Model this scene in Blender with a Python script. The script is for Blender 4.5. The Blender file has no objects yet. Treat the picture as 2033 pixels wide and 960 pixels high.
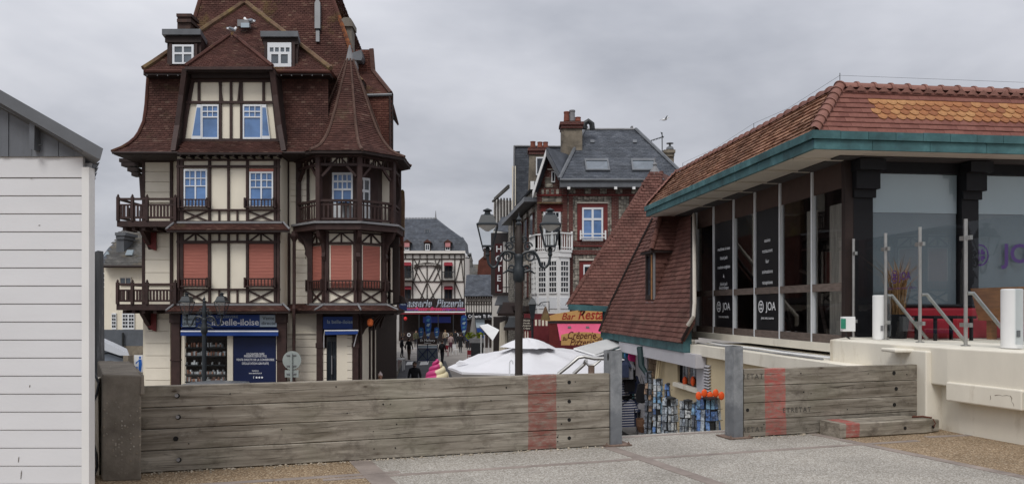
import bpy, bmesh, math, random
from mathutils import Vector, Matrix
random.seed(7)
R = math.radians
V = Vector
sc = bpy.context.scene
# ---------------------------------------------------------------- camera
CZ, FP, U0, V0, W, H = 1.6, 1500.0, 1016.5, 610.0, 2033.0, 960.0
CAM = V((0, 0, CZ))
cd = bpy.data.cameras.new('camera'); cam = bpy.data.objects.new('camera', cd)
sc.collection.objects.link(cam); sc.camera = cam
cam.location = CAM; cam.rotation_euler = (R(90), 0, 0)
cd.sensor_width = 36; cd.lens = 36 * FP / W; cd.shift_y = (V0 - H / 2) / W
cd.clip_start = .05; cd.clip_end = 4000
# ---------------------------------------------------------------- sky, sun, exposure
SUN_EL, SUN_AZ = R(52), R(200)          # behind the camera, a little to the left
wd = bpy.data.worlds.new('World'); sc.world = wd; wd.use_nodes = True
nt = wd.node_tree; nt.nodes.clear()
def wn(t, **k):
    n = nt.nodes.new(t)
    for a, b in k.items(): setattr(n, a, b)
    return n
L = nt.links.new
out = wn('ShaderNodeOutputWorld'); bg = wn('ShaderNodeBackground')
sky = wn('ShaderNodeTexSky', sky_type='NISHITA', sun_disc=False, sun_elevation=SUN_EL, sun_rotation=SUN_AZ)
tc = wn('ShaderNodeTexCoord'); sx = wn('ShaderNodeSeparateXYZ'); L(tc.outputs['Generated'], sx.inputs[0])
def wmath(op, a, b=None):
    n = wn('ShaderNodeMath', operation=op)
    for i, x in enumerate((a, b)):
        if x is None: continue
        if isinstance(x, (int, float)): n.inputs[i].default_value = x
        else: L(x, n.inputs[i])
    return n.outputs[0]
zc = wmath('MAXIMUM', sx.outputs[2], 0.0)
den = wmath('ADD', zc, .22)
cx = wmath('DIVIDE', sx.outputs[0], den); cy = wmath('DIVIDE', sx.outputs[1], den)
cmb = wn('ShaderNodeCombineXYZ'); L(cx, cmb.inputs[0]); L(cy, cmb.inputs[1]); cmb.inputs[2].default_value = 3.7
def wnoise(scale, detail, rough, dist):
    n = wn('ShaderNodeTexNoise'); L(cmb.outputs[0], n.inputs['Vector'])
    n.inputs['Scale'].default_value = scale; n.inputs['Detail'].default_value = detail
    n.inputs['Roughness'].default_value = rough; n.inputs['Distortion'].default_value = dist
    return n.outputs['Fac']
n1 = wnoise(.62, 6, .52, .35); n2 = wnoise(1.7, 5, .55, .2)
nm = wmath('ADD', wmath('MULTIPLY', n1, .7), wmath('MULTIPLY', n2, .3))
ramp = wn('ShaderNodeValToRGB'); L(nm, ramp.inputs[0])
e = ramp.color_ramp.elements
e[0].position = .36; e[0].color = (2.75, 2.88, 3.25, 1)
e[1].position = .64; e[1].color = (5.6, 5.65, 5.95, 1)
m = e.new(.5); m.color = (4.2, 4.3, 4.68, 1)
gr = wmath('ADD', wmath('MULTIPLY', zc, 1.15), .80)      # overcast: the zenith is brighter than the horizon
gm = wn('ShaderNodeMixRGB', blend_type='MULTIPLY'); gm.inputs[0].default_value = 1
L(ramp.outputs[0], gm.inputs[1]); L(gr, gm.inputs[2])
mx = wn('ShaderNodeMixRGB'); mx.inputs[0].default_value = .97
L(sky.outputs[0], mx.inputs[1]); L(gm.outputs[0], mx.inputs[2])
L(mx.outputs[0], bg.inputs[0]); bg.inputs[1].default_value = .115
L(bg.outputs[0], out.inputs[0])
sl = bpy.data.lights.new('sun', 'SUN'); sl.energy = 1.5; sl.angle = R(22); sl.color = (1, .975, .94)
so = bpy.data.objects.new('sun', sl); sc.collection.objects.link(so)
sd = V((math.sin(SUN_AZ) * math.cos(SUN_EL), math.cos(SUN_AZ) * math.cos(SUN_EL), math.sin(SUN_EL)))
so.rotation_euler = sd.to_track_quat('Z', 'Y').to_euler(); so.location = (0, -20, 40)
sc.view_settings.view_transform = 'Standard'; sc.view_settings.look = 'None'
sc.view_settings.gamma = 1; sc.view_settings.use_curve_mapping = False
sc.view_settings.exposure = 0.18
try:
    sc.cycles.max_bounces = 6; sc.cycles.transparent_max_bounces = 12; sc.cycles.caustics_reflective = False; sc.cycles.caustics_refractive = False
    sc.cycles.use_denoising = True
except Exception: pass
# ---------------------------------------------------------------- geometry helpers
COL = sc.collection
def ray(u, v): return V(((u - U0) / FP, 1, (V0 - v) / FP))
def at(u, v, Y): return CAM + ray(u, v) * Y
def gnd(u, v, z=0.0):
    Y = (CZ - z) * FP / (v - V0); return V(((u - U0) / FP * Y, Y, z))
def UX(u, Y): return (u - U0) / FP * Y
def VZ(v, Y): return CZ + (V0 - v) / FP * Y
class Plane:
    def __init__(s, p, n): s.p = V(p); s.n = V(n).normalized()
    def at(s, u, v, off=0.0):
        r = ray(u, v); d = s.n.dot(s.p + s.n * off - CAM) / s.n.dot(r); return CAM + r * d
    def off(s, o): return Plane(s.p + s.n * o, s.n)
def front(Y): return Plane((0, Y, 0), (0, -1, 0))
class MB:
    def __init__(s): s.v = []; s.f = []
    def poly(s, pts):
        b = len(s.v); s.v += [tuple(p) for p in pts]; s.f.append(tuple(range(b, b + len(pts)))); return s
    def slab(s, pts, off):
        off = V(off); n = len(pts); b = len(s.v)
        s.v += [tuple(p) for p in pts] + [tuple(V(p) + off) for p in pts]
        s.f.append(tuple(range(b, b + n))[::-1]); s.f.append(tuple(range(b + n, b + 2 * n)))
        for i in range(n):
            j = (i + 1) % n; s.f.append((b + i, b + j, b + n + j, b + n + i))
        return s
    def box(s, x0, x1, y0, y1, z0, z1):
        return s.slab([(x0, y0, z0), (x1, y0, z0), (x1, y1, z0), (x0, y1, z0)], (0, 0, z1 - z0))
    def bar(s, p, q, w, t, n):
        p = V(p); q = V(q); n = V(n).normalized(); d = (q - p).normalized(); k = n.cross(d).normalized() * (w / 2)
        return s.slab([p - k, q - k, q + k, p + k], n * t)
    def obox(s, c, ax, ay, az):       # centre, three half vectors
        c = V(c); ax = V(ax); ay = V(ay); az = V(az)
        return s.slab([c - ax - ay - az, c + ax - ay - az, c + ax + ay - az, c - ax + ay - az], az * 2)
    def tube(s, pts, r, n=8, cap=True):
        pts = [V(p) for p in pts]; rs = r if isinstance(r, (list, tuple)) else [r] * len(pts)
        rings = []; prev = None
        for i, p in enumerate(pts):
            d = (pts[min(i + 1, len(pts) - 1)] - pts[max(i - 1, 0)]).normalized()
            if prev is None:
                a = V((0, 0, 1)) if abs(d.z) < .9 else V((1, 0, 0)); k = d.cross(a).normalized()
            else:
                k = prev - d * prev.dot(d); k.normalize()
            prev = k; l = d.cross(k); b = len(s.v)
            for j in range(n):
                a = 2 * math.pi * j / n; s.v.append(tuple(p + (k * math.cos(a) + l * math.sin(a)) * rs[i]))
            rings.append(b)
        for a, b in zip(rings, rings[1:]):
            for j in range(n):
                j2 = (j + 1) % n; s.f.append((a + j, a + j2, b + j2, b + j))
        if cap:
            s.f.append(tuple(range(rings[0], rings[0] + n))[::-1]); s.f.append(tuple(range(rings[-1], rings[-1] + n)))
        return s
    def lathe(s, c, prof, n=12, ph=0.0, cap=True):
        c = V(c); rings = []
        for r, z in prof:
            b = len(s.v); rings.append(b)
            for j in range(n):
                a = 2 * math.pi * j / n + ph; s.v.append((c.x + r * math.cos(a), c.y + r * math.sin(a), c.z + z))
        for a, b in zip(rings, rings[1:]):
            for j in range(n):
                j2 = (j + 1) % n; s.f.append((a + j, a + j2, b + j2, b + j))
        if cap:
            s.f.append(tuple(range(rings[0], rings[0] + n))[::-1]); s.f.append(tuple(range(rings[-1], rings[-1] + n)))
        return s
    def ball(s, c, rx, ry, rz, n=10, m=6):
        prof = []
        c = V(c); b0 = len(s.v); s.v.append((c.x, c.y, c.z - rz))
        for i in range(1, m):
            a = -math.pi / 2 + math.pi * i / m
            for j in range(n):
                q = 2 * math.pi * j / n
                s.v.append((c.x + rx * math.cos(a) * math.cos(q), c.y + ry * math.cos(a) * math.sin(q), c.z + rz * math.sin(a)))
        s.v.append((c.x, c.y, c.z + rz)); top = len(s.v) - 1
        for j in range(n):
            j2 = (j + 1) % n
            s.f.append((b0, b0 + 1 + j2, b0 + 1 + j)); s.f.append((top, top - n + j, top - n + j2))
            for i in range(m - 2):
                a = b0 + 1 + i * n; s.f.append((a + j, a + j2, a + n + j2, a + n + j))
        return s
    def build(s, name, mat, parent=None, smooth=False, local=False, fix=True):
        o3 = V((0, 0, 0)) if (parent is None or local) else wloc(parent)
        me = bpy.data.meshes.new(name)
        me.from_pydata([tuple(V(p) - o3) for p in s.v], [], s.f)
        if fix:
            b = bmesh.new(); b.from_mesh(me); bmesh.ops.recalc_face_normals(b, faces=b.faces); b.to_mesh(me); b.free()
        if smooth:
            me.polygons.foreach_set('use_smooth', [True] * len(me.polygons))
            try: me.set_sharp_from_angle(angle=R(38))
            except Exception: pass
        me.materials.append(mat)
        return link(name, me, parent)
def wloc(o):
    l = V((0, 0, 0))
    while o is not None: l = l + o.location; o = o.parent
    return l
def link(name, me, parent=None):
    o = bpy.data.objects.new(name, me); COL.objects.link(o)
    if parent is not None: o.parent = parent
    return o
def tag(o, label=None, cat=None, group=None, kind=None):
    if label: o['label'] = label
    if cat: o['category'] = cat
    if group: o['group'] = group
    if kind: o['kind'] = kind
    return o
def thing(name, label, cat, loc=(0, 0, 0), group=None, rz=0.0):
    o = bpy.data.objects.new(name, None); COL.objects.link(o); o.location = loc; o.rotation_euler.z = rz
    o.empty_display_size = .2
    return tag(o, label, cat, group, 'thing')
def copy_tree(o, parent=None):
    c = o.copy(); COL.objects.link(c); c.parent = parent
    for ch in list(o.children): copy_tree(ch, c)
    return c
def text(name, body, mat, parent, origin, right, up, size, ext=.004, align='CENTER', shear=0.0, offset=0.0, spacing=1.0, xs=1.0):
    cu = bpy.data.curves.new(name, 'FONT'); cu.body = body; cu.size = 1; cu.align_x = align; cu.align_y = 'CENTER'
    cu.extrude = 0; cu.shear = shear; cu.offset = offset; cu.space_character = spacing; cu.resolution_u = 3
    tmp = bpy.data.objects.new('tmp', cu); COL.objects.link(tmp)
    dg = bpy.context.evaluated_depsgraph_get(); me = bpy.data.meshes.new_from_object(tmp.evaluated_get(dg)); me.name = name
    bpy.data.objects.remove(tmp)
    r = V(right).normalized(); u = V(up).normalized(); n = r.cross(u)
    mtx = Matrix(((r.x * xs, u.x, n.x, 0), (r.y * xs, u.y, n.y, 0), (r.z * xs, u.z, n.z, 0), (0, 0, 0, 1)))
    me.transform(Matrix.Diagonal((size, size, size, 1))); me.transform(mtx)
    o3 = V(origin) - wloc(parent) + n * ext
    me.transform(Matrix.Translation(o3)); me.materials.clear(); me.materials.append(mat)
    return link(name, me, parent)
def inpoly(p, poly):
    x, y = p; c = False; j = len(poly) - 1
    for i in range(len(poly)):
        xi, yi = poly[i]; xj, yj = poly[j]
        if (yi > y) != (yj > y) and x < (xj - xi) * (y - yi) / (yj - yi) + xi: c = not c
        j = i
    return c
def tile_plane(pts, adir, n, tw, ch, th, mat, name, parent, stagger=True, jit=.25, skip=None):
    """plain tiles laid in courses over the planar polygon pts (3D); adir = along the eave, n = outward normal"""
    a = V(adir).normalized(); n = V(n).normalized(); b = n.cross(a).normalized()
    if b.z < 0: b = -b
    P0 = V(pts[0]); q = [((V(p) - P0).dot(a), (V(p) - P0).dot(b)) for p in pts]
    a0 = min(x for x, y in q); a1 = max(x for x, y in q); b0 = min(y for x, y in q); b1 = max(y for x, y in q)
    mb = MB(); rows = int((b1 - b0) / ch) + 1
    for r in range(rows):
        y = b0 + r * ch; sh = (r % 2) * tw / 2 if stagger else 0
        for c in range(-1, int((a1 - a0) / tw) + 2):
            x = a0 + c * tw + sh
            if not inpoly((x + tw / 2, y + ch * .45), q): continue
            if skip and skip(x + tw / 2 - a0, r): continue
            g = tw * .03; l = th * (1 + random.uniform(-jit, jit)); l2 = th * (1 + random.uniform(-jit, jit)); dy = random.uniform(-.06, .06) * ch
            x0, x1 = max(x + g, a0 - .02), min(x + tw - g, a1 + .02)
            def pt(xx, yy, h): return P0 + a * xx + b * yy + n * h
            A, B = pt(x0, y + dy, l), pt(x1, y + dy, l2); C, D = pt(x1, y + ch * 1.05, th * .15), pt(x0, y + ch * 1.05, th * .15)
            E, G = pt(x0, y + dy, -.01), pt(x1, y + dy, -.01); k = len(mb.v)
            mb.v += [tuple(p) for p in (A, B, C, D, E, G)]
            mb.f += [(k, k + 1, k + 2, k + 3), (k, k + 4, k + 5, k + 1)]
    o = mb.build(name, mat, parent, fix=False); o['kind'] = 'stuff'; return o
def tile_surf(S, ns, nt_, th, mat, name, parent, jit=.3):
    """tiles over a curved surface S(s,t), t up the slope"""
    mb = MB(); h = 1e-3
    for r in range(nt_):
        for c in range(ns + 1):
            sh = .5 if r % 2 else 0
            s0, s1 = max(0, (c - sh) / ns), min(1, (c + 1 - sh) / ns)
            if s1 - s0 < 1e-4: continue
            t0, t1 = r / nt_, min(1, (r + 1.05) / nt_)
            sm, tm = (s0 + s1) / 2, t0
            n = (S(min(1, sm + h), tm) - S(max(0, sm - h), tm)).cross(S(sm, min(1, tm + h)) - S(sm, max(0, tm - h))).normalized()
            l = th * (1 + random.uniform(-jit, jit)); l2 = th * (1 + random.uniform(-jit, jit)); g = (s1 - s0) * .03
            A, B, C, D = S(s0 + g, t0), S(s1 - g, t0), S(s1 - g, t1), S(s0 + g, t1); k = len(mb.v)
            mb.v += [tuple(A + n * l), tuple(B + n * l2), tuple(C + n * th * .1), tuple(D + n * th * .1), tuple(A - n * .01), tuple(B - n * .01)]
            mb.f += [(k, k + 1, k + 2, k + 3), (k, k + 4, k + 5, k + 1)]
    o = mb.build(name, mat, parent, fix=False); o['kind'] = 'stuff'; return o
def lerp(a, b, t): return a + (b - a) * t
def curve(tab, x):
    for (x0, y0), (x1, y1) in zip(tab, tab[1:]):
        if x <= x1: return lerp(y0, y1, 0 if x1 == x0 else max(0, (x - x0) / (x1 - x0)))
    return tab[-1][1]
# ---------------------------------------------------------------- materials
class NT:
    def __init__(s, name):
        s.m = bpy.data.materials.new(name); s.m.use_nodes = True; s.t = s.m.node_tree; s.b = s.t.nodes['Principled BSDF']; s.o = s.t.nodes['Material Output']
    def n(s, t, **k):
        x = s.t.nodes.new(t)
        for a, b in k.items(): setattr(x, a, b)
        return x
    def l(s, a, b): s.t.links.new(a, b)
    def coord(s, sx=1, sy=1, sz=1, kind='Object'):
        c = s.n('ShaderNodeTexCoord'); mp = s.n('ShaderNodeMapping'); s.l(c.outputs[kind], mp.inputs[0]); mp.inputs['Scale'].default_value = (sx, sy, sz); return mp.outputs[0]
    def noise(s, co, scale, detail=4, rough=.55, dist=0):
        x = s.n('ShaderNodeTexNoise'); s.l(co, x.inputs['Vector']); x.inputs['Scale'].default_value = scale; x.inputs['Detail'].default_value = detail
        x.inputs['Roughness'].default_value = rough; x.inputs['Distortion'].default_value = dist; return x.outputs['Fac']
    def ramp(s, f, stops):
        r = s.n('ShaderNodeValToRGB'); s.l(f, r.inputs[0]); e = r.color_ramp.elements
        for i, (p, c) in enumerate(stops):
            x = e[i] if i < 2 else e.new(p)
            x.position = p; x.color = (*c, 1) if not isinstance(c, (int, float)) else (c, c, c, 1)
        return r.outputs[0]
    def mix(s, f, a, b, mode='MIX'):
        x = s.n('ShaderNodeMixRGB', blend_type=mode)
        for i, v in enumerate((f, a, b)):
            if isinstance(v, (int, float)): x.inputs[i].default_value = v if i == 0 else (v, v, v, 1)
            elif isinstance(v, tuple): x.inputs[i].default_value = (*v, 1)
            else: s.l(v, x.inputs[i])
        return x.outputs[0]
    def math(s, op, a, b=0.0):
        x = s.n('ShaderNodeMath', operation=op)
        for i, v in enumerate((a, b)):
            if isinstance(v, (int, float)): x.inputs[i].default_value = v
            else: s.l(v, x.inputs[i])
        return x.outputs[0]
    def bump(s, h, st=.3, d=.02):
        x = s.n('ShaderNodeBump'); s.l(h, x.inputs['Height']); x.inputs['Strength'].default_value = st; x.inputs['Distance'].default_value = d; s.l(x.outputs[0], s.b.inputs['Normal'])
    def island(s): return s.n('ShaderNodeNewGeometry').outputs['Random Per Island']
    def rand(s): return s.n('ShaderNodeObjectInfo').outputs['Random']
    def fin(s, col, rough=.7, spec=.3, metal=0.0):
        if isinstance(col, tuple): s.b.inputs['Base Color'].default_value = (*col, 1)
        else: s.l(col, s.b.inputs['Base Color'])
        if isinstance(rough, (int, float)): s.b.inputs['Roughness'].default_value = rough
        else: s.l(rough, s.b.inputs['Roughness'])
        s.b.inputs['Specular IOR Level'].default_value = spec; s.b.inputs['Metallic'].default_value = metal; return s.m
def mat(name, c, rough=.7, var=.18, scale=2.5, bump=0.0, bscale=40, isl=0.0, rnd=0.0, spec=.3, metal=0.0, stain=None, st=(1, 1, 1)):
    k = NT(name); co = k.coord(*st); f = k.noise(co, scale, 6, .6)
    lo = tuple(x * (1 - var) for x in c); hi = tuple(min(1, x * (1 + var)) for x in c)
    col = k.ramp(f, [(.3, lo), (.7, hi)])
    if stain:
        sc_, s, a, b = stain; col = k.mix(k.ramp(k.noise(co, s, 6, .65), [(a, 0), (b, 1)]), col, sc_)
    if isl: col = k.mix(1, col, k.ramp(k.island(), [(0, 1 - isl), (1, 1 + isl)]), 'MULTIPLY')
    if rnd: col = k.mix(1, col, k.ramp(k.rand(), [(0, 1 - rnd), (1, 1 + rnd)]), 'MULTIPLY')
    if bump: k.bump(k.noise(co, bscale, 4, .6), bump, .02)
    return k.fin(col, rough, spec, metal)
def tilemat(name, stops, moss=None, mossr=(.55, .7), ms=.9, rough=.8):
    k = NT(name); co = k.coord(); col = k.ramp(k.island(), stops)
    col = k.mix(1, col, k.ramp(k.noise(co, 1.3, 6, .6), [(.3, .62), (.7, 1.25)]), 'MULTIPLY')
    col = k.mix(.6, col, k.ramp(k.noise(co, 22, 4, .6), [(.3, .7), (.7, 1.25)]), 'MULTIPLY')
    if moss: col = k.mix(k.ramp(k.noise(co, ms, 7, .7), [(mossr[0], 0), (mossr[1], .85)]), col, moss)
    k.bump(k.noise(co, 30, 4), .25, .02); return k.fin(col, rough, .2)
m_cream = mat('cream_render', (.76, .70, .575), .85, .06, 1.2, .12, 45, stain=((.46, .40, .31), 1.3, .60, .92), st=(1, 1, .45))
m_board = mat('cream_board', (.75, .69, .575), .75, .06, 1.5, .06, 30, rnd=.05, stain=((.45, .40, .32), 1.1, .64, .95))
m_timber = mat('brown_timber', (.038, .019, .016), .62, .3, 5, .15, 50, rnd=.16, spec=.35)
m_dkbrown = mat('dark_brown_wood', (.022, .013, .011), .65, .25, 4, .1, 50)
m_htile = tilemat('house_tile', [(0, (.062, .027, .0215)), (.5, (.076, .033, .026)), (.88, (.092, .042, .033)), (1, (.13, .078, .06))], (.10, .075, .04), (.58, .80), .8)
m_htile_up = tilemat('upper_house_tile', [(0, (.074, .030, .024)), (.6, (.088, .037, .029)), (.92, (.105, .047, .036)), (1, (.15, .09, .065))], (.14, .105, .03), (.55, .74), .7)
m_hip = mat('mossy_hip', (.13, .08, .05), .9, .35, 3, .4, 20, stain=((.20, .155, .05), 1.6, .48, .75))
m_lead = mat('lead_flashing', (.20, .20, .205), .55, .2, 3, .1, 20)
m_zinc = mat('grey_zinc', (.105, .112, .122), .45, .22, 2, .05, 12, spec=.5, stain=((.2, .2, .2), 3, .66, .8))
m_slate = tilemat('slate', [(0, (.055, .062, .075)), (.5, (.07, .078, .093)), (1, (.09, .098, .113))], rough=.55)
m_slateold = tilemat('old_slate', [(0, (.085, .082, .078)), (1, (.13, .125, .115))], (.15, .12, .07), (.5, .7), .5)
m_white = mat('white_paint', (.74, .74, .73), .5, .05, 2)
m_winwhite = mat('window_white', (.70, .72, .74), .4, .04, 2)
def panemat(name, c, rough=.06, var=.25):
    k = NT(name); co = k.coord(); f = k.noise(co, 1.6, 3, .5, .6)
    col = k.ramp(f, [(.3, tuple(x * (1 - var) for x in c)), (.7, tuple(x * (1 + var) for x in c))]); col = k.mix(1, col, k.ramp(k.rand(), [(0, .8), (1, 1.15)]), 'MULTIPLY')
    return k.fin(col, rough, .6)
m_skyrefl_pane = panemat('blue_pane', (.11, .205, .40))  # blue sky reflection put into the base colour of the panes
m_dark_pane = panemat('dark_pane', (.022, .027, .034))
m_grey_pane = panemat('grey_pane', (.10, .12, .14))
def blindmat():
    k = NT('red_blind'); co = k.coord(); w = k.n('ShaderNodeTexWave', wave_type='BANDS', bands_direction='Z'); k.l(co, w.inputs[0]); w.inputs['Scale'].default_value = 6.2
    col = k.mix(w.outputs['Fac'], (.30, .10, .075), (.44, .155, .115)); col = k.mix(.5, col, k.ramp(k.noise(k.coord(1, 1, 8), 2, 4), [(.3, .75), (.7, 1.2)]), 'MULTIPLY')
    k.bump(w.outputs['Fac'], .4, .02); return k.fin(col, .65)
m_blind = blindmat()
m_blue = mat('sign_blue', (.014, .045, .20), .45, .06, 2)
m_navy = mat('navy_panel', (.009, .016, .058), .4, .06, 2)
m_signgrey = mat('sign_grey_blue', (.36, .43, .48), .5, .05, 2)
m_lettw = mat('white_letter', (.75, .76, .78), .5, .03)
m_lettk = mat('black_letter', (.03, .03, .035), .6, .05)
m_red = mat('oxblood_paint', (.14, .022, .02), .6, .2, 4)
m_iron = mat('dark_iron', (.020, .022, .024), .5, .2, 4, .1, 30, spec=.4)
m_lampiron = mat('lamp_green_iron', (.016, .021, .025), .45, .2, 4, .05, 30, spec=.45)
m_pole = mat('brown_pole', (.034, .025, .02), .55, .25, 4, .15, 25, spec=.4)
# ================================================================ ground and promenade
GZ = -2.5
def aggregate(name, stops, scale=75, rough=.85):
    k = NT(name); co = k.coord()
    vo = k.n('ShaderNodeTexVoronoi'); k.l(co, vo.inputs['Vector']); vo.inputs['Scale'].default_value = scale; vo.inputs['Randomness'].default_value = 1
    sp = k.n('ShaderNodeSeparateColor'); k.l(vo.outputs['Color'], sp.inputs[0])
    col = k.ramp(sp.outputs[0], stops)
    col = k.mix(k.ramp(vo.outputs['Distance'], [(.45, 0), (.8, .7)]), col, tuple(x * .5 for x in stops[0][1]))
    col = k.mix(.8, col, k.ramp(k.noise(co, .9, 7, .62), [(.3, .72), (.7, 1.15)]), 'MULTIPLY')
    col = k.mix(k.ramp(k.noise(co, 2.3, 7, .7), [(.6, 0), (.8, .45)]), col, tuple(x * .6 for x in stops[0][1]))
    k.bump(k.math('SUBTRACT', 1.0, vo.outputs['Distance']), .55, .012); return k.fin(col, rough, .25)
m_gravgrey = aggregate('grey_aggregate', [(0, (.28, .25, .21)), (.45, (.37, .345, .30)), (.8, (.46, .43, .385)), (1, (.56, .53, .475))])
m_gravtan = aggregate('tan_aggregate', [(0, (.17, .115, .068)), (.4, (.29, .205, .125)), (.8, (.39, .29, .185)), (1, (.52, .43, .31))], 70)
m_strip = mat('paving_strip', (.24, .20, .175), .85, .25, 3, .25, 60, rnd=.08, stain=((.11, .09, .08), 2, .55, .75))
m_conc = mat('old_concrete', (.17, .15, .125), .9, .25, 2, .3, 30)
m_asph = mat('asphalt', (.075, .075, .08), .85, .25, 1.2, .3, 60)
m_brickpave = mat('red_brown_paving', (.16, .105, .09), .85, .2, 1.5, .2, 40)
m_plaza = mat('plaza_paving', (.22, .20, .18), .85, .2, 1.0, .1, 40)
mb = MB(); mb.poly([(-2500, -60, GZ - .03), (2500, -60, GZ - .03), (2500, 3200, GZ - .03), (-2500, 3200, GZ - .03)])
tag(mb.build('ground', m_plaza, fix=False), 'flat grey town ground reaching to the horizon', 'ground', kind='structure')
fd = V((.9546, .2979, 0)); fn = V((-.2979, .9546, 0)); gd = V((.385, -.923, 0))
E0 = V((1.41, 9.45, 0))
def isect(p, d, q, e_):
    den = d.x * e_.y - d.y * e_.x; t = ((q.x - p.x) * e_.y - (q.y - p.y) * e_.x) / den; return p + d * t
prom = thing('promenade', 'raised promenade deck of washed pebble concrete above the street', 'promenade', (0, 0, 0)); prom['kind'] = 'structure'
PL, PR = E0 - fd * 30, E0 + fd * 12
far = V((0, 0, 0))
def nearpt(p): return p + gd * 22
mb = MB(); mb.slab([PL, PR, nearpt(PR), nearpt(PL)], (0, 0, -2.52)); mb.build('deck_slab', m_conc, prom)
pD = isect(E0, fd, V((-1.48, 7.62, 0)), gd); pC = isect(E0, fd, V((4.04, 8.99, 0)), gd); pB = isect(E0, fd, V((1.134, 8.57, 0)), gd)
def sheet(a, b, mt, name, z=.004):
    mb = MB(); up = V((0, 0, z)); mb.slab([a, b, nearpt(b), nearpt(a)], up); return mb.build(name, mt, prom)
sheet(PL, pD, m_gravtan, 'pebble_panel'); sheet(pD, pC, m_gravgrey, 'pebble_panel'); sheet(pC, PR, m_gravtan, 'pebble_panel')
def strip(p, d, l0, l1, w, z=.009):
    mb = MB(); k = V((-d.y, d.x, 0)).normalized() * (w / 2); n = max(1, int((l1 - l0) / .9)); 
    for i in range(n):
        a = p + d * lerp(l0, l1, i / n); b = p + d * (lerp(l0, l1, (i + 1) / n) - .006)
        MB().slab([a - k, b - k, b + k, a + k], (0, 0, z + random.uniform(-.001, .001))).build('paving_strip', m_strip, prom)
strip(pD, gd, .35, 8, .22); strip(pB, gd, .35, 8, .15); strip(pC, gd, .3, 8, .13)
pa = gnd(1000, 929); strip(pa, fd, -1.75, 5.2, .085, .0075); strip(gnd(560, 952), fd, -2.4, 1.1, .10, .0075)
strip(E0 - fn * .12, fd, -.2, 2.6, .09, .0075); strip(gnd(1960, 862), V((.975, .22, 0)), -.9, 1.2, .1, .0075)
# street below
ST = V((-.117, 1, 0)).normalized(); SX = V((1, .117, 0)).normalized()
def street_pt(x, y): return V((x - .117 * (y - 28), y, 0))
def sq(x0, x1, y0, y1, z): return [street_pt(x0, y0) + V((0, 0, z)), street_pt(x1, y0) + V((0, 0, z)), street_pt(x1, y1) + V((0, 0, z)), street_pt(x0, y1) + V((0, 0, z))]
KX = -4.83
ro = MB().slab(sq(KX, -1.6, 26, 58, GZ), (0, 0, .02)).build('road', m_asph); tag(ro, 'dark asphalt lane leading up the shopping street', 'road', kind='structure')
po = MB().slab(sq(-9, KX - .15, 22, 58, GZ), (0, 0, .12)).build('pavement', m_brickpave); tag(po, 'red brown pavement beside the half timbered corner house', 'pavement', kind='structure')
for i in range(30): MB().slab(sq(KX - .148, KX - .002, 24 + i, 24.98 + i, GZ), (0, 0, .13)).build('kerb_stone', m_conc, po)
for u0, u1 in ((805, 822), (833, 850)):
    a, b = gnd(u0, 724, GZ + .022), gnd(u1, 723, GZ + .022)
    MB().slab([a, b, b + V((-.3, 3.2, 0)), a + V((-.3, 3.2, 0))], (0, 0, .006)).build('painted_marking', m_white, ro)
# ================================================================ timber flood barriers
def plankmat(name, x0, x1, red, strength):
    k = NT(name); co = k.coord(.5, 3, 6); co1 = k.coord(); 
    f = k.noise(co, 2.3, 9, .6, .7); g = k.noise(k.coord(.12, 3, 16), 6, 6, .6, .15)
    col = k.ramp(f, [(.28, (.135, .112, .085)), (.44, (.235, .205, .165)), (.58, (.325, .29, .238)), (.74, (.45, .41, .345))])
    col = k.mix(.75, col, k.ramp(g, [(.30, .62), (.46, .95), (.62, 1.12)]), 'MULTIPLY')
    col = k.mix(k.ramp(k.noise(k.coord(1.2, 1, 3.2), 3.1, 7, .7, .5), [(.5, 0), (.66, .55)]), col, (.10, .082, .062))
    col = k.mix(k.ramp(k.noise(co1, 1.1, 6, .65), [(.5, 0), (.72, .4)]), col, (.165, .165, .11))
    col = k.mix(k.ramp(k.noise(co1, 3.2, 6, .7), [(.55, 0), (.72, .75)]), col, (.075, .06, .048))
    vo = k.n('ShaderNodeTexVoronoi'); k.l(k.coord(2.1, 1, 4.9), vo.inputs['Vector']); vo.inputs['Scale'].default_value = 1.1; vo.inputs['Randomness'].default_value = .9
    col = k.mix(k.ramp(vo.outputs['Distance'], [(.04, .9), (.075, .35), (.16, 0)]), col, (.06, .042, .03))
    col = k.mix(1, col, k.ramp(k.rand(), [(0, .74), (1, 1.0)]), 'MULTIPLY')
    sp = k.n('ShaderNodeSeparateXYZ'); k.l(k.coord(), sp.inputs[0])
    wob = k.math('ADD', sp.outputs[0], k.math('MULTIPLY', k.math('SUBTRACT', k.noise(co1, 9, 3), .5), .02))
    wob = k.math('ADD', wob, k.math('MULTIPLY', k.math('SUBTRACT', k.rand(), .5), .03))
    mk = k.math('MULTIPLY', k.math('GREATER_THAN', wob, x0), k.math('LESS_THAN', wob, x1))
    wear = k.ramp(k.noise(k.coord(1, 1, 3.5), 9, 8, .75), [(.36, .1), (.52, .75), (.62, 1)])
    fade = k.ramp(k.rand(), [(0, .55), (1, 1)])
    col = k.mix(k.math('MULTIPLY', k.math('MULTIPLY', mk, k.math('MULTIPLY', wear, fade)), strength), col, red)
    h = k.math('ADD', k.math('MULTIPLY', g, .6), f); k.bump(h, .35, .01); return k.fin(col, .85, .2)
m_hole = mat('bolt_hole_dark', (.012, .011, .010), .8, .2)
m_boltsteel = mat('bolt_steel', (.30, .30, .31), .4, .2, 8, metal=.7)
m_stencil = mat('stencil_black', (.075, .068, .058), .85, .45, 30)
FO = V((1.13, 8.73, 0)); frz = math.atan2(fd.y, fd.x)
fpl = Plane(FO, -fn)
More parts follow.
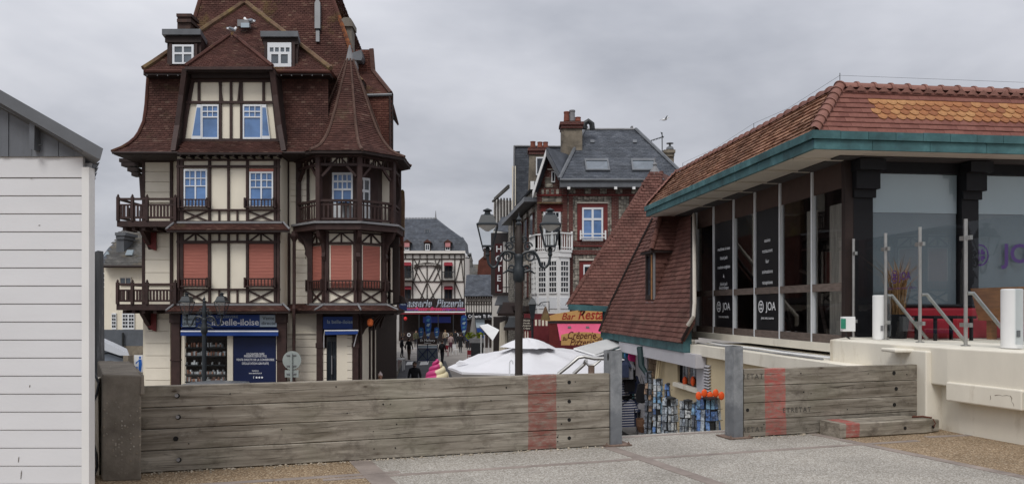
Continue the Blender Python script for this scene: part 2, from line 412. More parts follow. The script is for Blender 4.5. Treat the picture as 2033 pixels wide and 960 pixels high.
def fx(u, v=800): return (fpl.at(u, v) - FO).dot(fd)
def plank(parent, x0, x1, z0, z1, mt, th=.085):
    mb = MB(); n = max(6, int((x1 - x0) / .22)); c = .006; rings = []
    for i in range(n + 1):
        x = lerp(x0, x1, i / n); dz = random.uniform(-.0016, .0016); dy = random.uniform(-.0015, .0015)
        pr = [(0 + dy, z0 + c), (c, z0), (th, z0), (th, z1), (c, z1 + dz), (0 + dy, z1 - c + dz)]
        rings.append(len(mb.v)); mb.v += [(x, y, z) for y, z in pr]
    for a, b in zip(rings, rings[1:]):
        for j in range(6):
            k = (j + 1) % 6; mb.f.append((a + j, a + k, b + k, b + j))
    mb.f.append(tuple(range(rings[0], rings[0] + 6))[::-1]); mb.f.append(tuple(range(rings[-1], rings[-1] + 6)))
    return mb.build('plank', mt, parent, local=True)
def hole(parent, x, z, r, m, y=0.0, d=.004):
    mb = MB(); n = 14; c = V((x, y, z))
    mb.slab([c + V((math.cos(2 * math.pi * i / n) * r, 0, math.sin(2 * math.pi * i / n) * r)) for i in range(n)], (0, -d, 0))
    return mb.build('bolt_head' if d > .01 else 'bolt_hole', m, parent, local=True)
m_split = mat('wood_split', (.05, .04, .03), .95, .3, 20)
def splits(p, x0, x1, z0, n):
    for _ in range(n):
        x = random.uniform(x0, x1 - .4); l = random.uniform(.12, .75); z = z0 + random.uniform(.03, .18); mb = MB(); k_ = 9; up = []; dn_ = []
        for i in range(k_):
            t = i / (k_ - 1); zz = z + .006 * math.sin(t * 5 + x) + random.uniform(-.0012, .0012) + (t - .5) * random.uniform(-.004, .004); w = .0016 * math.sin(math.pi * t) + .0003
            up.append((x + l * t, -.0025, zz + w)); dn_.append((x + l * t, -.0025, zz - w))
        mb.poly(up + dn_[::-1]); mb.build('split', m_split, p, local=True, fix=False)
bl = thing('timber_barrier', 'long weathered four plank timber flood barrier with one faded red band', 'barrier', FO, rz=frz)
mpl = plankmat('weathered_plank_long', fx(1050), fx(1106), (.235, .05, .04), .85)
PH = .2085
for i in range(4):
    z0 = .012 + i * PH; p = plank(bl, -4.94 + random.uniform(-.015, .01), -.005, z0, z0 + PH - .006, mpl)
    hole(p, fx(1130), z0 + .11 + random.uniform(-.006, .006), .021, m_hole); hx = fx(352) + random.uniform(-.02, .02)
    hole(p, hx, z0 + .105, .024, m_hole)
    if i != 1: hole(p, hx - .006, z0 + .108, .017, m_boltsteel if i in (0, 2) else m_boltsteel, 0, .012)
    splits(p, -4.8, -.1, z0, 9)
    for _ in range(5): hole(p, random.uniform(-4.6, -.4), z0 + random.uniform(.05, .16), random.uniform(.004, .009), m_hole)
br = thing('timber_barrier', 'short four plank timber barrier with bright red band and stencilled ETRETAT', 'barrier', FO, rz=frz)
xr0, xr1 = fx(1477), fx(1832)
mpr = plankmat('weathered_plank_short', fx(1518), fx(1559), (.42, .05, .045), .95)
for i in range(4):
    z0 = .015 + i * PH; p = plank(br, xr0, xr1 + random.uniform(-.01, .012), z0, z0 + PH - .006, mpr)
    hole(p, fx(1777) + random.uniform(-.02, .02), z0 + .10, .026, m_hole)
    if i == 1: hole(p, fx(1484), z0 + .12, .022, m_hole)
    splits(p, xr0 + .05, xr1, z0, 6)
    for _ in range(3): hole(p, random.uniform(xr0 + .2, xr1 - .1), z0 + random.uniform(.05, .16), random.uniform(.004, .009), m_hole)
    tx = {3: ('RETAT', 1494, 747), 1: ('ETRETAT', 1582, 813), 0: ('RETAT', 1495, 852)}.get(i)
    if tx:
        q = fpl.at(tx[1], tx[2]); lx = (q - FO).dot(fd)
        t = text('stencil_lettering', tx[0], m_stencil, p, V((0, 0, 0)), (1, 0, 0), (0, 0, 1), .088, .0, offset=.004, spacing=1.25)
        t.data.transform(Matrix.Translation(V((lx, -.003, q.z)) + wloc(p)))
def steelmat():
    k = NT('galvanised_steel'); co = k.coord(); f = k.noise(co, 7, 6, .6, .4)
    col = k.ramp(f, [(.3, (.17, .18, .19)), (.55, (.27, .28, .29)), (.75, (.38, .39, .40))])
    sp = k.n('ShaderNodeSeparateXYZ'); k.l(co, sp.inputs[0])
    col = k.mix(k.ramp(k.math('ADD', sp.outputs[2], k.math('MULTIPLY', f, .12)), [(.44, .55), (.52, 0)]), col, (.11, .12, .135))
    col = k.mix(k.ramp(k.noise(co, 15, 6, .7), [(.62, 0), (.75, .6)]), col, (.5, .5, .5)); k.bump(f, .1, .01); return k.fin(col, .5, .5, .35)
m_steel = steelmat(); m_rustplate = mat('rusty_plate', (.16, .11, .085), .75, .35, 9, .2, 30)
def post(label, x, zt, w=.145, dp=.17, slot=False):
    t = thing('steel_post', label, 'post', FO + fd * x, 'steel posts at the barrier opening', frz)
    mb = MB(); wt = .012
    o = [(0, -.02), (w, -.02), (w, dp), (0, dp)]
    mb.slab([(a, b, .012) for a, b in o], (0, 0, zt - .012)); mb.build('post_tube', m_steel, t, local=True)
    mb = MB(); mb.slab([(.014, -.006, zt), (w - .014, -.006, zt), (w - .014, dp - .014, zt), (.014, dp - .014, zt)], (0, 0, .003)); mb.build('hollow_top', m_hole, t, local=True)
    mb = MB(); mb.box(-.09, w + .1, -.08, dp + .06, 0.009, .021); mb.build('base_plate', m_rustplate, t, local=True)
    for a in (-.06, w + .07): MB().lathe((a, -.05, .021), [(.016, 0), (.016, .014), (.008, .016), (.008, .03)], 6).build('anchor_bolt', m_rustplate, t, local=True)
    if slot:
        mb = MB(); n = 8; pts = [(-.001, .045 + math.sin(math.pi * 2 * i / 16) * .018, zt - .07 + math.cos(math.pi * 2 * i / 16) * .045) for i in range(16)]
        mb.slab(pts, (-.003, 0, 0)); mb.build('slot', m_hole, t, local=True)
post('grey galvanised steel post at the end of the long barrier', .0, 1.10, slot=True)
post('grey galvanised steel post at the end of the short stencilled barrier', fx(1455) - .0, 1.125, w=.13)
# loose beam lying against the short barrier
A, B = gnd(1668, 871), gnd(1872, 858.5); bd = (B - A).normalized(); bn = V((-bd.y, bd.x, 0)); ln = (B - A).length
bm_ = thing('timber_beam', 'loose sawn timber beam lying on the ground with red patch', 'beam', A, rz=math.atan2(bd.y, bd.x))
mbeam = plankmat('beam_wood', .10, .30, (.34, .05, .045), .9)
mb = MB(); c = .012; hgt = .185; wd_ = .36; rings = []
for i in range(13):
    x = ln * i / 12; pr = [(random.uniform(-.003, .003), c + .008), (c, .008), (wd_, .008), (wd_, hgt), (c, hgt + random.uniform(-.003, .002)), (0, hgt - c)]
    if i >= 11: pr = [(y + .03 * (i - 10) * (1 if y < .1 else 0), z - (.012 * (i - 10) if z > .1 else 0)) for y, z in pr]
    rings.append(len(mb.v)); mb.v += [(x, y, z) for y, z in pr]
for a, b in zip(rings, rings[1:]):
    for j in range(6): mb.f.append((a + j, a + (j + 1) % 6, b + (j + 1) % 6, b + j))
mb.f.append(tuple(range(rings[0], rings[0] + 6))[::-1]); mb.f.append(tuple(range(rings[-1], rings[-1] + 6)))
body = mb.build('beam_body', mbeam, bm_, local=True)
hole(body, ln * .62, .09, .022, m_hole); hole(body, ln * .9, .085, .022, m_hole)
m_rust = mat('rust', (.10, .035, .022), .85, .4, 12, .3, 40)
mb = MB(); mb.tube([(ln * .9, .02, hgt + .012), (ln * .86, .10, hgt + .02), (ln * .78, .14, hgt + .014), (ln * .84, .2, hgt + .012)], .013, 6); mb.tube([(ln * .905, .01, hgt), (ln * .915, -.012, .13), (ln * .90, -.012, .085)], .007, 6)
mb.build('rusty_chain', m_rust, bm_, local=True)
# loose pebbles at the foot of the barriers
mb = MB()
for _ in range(420):
    s = random.uniform(-4.9, 4.3)
    if -.1 < s < 1.7: continue
    d = abs(random.gauss(0, .05)); p = FO + fd * s - fn * (d + .004); r = random.uniform(.005, .014)
    mb.ball((p.x, p.y, .004 + r * .5), r * random.uniform(.8, 1.4), r * random.uniform(.8, 1.4), r * .7, 5, 3)
m_peb = mat('loose_pebble', (.36, .31, .24), .85, .3, 12, isl=.4)
tag(mb.build('gravel', m_peb, fix=False), 'loose pebbles washed up at the foot of the timber barriers', 'gravel', kind='stuff')
# ================================================================ concrete wall end
cw = thing('concrete_wall', 'short rough concrete wall end with exposed pebbles beside the white hut', 'wall', gnd(240, 955))
def concpeb():
    k = NT('pebbly_concrete'); co = k.coord(); vo = k.n('ShaderNodeTexVoronoi'); k.l(co, vo.inputs['Vector']); vo.inputs['Scale'].default_value = 38
    sp = k.n('ShaderNodeSeparateColor'); k.l(vo.outputs['Color'], sp.inputs[0])
    base = k.ramp(k.noise(co, 3, 7, .65), [(.3, (.13, .112, .09)), (.7, (.28, .245, .20))])
    pm = k.math('MULTIPLY', k.ramp(sp.outputs[0], [(.70, 0), (.74, 1)]), k.ramp(vo.outputs['Distance'], [(.3, 1), (.42, 0)]))
    pm = k.math('MULTIPLY', pm, k.ramp(k.noise(co, 1.7, 4), [(.42, 0), (.55, 1)]))
    col = k.mix(pm, base, k.ramp(sp.outputs[1], [(0, (.26, .20, .13)), (1, (.40, .37, .32))])); k.bump(k.math('ADD', k.noise(co, 12, 6), k.math('MULTIPLY', pm, .8)), .6, .015); return k.fin(col, .92, .2)
m_cpeb = concpeb()
Y0 = 6.96; wd2 = V((-.50, .87, 0)).normalized()
def wallblock(u0, u1, z0, z1, l, dy=0.0, slope=0.0):
    a = V((UX(u0, Y0), Y0 + dy, z0)); b = V((UX(u1, Y0), Y0 + dy + .03, z0)); mb = MB()
    c, d = b + wd2 * l, a + wd2 * l; n = 6; t = []
    def jz(): return random.uniform(-.012, .012)
    mb.v += [tuple(p) for p in (a, b, c, d)] + [tuple(p + V((random.uniform(-.01, .01), random.uniform(-.01, .01), z1 - z0 + jz() + (slope if i > 1 else 0)))) for i, p in enumerate((a, b, c, d))]
    mb.f += [(3, 2, 1, 0), (4, 5, 6, 7), (0, 1, 5, 4), (1, 2, 6, 5), (2, 3, 7, 6), (3, 0, 4, 7)]
    return mb
o = wallblock(202, 277, 0, .985, 1.9).build('wall_base', m_cpeb, cw)
o = wallblock(277, 283, .79, .972, 1.88, .012).build('wall_lip', m_cpeb, cw)
for o in cw.children:
    md = o.modifiers.new('bevel', 'BEVEL'); md.width = .014; md.segments = 2
# ================================================================ white hut
hY = 5.8; hs = V((-.60, .80, 0)).normalized()
hut = thing('beach_hut', 'white clapboard beach hut with dark zinc gable and roof edge', 'hut', (-4.2, hY, 0))
m_clap = mat('white_clapboard', (.66, .665, .68), .45, .035, 1.2, .04, 25, rnd=.02, stain=((.5, .5, .5), 1.3, .68, .95), st=(1, 1, 4))
hp = front(hY)
z = VZ(353, hY); pitch = 35.65 / FP * hY; i = 0
x0, x1 = UX(-420, hY), UX(166, hY)
while z > .05:
    zb = max(.05, z - pitch); mb = MB(); h = z - zb
    prof = [(0.012, zb), (-.010, zb + .0015), (-.010, zb + .012), (-.006, z - .02), (-.005, z - .004), (.012, z - .0025)]
    mb.v += [(x0, hY + y, q) for y, q in prof] + [(x1, hY + y, q) for y, q in prof]
    for j in range(6): mb.f.append((j, (j + 1) % 6, 6 + (j + 1) % 6, 6 + j))
    mb.f += [tuple(range(6)), tuple(range(6, 12))]
    mb.build('clapboard', m_clap, hut); z -= pitch
MB().box(x0, x1, hY - .012, hY + .02, VZ(353, hY) + .002, VZ(312, hY)).build('top_board', m_clap, hut)
MB().box(UX(166, hY) + .002, UX(181, hY), hY - .03, hY + .05, .03, VZ(333, hY)).build('corner_trim', m_white, hut)
mb = MB(); a = V((UX(181, hY), hY + .051, .02)); b = V((UX(-420, hY), hY + .022, .02)); mb.slab([b, a, a + hs * 3, b + hs * 3], (0, 0, VZ(316, hY) - .04)); mb.build('hut_body', m_clap, hut)
m_zsheet = mat('zinc_sheet', (.125, .135, .152), .5, .3, 2.2, .08, 10, spec=.5, rnd=.16, st=(1, 1, .5), stain=((.22, .22, .23), 3, .6, .8))
gb = 312
def rake(u): return 178 + (295 - 178) / 205 * u           # roof edge top line in the photo plane of the gable
us = [-300, -140, -60, 8, 22, 50, 68, 91, 121, 152, 172]
for a, b in zip(us, us[1:]):
    pts = [hp.at(a, gb), hp.at(b - .6, gb), hp.at(b - .6, rake(b) + 26), hp.at(a, rake(a) + 26)]
    MB().slab(pts, (0, -.02 - random.uniform(0, .012), 0)).build('gable_sheet', m_zsheet, hut)
mb = MB(); mb.slab([hp.at(74, 300), hp.at(84, 303), hp.at(85, 252), hp.at(75, 248)], (0, -.10, 0)); mb.build('bracket', m_zsheet, hut)
mb = MB(); mb.slab([hp.at(-300, rake(-300) + 48, .0), hp.at(84, rake(84) + 28, 0), hp.at(80, rake(80) + 15, 0), hp.at(-300, rake(-300) + 22, 0)], (0, -.09, 0)); mb.build('flashing', m_zsheet, hut)
mb = MB(); mb.slab([hp.at(84, rake(84) + 26), hp.at(180, rake(180) + 27), hp.at(190, rake(190) + 6), hp.at(80, rake(80) + 6)], (0, -.13, 0)); mb.build('flashing', m_zsheet, hut)
pts = [hp.at(-320, rake(-320), .16), hp.at(205, rake(205), .16), hp.at(199, rake(205) + 22, .16), hp.at(182, rake(182) + 26, .16), hp.at(-320, rake(-320) + 26, .16)]
mb = MB(); mb.slab(pts, V((hs.x, hs.y, 0)) * 3.2); mb.build('roof', m_zinc, hut)
mb = MB()
for k in range(6):
    mb.slab([hp.at(184, 326 + k * 10, -.03 - k * .02), hp.at(198 - k * 2.4, 322 + k * 10, -.03 - k * .02), hp.at(194 - k * 2.4, 331 + k * 10, -.03 - k * .02), hp.at(184, 335 + k * 10, -.03 - k * .02)], hs * 1.5)
mb.build('corrugated_eave', m_zsheet, hut)
for u, v in ((83, 246), (163, 292), (80, 290)):
    MB().lathe(hp.at(u, v, .135), [(.007, 0), (.009, .006), (.004, .012)], 7).build('fixing', m_iron, hut)
# weathered post and low wall behind the hut
dp_ = thing('drain_post', 'dark streaked metal upright behind the corner of the white hut', 'post', at(190, 720, 8.6))
m_streak = mat('streaked_metal', (.075, .078, .08), .55, .35, 4, .3, 14, spec=.45, st=(3, 3, .4), stain=((.28, .28, .28), 5, .58, .7))
Yp = 8.6; mb = MB(); mb.slab([at(176, 505, Yp), at(194, 497, Yp), at(197, 760, Yp), at(176, 760, Yp)], (0, .12, 0)); mb.build('upright', m_streak, dp_)
mb = MB(); mb.tube([at(195, 500, Yp - .02), at(195.5, 760, Yp - .02)], .018, 6); mb.build('edge_bead', m_streak, dp_)
lw = thing('low_wall', 'narrow cream block wall with black cable behind the hut corner', 'wall', at(190, 900, 7.3))
Yp = 7.2; mb = MB(); mb.slab([at(172, 754, Yp), at(194, 752, Yp), at(197, 948, Yp), at(172, 948, Yp)], (-.1, .25, 0)); mb.build('block_face', m_cream, lw)
mb = MB(); mb.tube([at(184, 800, 7.12), at(192, 782, 7.1), at(196, 760, 7.12), at(188, 742, 7.2)], .012, 6); mb.tube([at(184, 875, 7.1), at(191, 900, 7.08), at(193, 925, 7.08), at(186, 946, 7.08)], .012, 6); mb.build('cable', m_iron, lw, smooth=True)
# ================================================================ facade helpers
def px(w, Y): return w / FP * Y
def timber(parent, pl, u0, v0, u1, v1, w, t=.07, m=None, name='timber', off=0.0):
    p, q = pl.at(u0, v0, off), pl.at(u1, v1, off); Y = (p.y + q.y) / 2
    return MB().bar(p, q, px(w, Y), t + random.uniform(0, .004), pl.n).build(name, m or m_timber, parent)
def panel(parent, pl, pts, t, m, name, off=0.0):
    return MB().slab([pl.at(u, v, off) for u, v in pts], pl.n * t).build(name, m, parent)
def rect(u0, v0, u1, v1): return [(u0, v1), (u1, v1), (u1, v0), (u0, v0)]
def casement(leaves=2, m=.05, top=.42, small=2):
    out_ = []; g = .045; lw = (1 - 2 * m - g * (leaves - 1)) / leaves
    for i in range(leaves):
        x0 = m + i * (lw + g); b = .024
        out_.append((x0 + .008, m, x0 + lw - .008, 1 - m - top * (1 - 2 * m) - b))
        y0 = 1 - m - top * (1 - 2 * m); hh = (1 - m - y0 - b) / 2; ww = (lw - .016 - b * (small - 1)) / small
        for a in range(small):
            for c in range(2): out_.append((x0 + .008 + a * (ww + b), y0 + c * (hh + b), x0 + .008 + a * (ww + b) + ww, y0 + c * (hh + b) + hh))
    return out_
def grid(nx, ny, m=.08, b=.05):
    w = (1 - 2 * m - b * (nx - 1)) / nx; h = (1 - 2 * m - b * (ny - 1)) / ny
    return [(m + i * (w + b), m + j * (h + b), m + i * (w + b) + w, m + j * (h + b) + h) for i in range(nx) for j in range(ny)]
def window3(parent, P00, P10, P11, P01, n, panes, fm, pm, t=.06, name='window', rec=.035):
    """P00 bottom-left, P10 bottom-right, P11 top-right, P01 top-left; frame pieces in one mesh, each pane a child"""
    P00, P10, P11, P01, n = V(P00), V(P10), V(P11), V(P01), V(n)
    def pt(x, y): return (P00 * (1 - x) + P10 * x) * (1 - y) + (P01 * (1 - x) + P11 * x) * y
    xs = sorted({0, 1} | {round(p[i], 4) for p in panes for i in (0, 2)}); ys = sorted({0, 1} | {round(p[i], 4) for p in panes for i in (1, 3)})
    mb = MB()
    for j in range(len(ys) - 1):
        run = None
        for i in range(len(xs)):
            solid = False
            if i < len(xs) - 1:
                cx_, cy_ = (xs[i] + xs[i + 1]) / 2, (ys[j] + ys[j + 1]) / 2
                solid = not any(p[0] < cx_ < p[2] and p[1] < cy_ < p[3] for p in panes)
            if solid and run is None: run = i
            if not solid and run is not None:
                mb.slab([pt(xs[run], ys[j]), pt(xs[i], ys[j]), pt(xs[i], ys[j + 1]), pt(xs[run], ys[j + 1])], n * t); run = None
    w = mb.build(name, fm, parent, fix=False)
    for p in panes:
        e_ = .004
        MB().slab([pt(p[0] - e_, p[1] - e_), pt(p[2] + e_, p[1] - e_), pt(p[2] + e_, p[3] + e_), pt(p[0] - e_, p[3] + e_)], n * (t - rec)).build('pane', pm, w)
    return w
def window(parent, pl, u0, v0, u1, v1, panes, fm=None, pm=None, t=.06, off=0.0, name='window', rec=.035):
    return window3(parent, pl.at(u0, v1, off), pl.at(u1, v1, off), pl.at(u1, v0, off), pl.at(u0, v0, off), pl.n, panes, fm or m_winwhite, pm or m_skyrefl_pane, t, name, rec)
def boards(parent, pl, u0, u1, v0, v1, pitch, t=.05, m=None, name='wall_board', gap=.9):
    v = v1
    while v > v0 + 2:
        a = max(v0, v - pitch)
        panel(parent, pl, rect(u0, a + gap, u1, v), t + random.uniform(0, .003), m or m_board, name); v -= pitch
def xbrace(parent, pl, u0, v0, u1, v1, w, t=.05):
    timber(parent, pl, u0, v0, u1, v1, w, t); timber(parent, pl, u0, v1, u1, v0, w, t + .008)
# ================================================================ the half timbered corner house
hs_ = thing('half_timbered_house', 'tall half timbered corner house with steep brown tiled roofs and turret', 'house', (UX(500, 27), 27.3, GZ))
YW, YB = 27.3, 26.4
pw, pb = front(YW), front(YB)
zE = VZ(302, 27.0)
XL = UX(284, YW); XR = -4.62
mb = MB(); mb.slab([V((XL, YW, GZ)), V((UX(655, YW), YW, GZ)), V((XR, 28.5, GZ)), V((XR - .117 * 6, 34.5, GZ)), V((XL, 34.5, GZ))], (0, 0, zE - GZ))
mb.v = [(x, y, z if z > GZ + .01 else VZ(618, 27)) for x, y, z in mb.v]; mb.build('wall', m_cream, hs_)
mb = MB(); mb.slab([V((XL, YW, GZ)), V((-5.55, YW, GZ)), V((-5.55, 34.5, GZ)), V((XL, 34.5, GZ))], (0, 0, VZ(618, 27) - .002 - GZ)); mb.build('wall', m_cream, hs_)
mb = MB(); mb.box(UX(352, YB), UX(557, YB), YB, YW - .002, VZ(622, YB), VZ(303, YB)); mb.build('wall', m_cream, hs_)
# left wing: channelled boards between timbers
boards(hs_, pw, 289, 339, 632, 850, 24.2); boards(hs_, pw, 289, 338, 462, 566, 25.6); boards(hs_, pw, 289, 338, 322, 402, 20.5)
for u, v0, v1, w in ((286.5, 318, 620, 6), (341.5, 318, 455, 5), (341.5, 460, 612, 5)): timber(hs_, pw, u, v0, u, v1, w)
timber(hs_, pw, 284, 320, 345, 320, 5); timber(hs_, pw, 284, 460, 345, 460, 4)
boards(hs_, pw, 578, 612, 462, 602, 15.2, .035); boards(hs_, pw, 578, 612, 330, 400, 11.5, .035); boards(hs_, pw, 571, 630, 662, 850, 16.2, .06)
panel(hs_, pw, rect(571, 622, 630, 660.5), .065, m_board, 'wall_board'); timber(hs_, pw, 570, 661, 631, 661, 2.2, .10, m_board, 'string_course')
timber(hs_, pw, 574, 462, 574, 604, 5)
timber(hs_, pw, 572, 318, 572, 455, 5); timber(hs_, pw, 612, 318, 612, 450, 5); 
# --- centre bay: storeys (pixel rows of the photo, all on the real plane of the bay)
def storey(top, rail1, win0, win1, sill, bot, blind, upper_braces):
    T = lambda *a, **k: timber(hs_, pb, *a, **k)
    for u, w in ((355, 5), (362, 6), (417, 5), (454.5, 4.2), (492, 5), (547, 5), (553.5, 5.5)): T(u, top, u, bot, w, .07)
    T(352, rail1, 557, rail1, 4.5, .085); T(352, sill, 557, sill, 3.5, .09); T(352, bot, 557, bot, 3, .085); T(352, top, 557, top, 3.5, .085)
    xbrace(hs_, pb, 364, sill + 2, 414, bot - 1, 3.2); xbrace(hs_, pb, 493, sill + 2, 544, bot - 1, 3.2)
    for u in (436, 472): T(u, sill, u, bot, 3.2, .06)
    if upper_braces:
        for a, b in ((364, 414), (493, 544)):
            c = (a + b) / 2; T(c, top, c, rail1, 2.8, .05); T(a + 2, rail1 - 1, c - 2, top + 1, 2.8, .055); T(b - 2, rail1 - 1, c + 2, top + 1, 2.8, .055)
        for u in (436, 472): T(u, top, u, rail1, 3.2, .06)
    for a, b in ((365, 413), (495, 544)):
        if blind:
            o = panel(hs_, pb, rect(a, win0, b, win1), .03, m_blind, 'roller_blind'); T(a - 1, win0 - 1, b + 1, win0 - 1, 2, .075)
        else:
            if a > 450: panel(hs_, pb, rect(a + 1, win0 - 1, b, win0 + 5), .05, m_blind, 'roller_blind')
            window(hs_, pb, a + 1, win0 + (5 if a > 450 else 0), b - 1, win1, casement(), t=.055)
        # small balcony rail
        r = MB(); y0 = win1 - 16; 
        for v in (y0, win1 - 1): r.bar(pb.at(a - 6, v, .2), pb.at(b + 4, v, .2), px(2.2, YB), .05, pb.n)
        k = 8
        for i in range(k + 1): r.bar(pb.at(lerp(a - 3, b + 2, i / k), y0, .21), pb.at(lerp(a - 3, b + 2, i / k), win1, .21), px(1.9, YB), .03, pb.n)
        for u in (a - 5, b + 3): r.slab([pb.at(u - 1.5, y0 - 2), pb.at(u + 1.5, y0 - 2), pb.at(u + 1.5, win1 + 2), pb.at(u - 1.5, win1 + 2)], pb.n * .25)
        r.build('window_rail', m_timber, hs_)
storey(463, 480, 484, 569, 574, 602, True, True)
storey(318, 331, 336, 412, 417, 440, False, False)
# pent roofs between the storeys
def pent(pl, u0, u1, v0, v1, d, e0, e1):
    a, b = pl.at(u0 - e0, v1, d), pl.at(u1 + e1, v1, d); c, e_ = pl.at(u1, v0), pl.at(u0, v0); n = (b - a).cross(e_ - a).normalized()
    tile_plane([a, b, c, e_], (1, 0, 0), n, .17, .10, .018, m_htile, 'pent_roof_tiles', hs_)
    mb = MB(); k = V((0, .02, -.015)); mb.slab([a + k, b + k, c + k, e_ + k], (0, 0, -.06)); mb.slab([a + k * 2, b + k * 2, pl.at(u1 + e1, v1), pl.at(u0 - e0, v1)], (0, 0, -.05)); mb.build('pent_roof_deck', m_dkbrown, hs_)
    mb = MB(); mb.bar(pl.at(u0, v0), pl.at(u1, v0), px(4, pl.p.y), .14, pl.n)
    mb.build('lead_strip', m_lead, hs_)
    for (p, q) in ((pl.at(u0, v0, .06), a), (pl.at(u1, v0, .06), b)): MB().tube([p + V((0, 0, .03)), q + V((0, -.01, .03))], .035, 6).build('hip_strip', m_lead, hs_)
pent(pb, 347, 562, 442, 456, .55, 17, 13); pent(pb, 347, 562, 604, 617, .55, 17, 13)
# --- shop front on the ground floor
for u, w in ((351.5, 17), (561, 18)):
    timber(hs_, pb, u, 618, u, 850, w, .14, name='shop_post'); timber(hs_, pb, u, 712, u, 715, w + 2, .17, name='post_collar')
    timber(hs_, pb, u, 622, u, 640, w + 4, .2, name='post_head')
mb = MB(); mb.box(UX(345, YB), UX(568, YB), YB, YW - .02, VZ(850, YB), VZ(768, YB)); mb.build('shop_plinth', m_cream, hs_)
mb = MB(); mb.box(UX(362, YB), UX(552, YB), YB + .3, YB + .34, VZ(850, YB), VZ(622, YB)); mb.build('shop_back', m_dkbrown, hs_)
for u, w in ((365, 5), (457.5, 11), (551, 4)): timber(hs_, pb, u, 664, u, 850, w, .04, m_cream, 'shop_upright')
panel(hs_, pb, rect(463.5, 668, 549, 764), .02, m_navy, 'window_sheet')
lines = [('UN SAVOIR-FAIRE', 702, 6.2), ('PRÉSERVÉ DEPUIS 1932', 706.5, 6.2), ('VENTE DIRECTE DE LA CONSERVERIE', 713.5, 6.2), ('DÉGUSTATION GRATUITE', 721, 6.2), ('labelleiloise', 735, 4), ('www.labelleiloise.fr', 740, 4.6), ('f', 748.5, 8)]
for s, v, z in lines: text('lettering', s, m_lettw, hs_, pb.at(507 if s != 'f' else 503.5, v, .022), (1, 0, 0), (0, 0, 1), px(z, YB) * .98, offset=.006, xs=.74)
for i in range(3): MB().slab([pb.at(509.5 + i * 5.4 + 1.9 * math.cos(j * .524), 748.5 + 1.9 * math.sin(j * .524), .021) for j in range(12)], (0, -.004, 0)).build('social_icon', m_lettw, hs_)
shelf = thing('shop_shelf', 'dark shelves of white tins behind the left window of the blue shop', 'shelf', pb.at(410, 764))
m_tin = mat('tin_pack', (.5, .5, .5), .6, .3, 6, isl=.5); m_tin2 = mat('tin_pack_red', (.3, .14, .09), .6, .3, 6, isl=.5)
for v in (689, 706, 724, 742.5, 757): timber(shelf, pb.off(-.24), 369, v, 451, v, 1.8, .2, m_iron, 'shelf_board')
for i, v in enumerate((689, 706, 724, 742.5, 757)):
    for mt, pr in ((m_tin, (.6, .75, .35, .9, .9)[i]), (m_tin2, .25)):
        mb = MB(); u = 371
        while u < 448:
            w = random.uniform(2.4, 3.0)
            if random.random() < pr and not (mt is m_tin2 and i == 2):
                h = random.choice((4.6, 4.8, 8.5)) if i != 1 else random.uniform(5, 9)
                mb.slab([pb.at(a, b, -.2 + (.03 if mt is m_tin2 else 0)) for a, b in rect(u, v - 1.2 - h, u + w - .6, v - 1.2)], (0, -.1, 0))
            u += w
        o = mb.build('tins', mt, shelf); o['kind'] = 'stuff'
k = NT('clear_glass'); tr = k.n('ShaderNodeBsdfTransparent'); gl = k.n('ShaderNodeBsdfGlossy'); gl.inputs['Roughness'].default_value = .02; fr = k.n('ShaderNodeFresnel'); fr.inputs[0].default_value = 1.5
tr.inputs[0].default_value = (.93, .945, .95, 1); ms = k.n('ShaderNodeMixShader'); k.l(k.math('MULTIPLY', k.math('MULTIPLY', fr.outputs[0], 1.7), k.math('SUBTRACT', 1.0, k.n('ShaderNodeNewGeometry').outputs['Backfacing'])), ms.inputs[0]); k.l(tr.outputs[0], ms.inputs[1]); k.l(gl.outputs[0], ms.inputs[2]); k.l(ms.outputs[0], k.o.inputs[0]); m_glass = k.m
panel(hs_, pb, rect(368, 668, 452, 764), .008, m_glass, 'shop_pane')
# shop sign with awning
sg = thing('shop_sign', 'long blue la belle-iloise fascia sign with two grey Vente directe ends', 'sign', pb.at(456, 650))
panel(sg, pb, rect(362, 624, 551, 648.5), .12, m_blue, 'sign_board')
for a, b in ((362.5, 388), (516, 550.5)): panel(sg, pb, rect(a, 625, b, 648), .012, m_signgrey, 'sign_end', .121)
for s, u, v, z, m_ in (('la belle-iloise', 467, 639.5, 17, m_lettw), ('CONSERVERIE', 451, 628.5, 7, m_signgrey), ('Vente', 376, 633, 10, m_lettk), ('directe', 376, 642.5, 10, m_lettk), ('Vente', 533, 631.5, 10, m_lettk), ('directe', 533, 641, 10, m_lettk)):
    text('lettering', s, m_, sg, pb.at(u, v, .135), (1, 0, 0), (0, 0, 1), px(z, YB) * (1.06 if z > 12 else .98), offset=.014 if z > 12 else .006)
mb = MB()
for j, (v, w) in enumerate(((630, 11), (636.5, 14), (643, 12))):
    mb.tube([pb.at(412 - w * .9 + w * 1.8 * i / 10, v + math.sin(i / 10 * math.pi * 2 + j) * 2.2, .13) for i in range(11)], .012, 4)
mb.build('fish_logo', m_signgrey, sg)
aw = thing('awning', 'blue folded awning with white edge above the shop window', 'awning', pb.at(456, 665), 'blue shop awnings')
mb = MB(); p = [pb.at(361, 650), pb.at(551, 650), pb.at(552.5, 657, .32), pb.at(359, 657, .32)]; mb.slab(p, (0, -.01, .02)); mb.build('canopy', m_navy, aw)
panel(aw, pb, rect(359, 655.5, 552.5, 658), .02, m_lettw, 'front_bar', .33); panel(aw, pb, rect(359, 658.2, 552.5, 666), .012, m_blue, 'valance', .33)
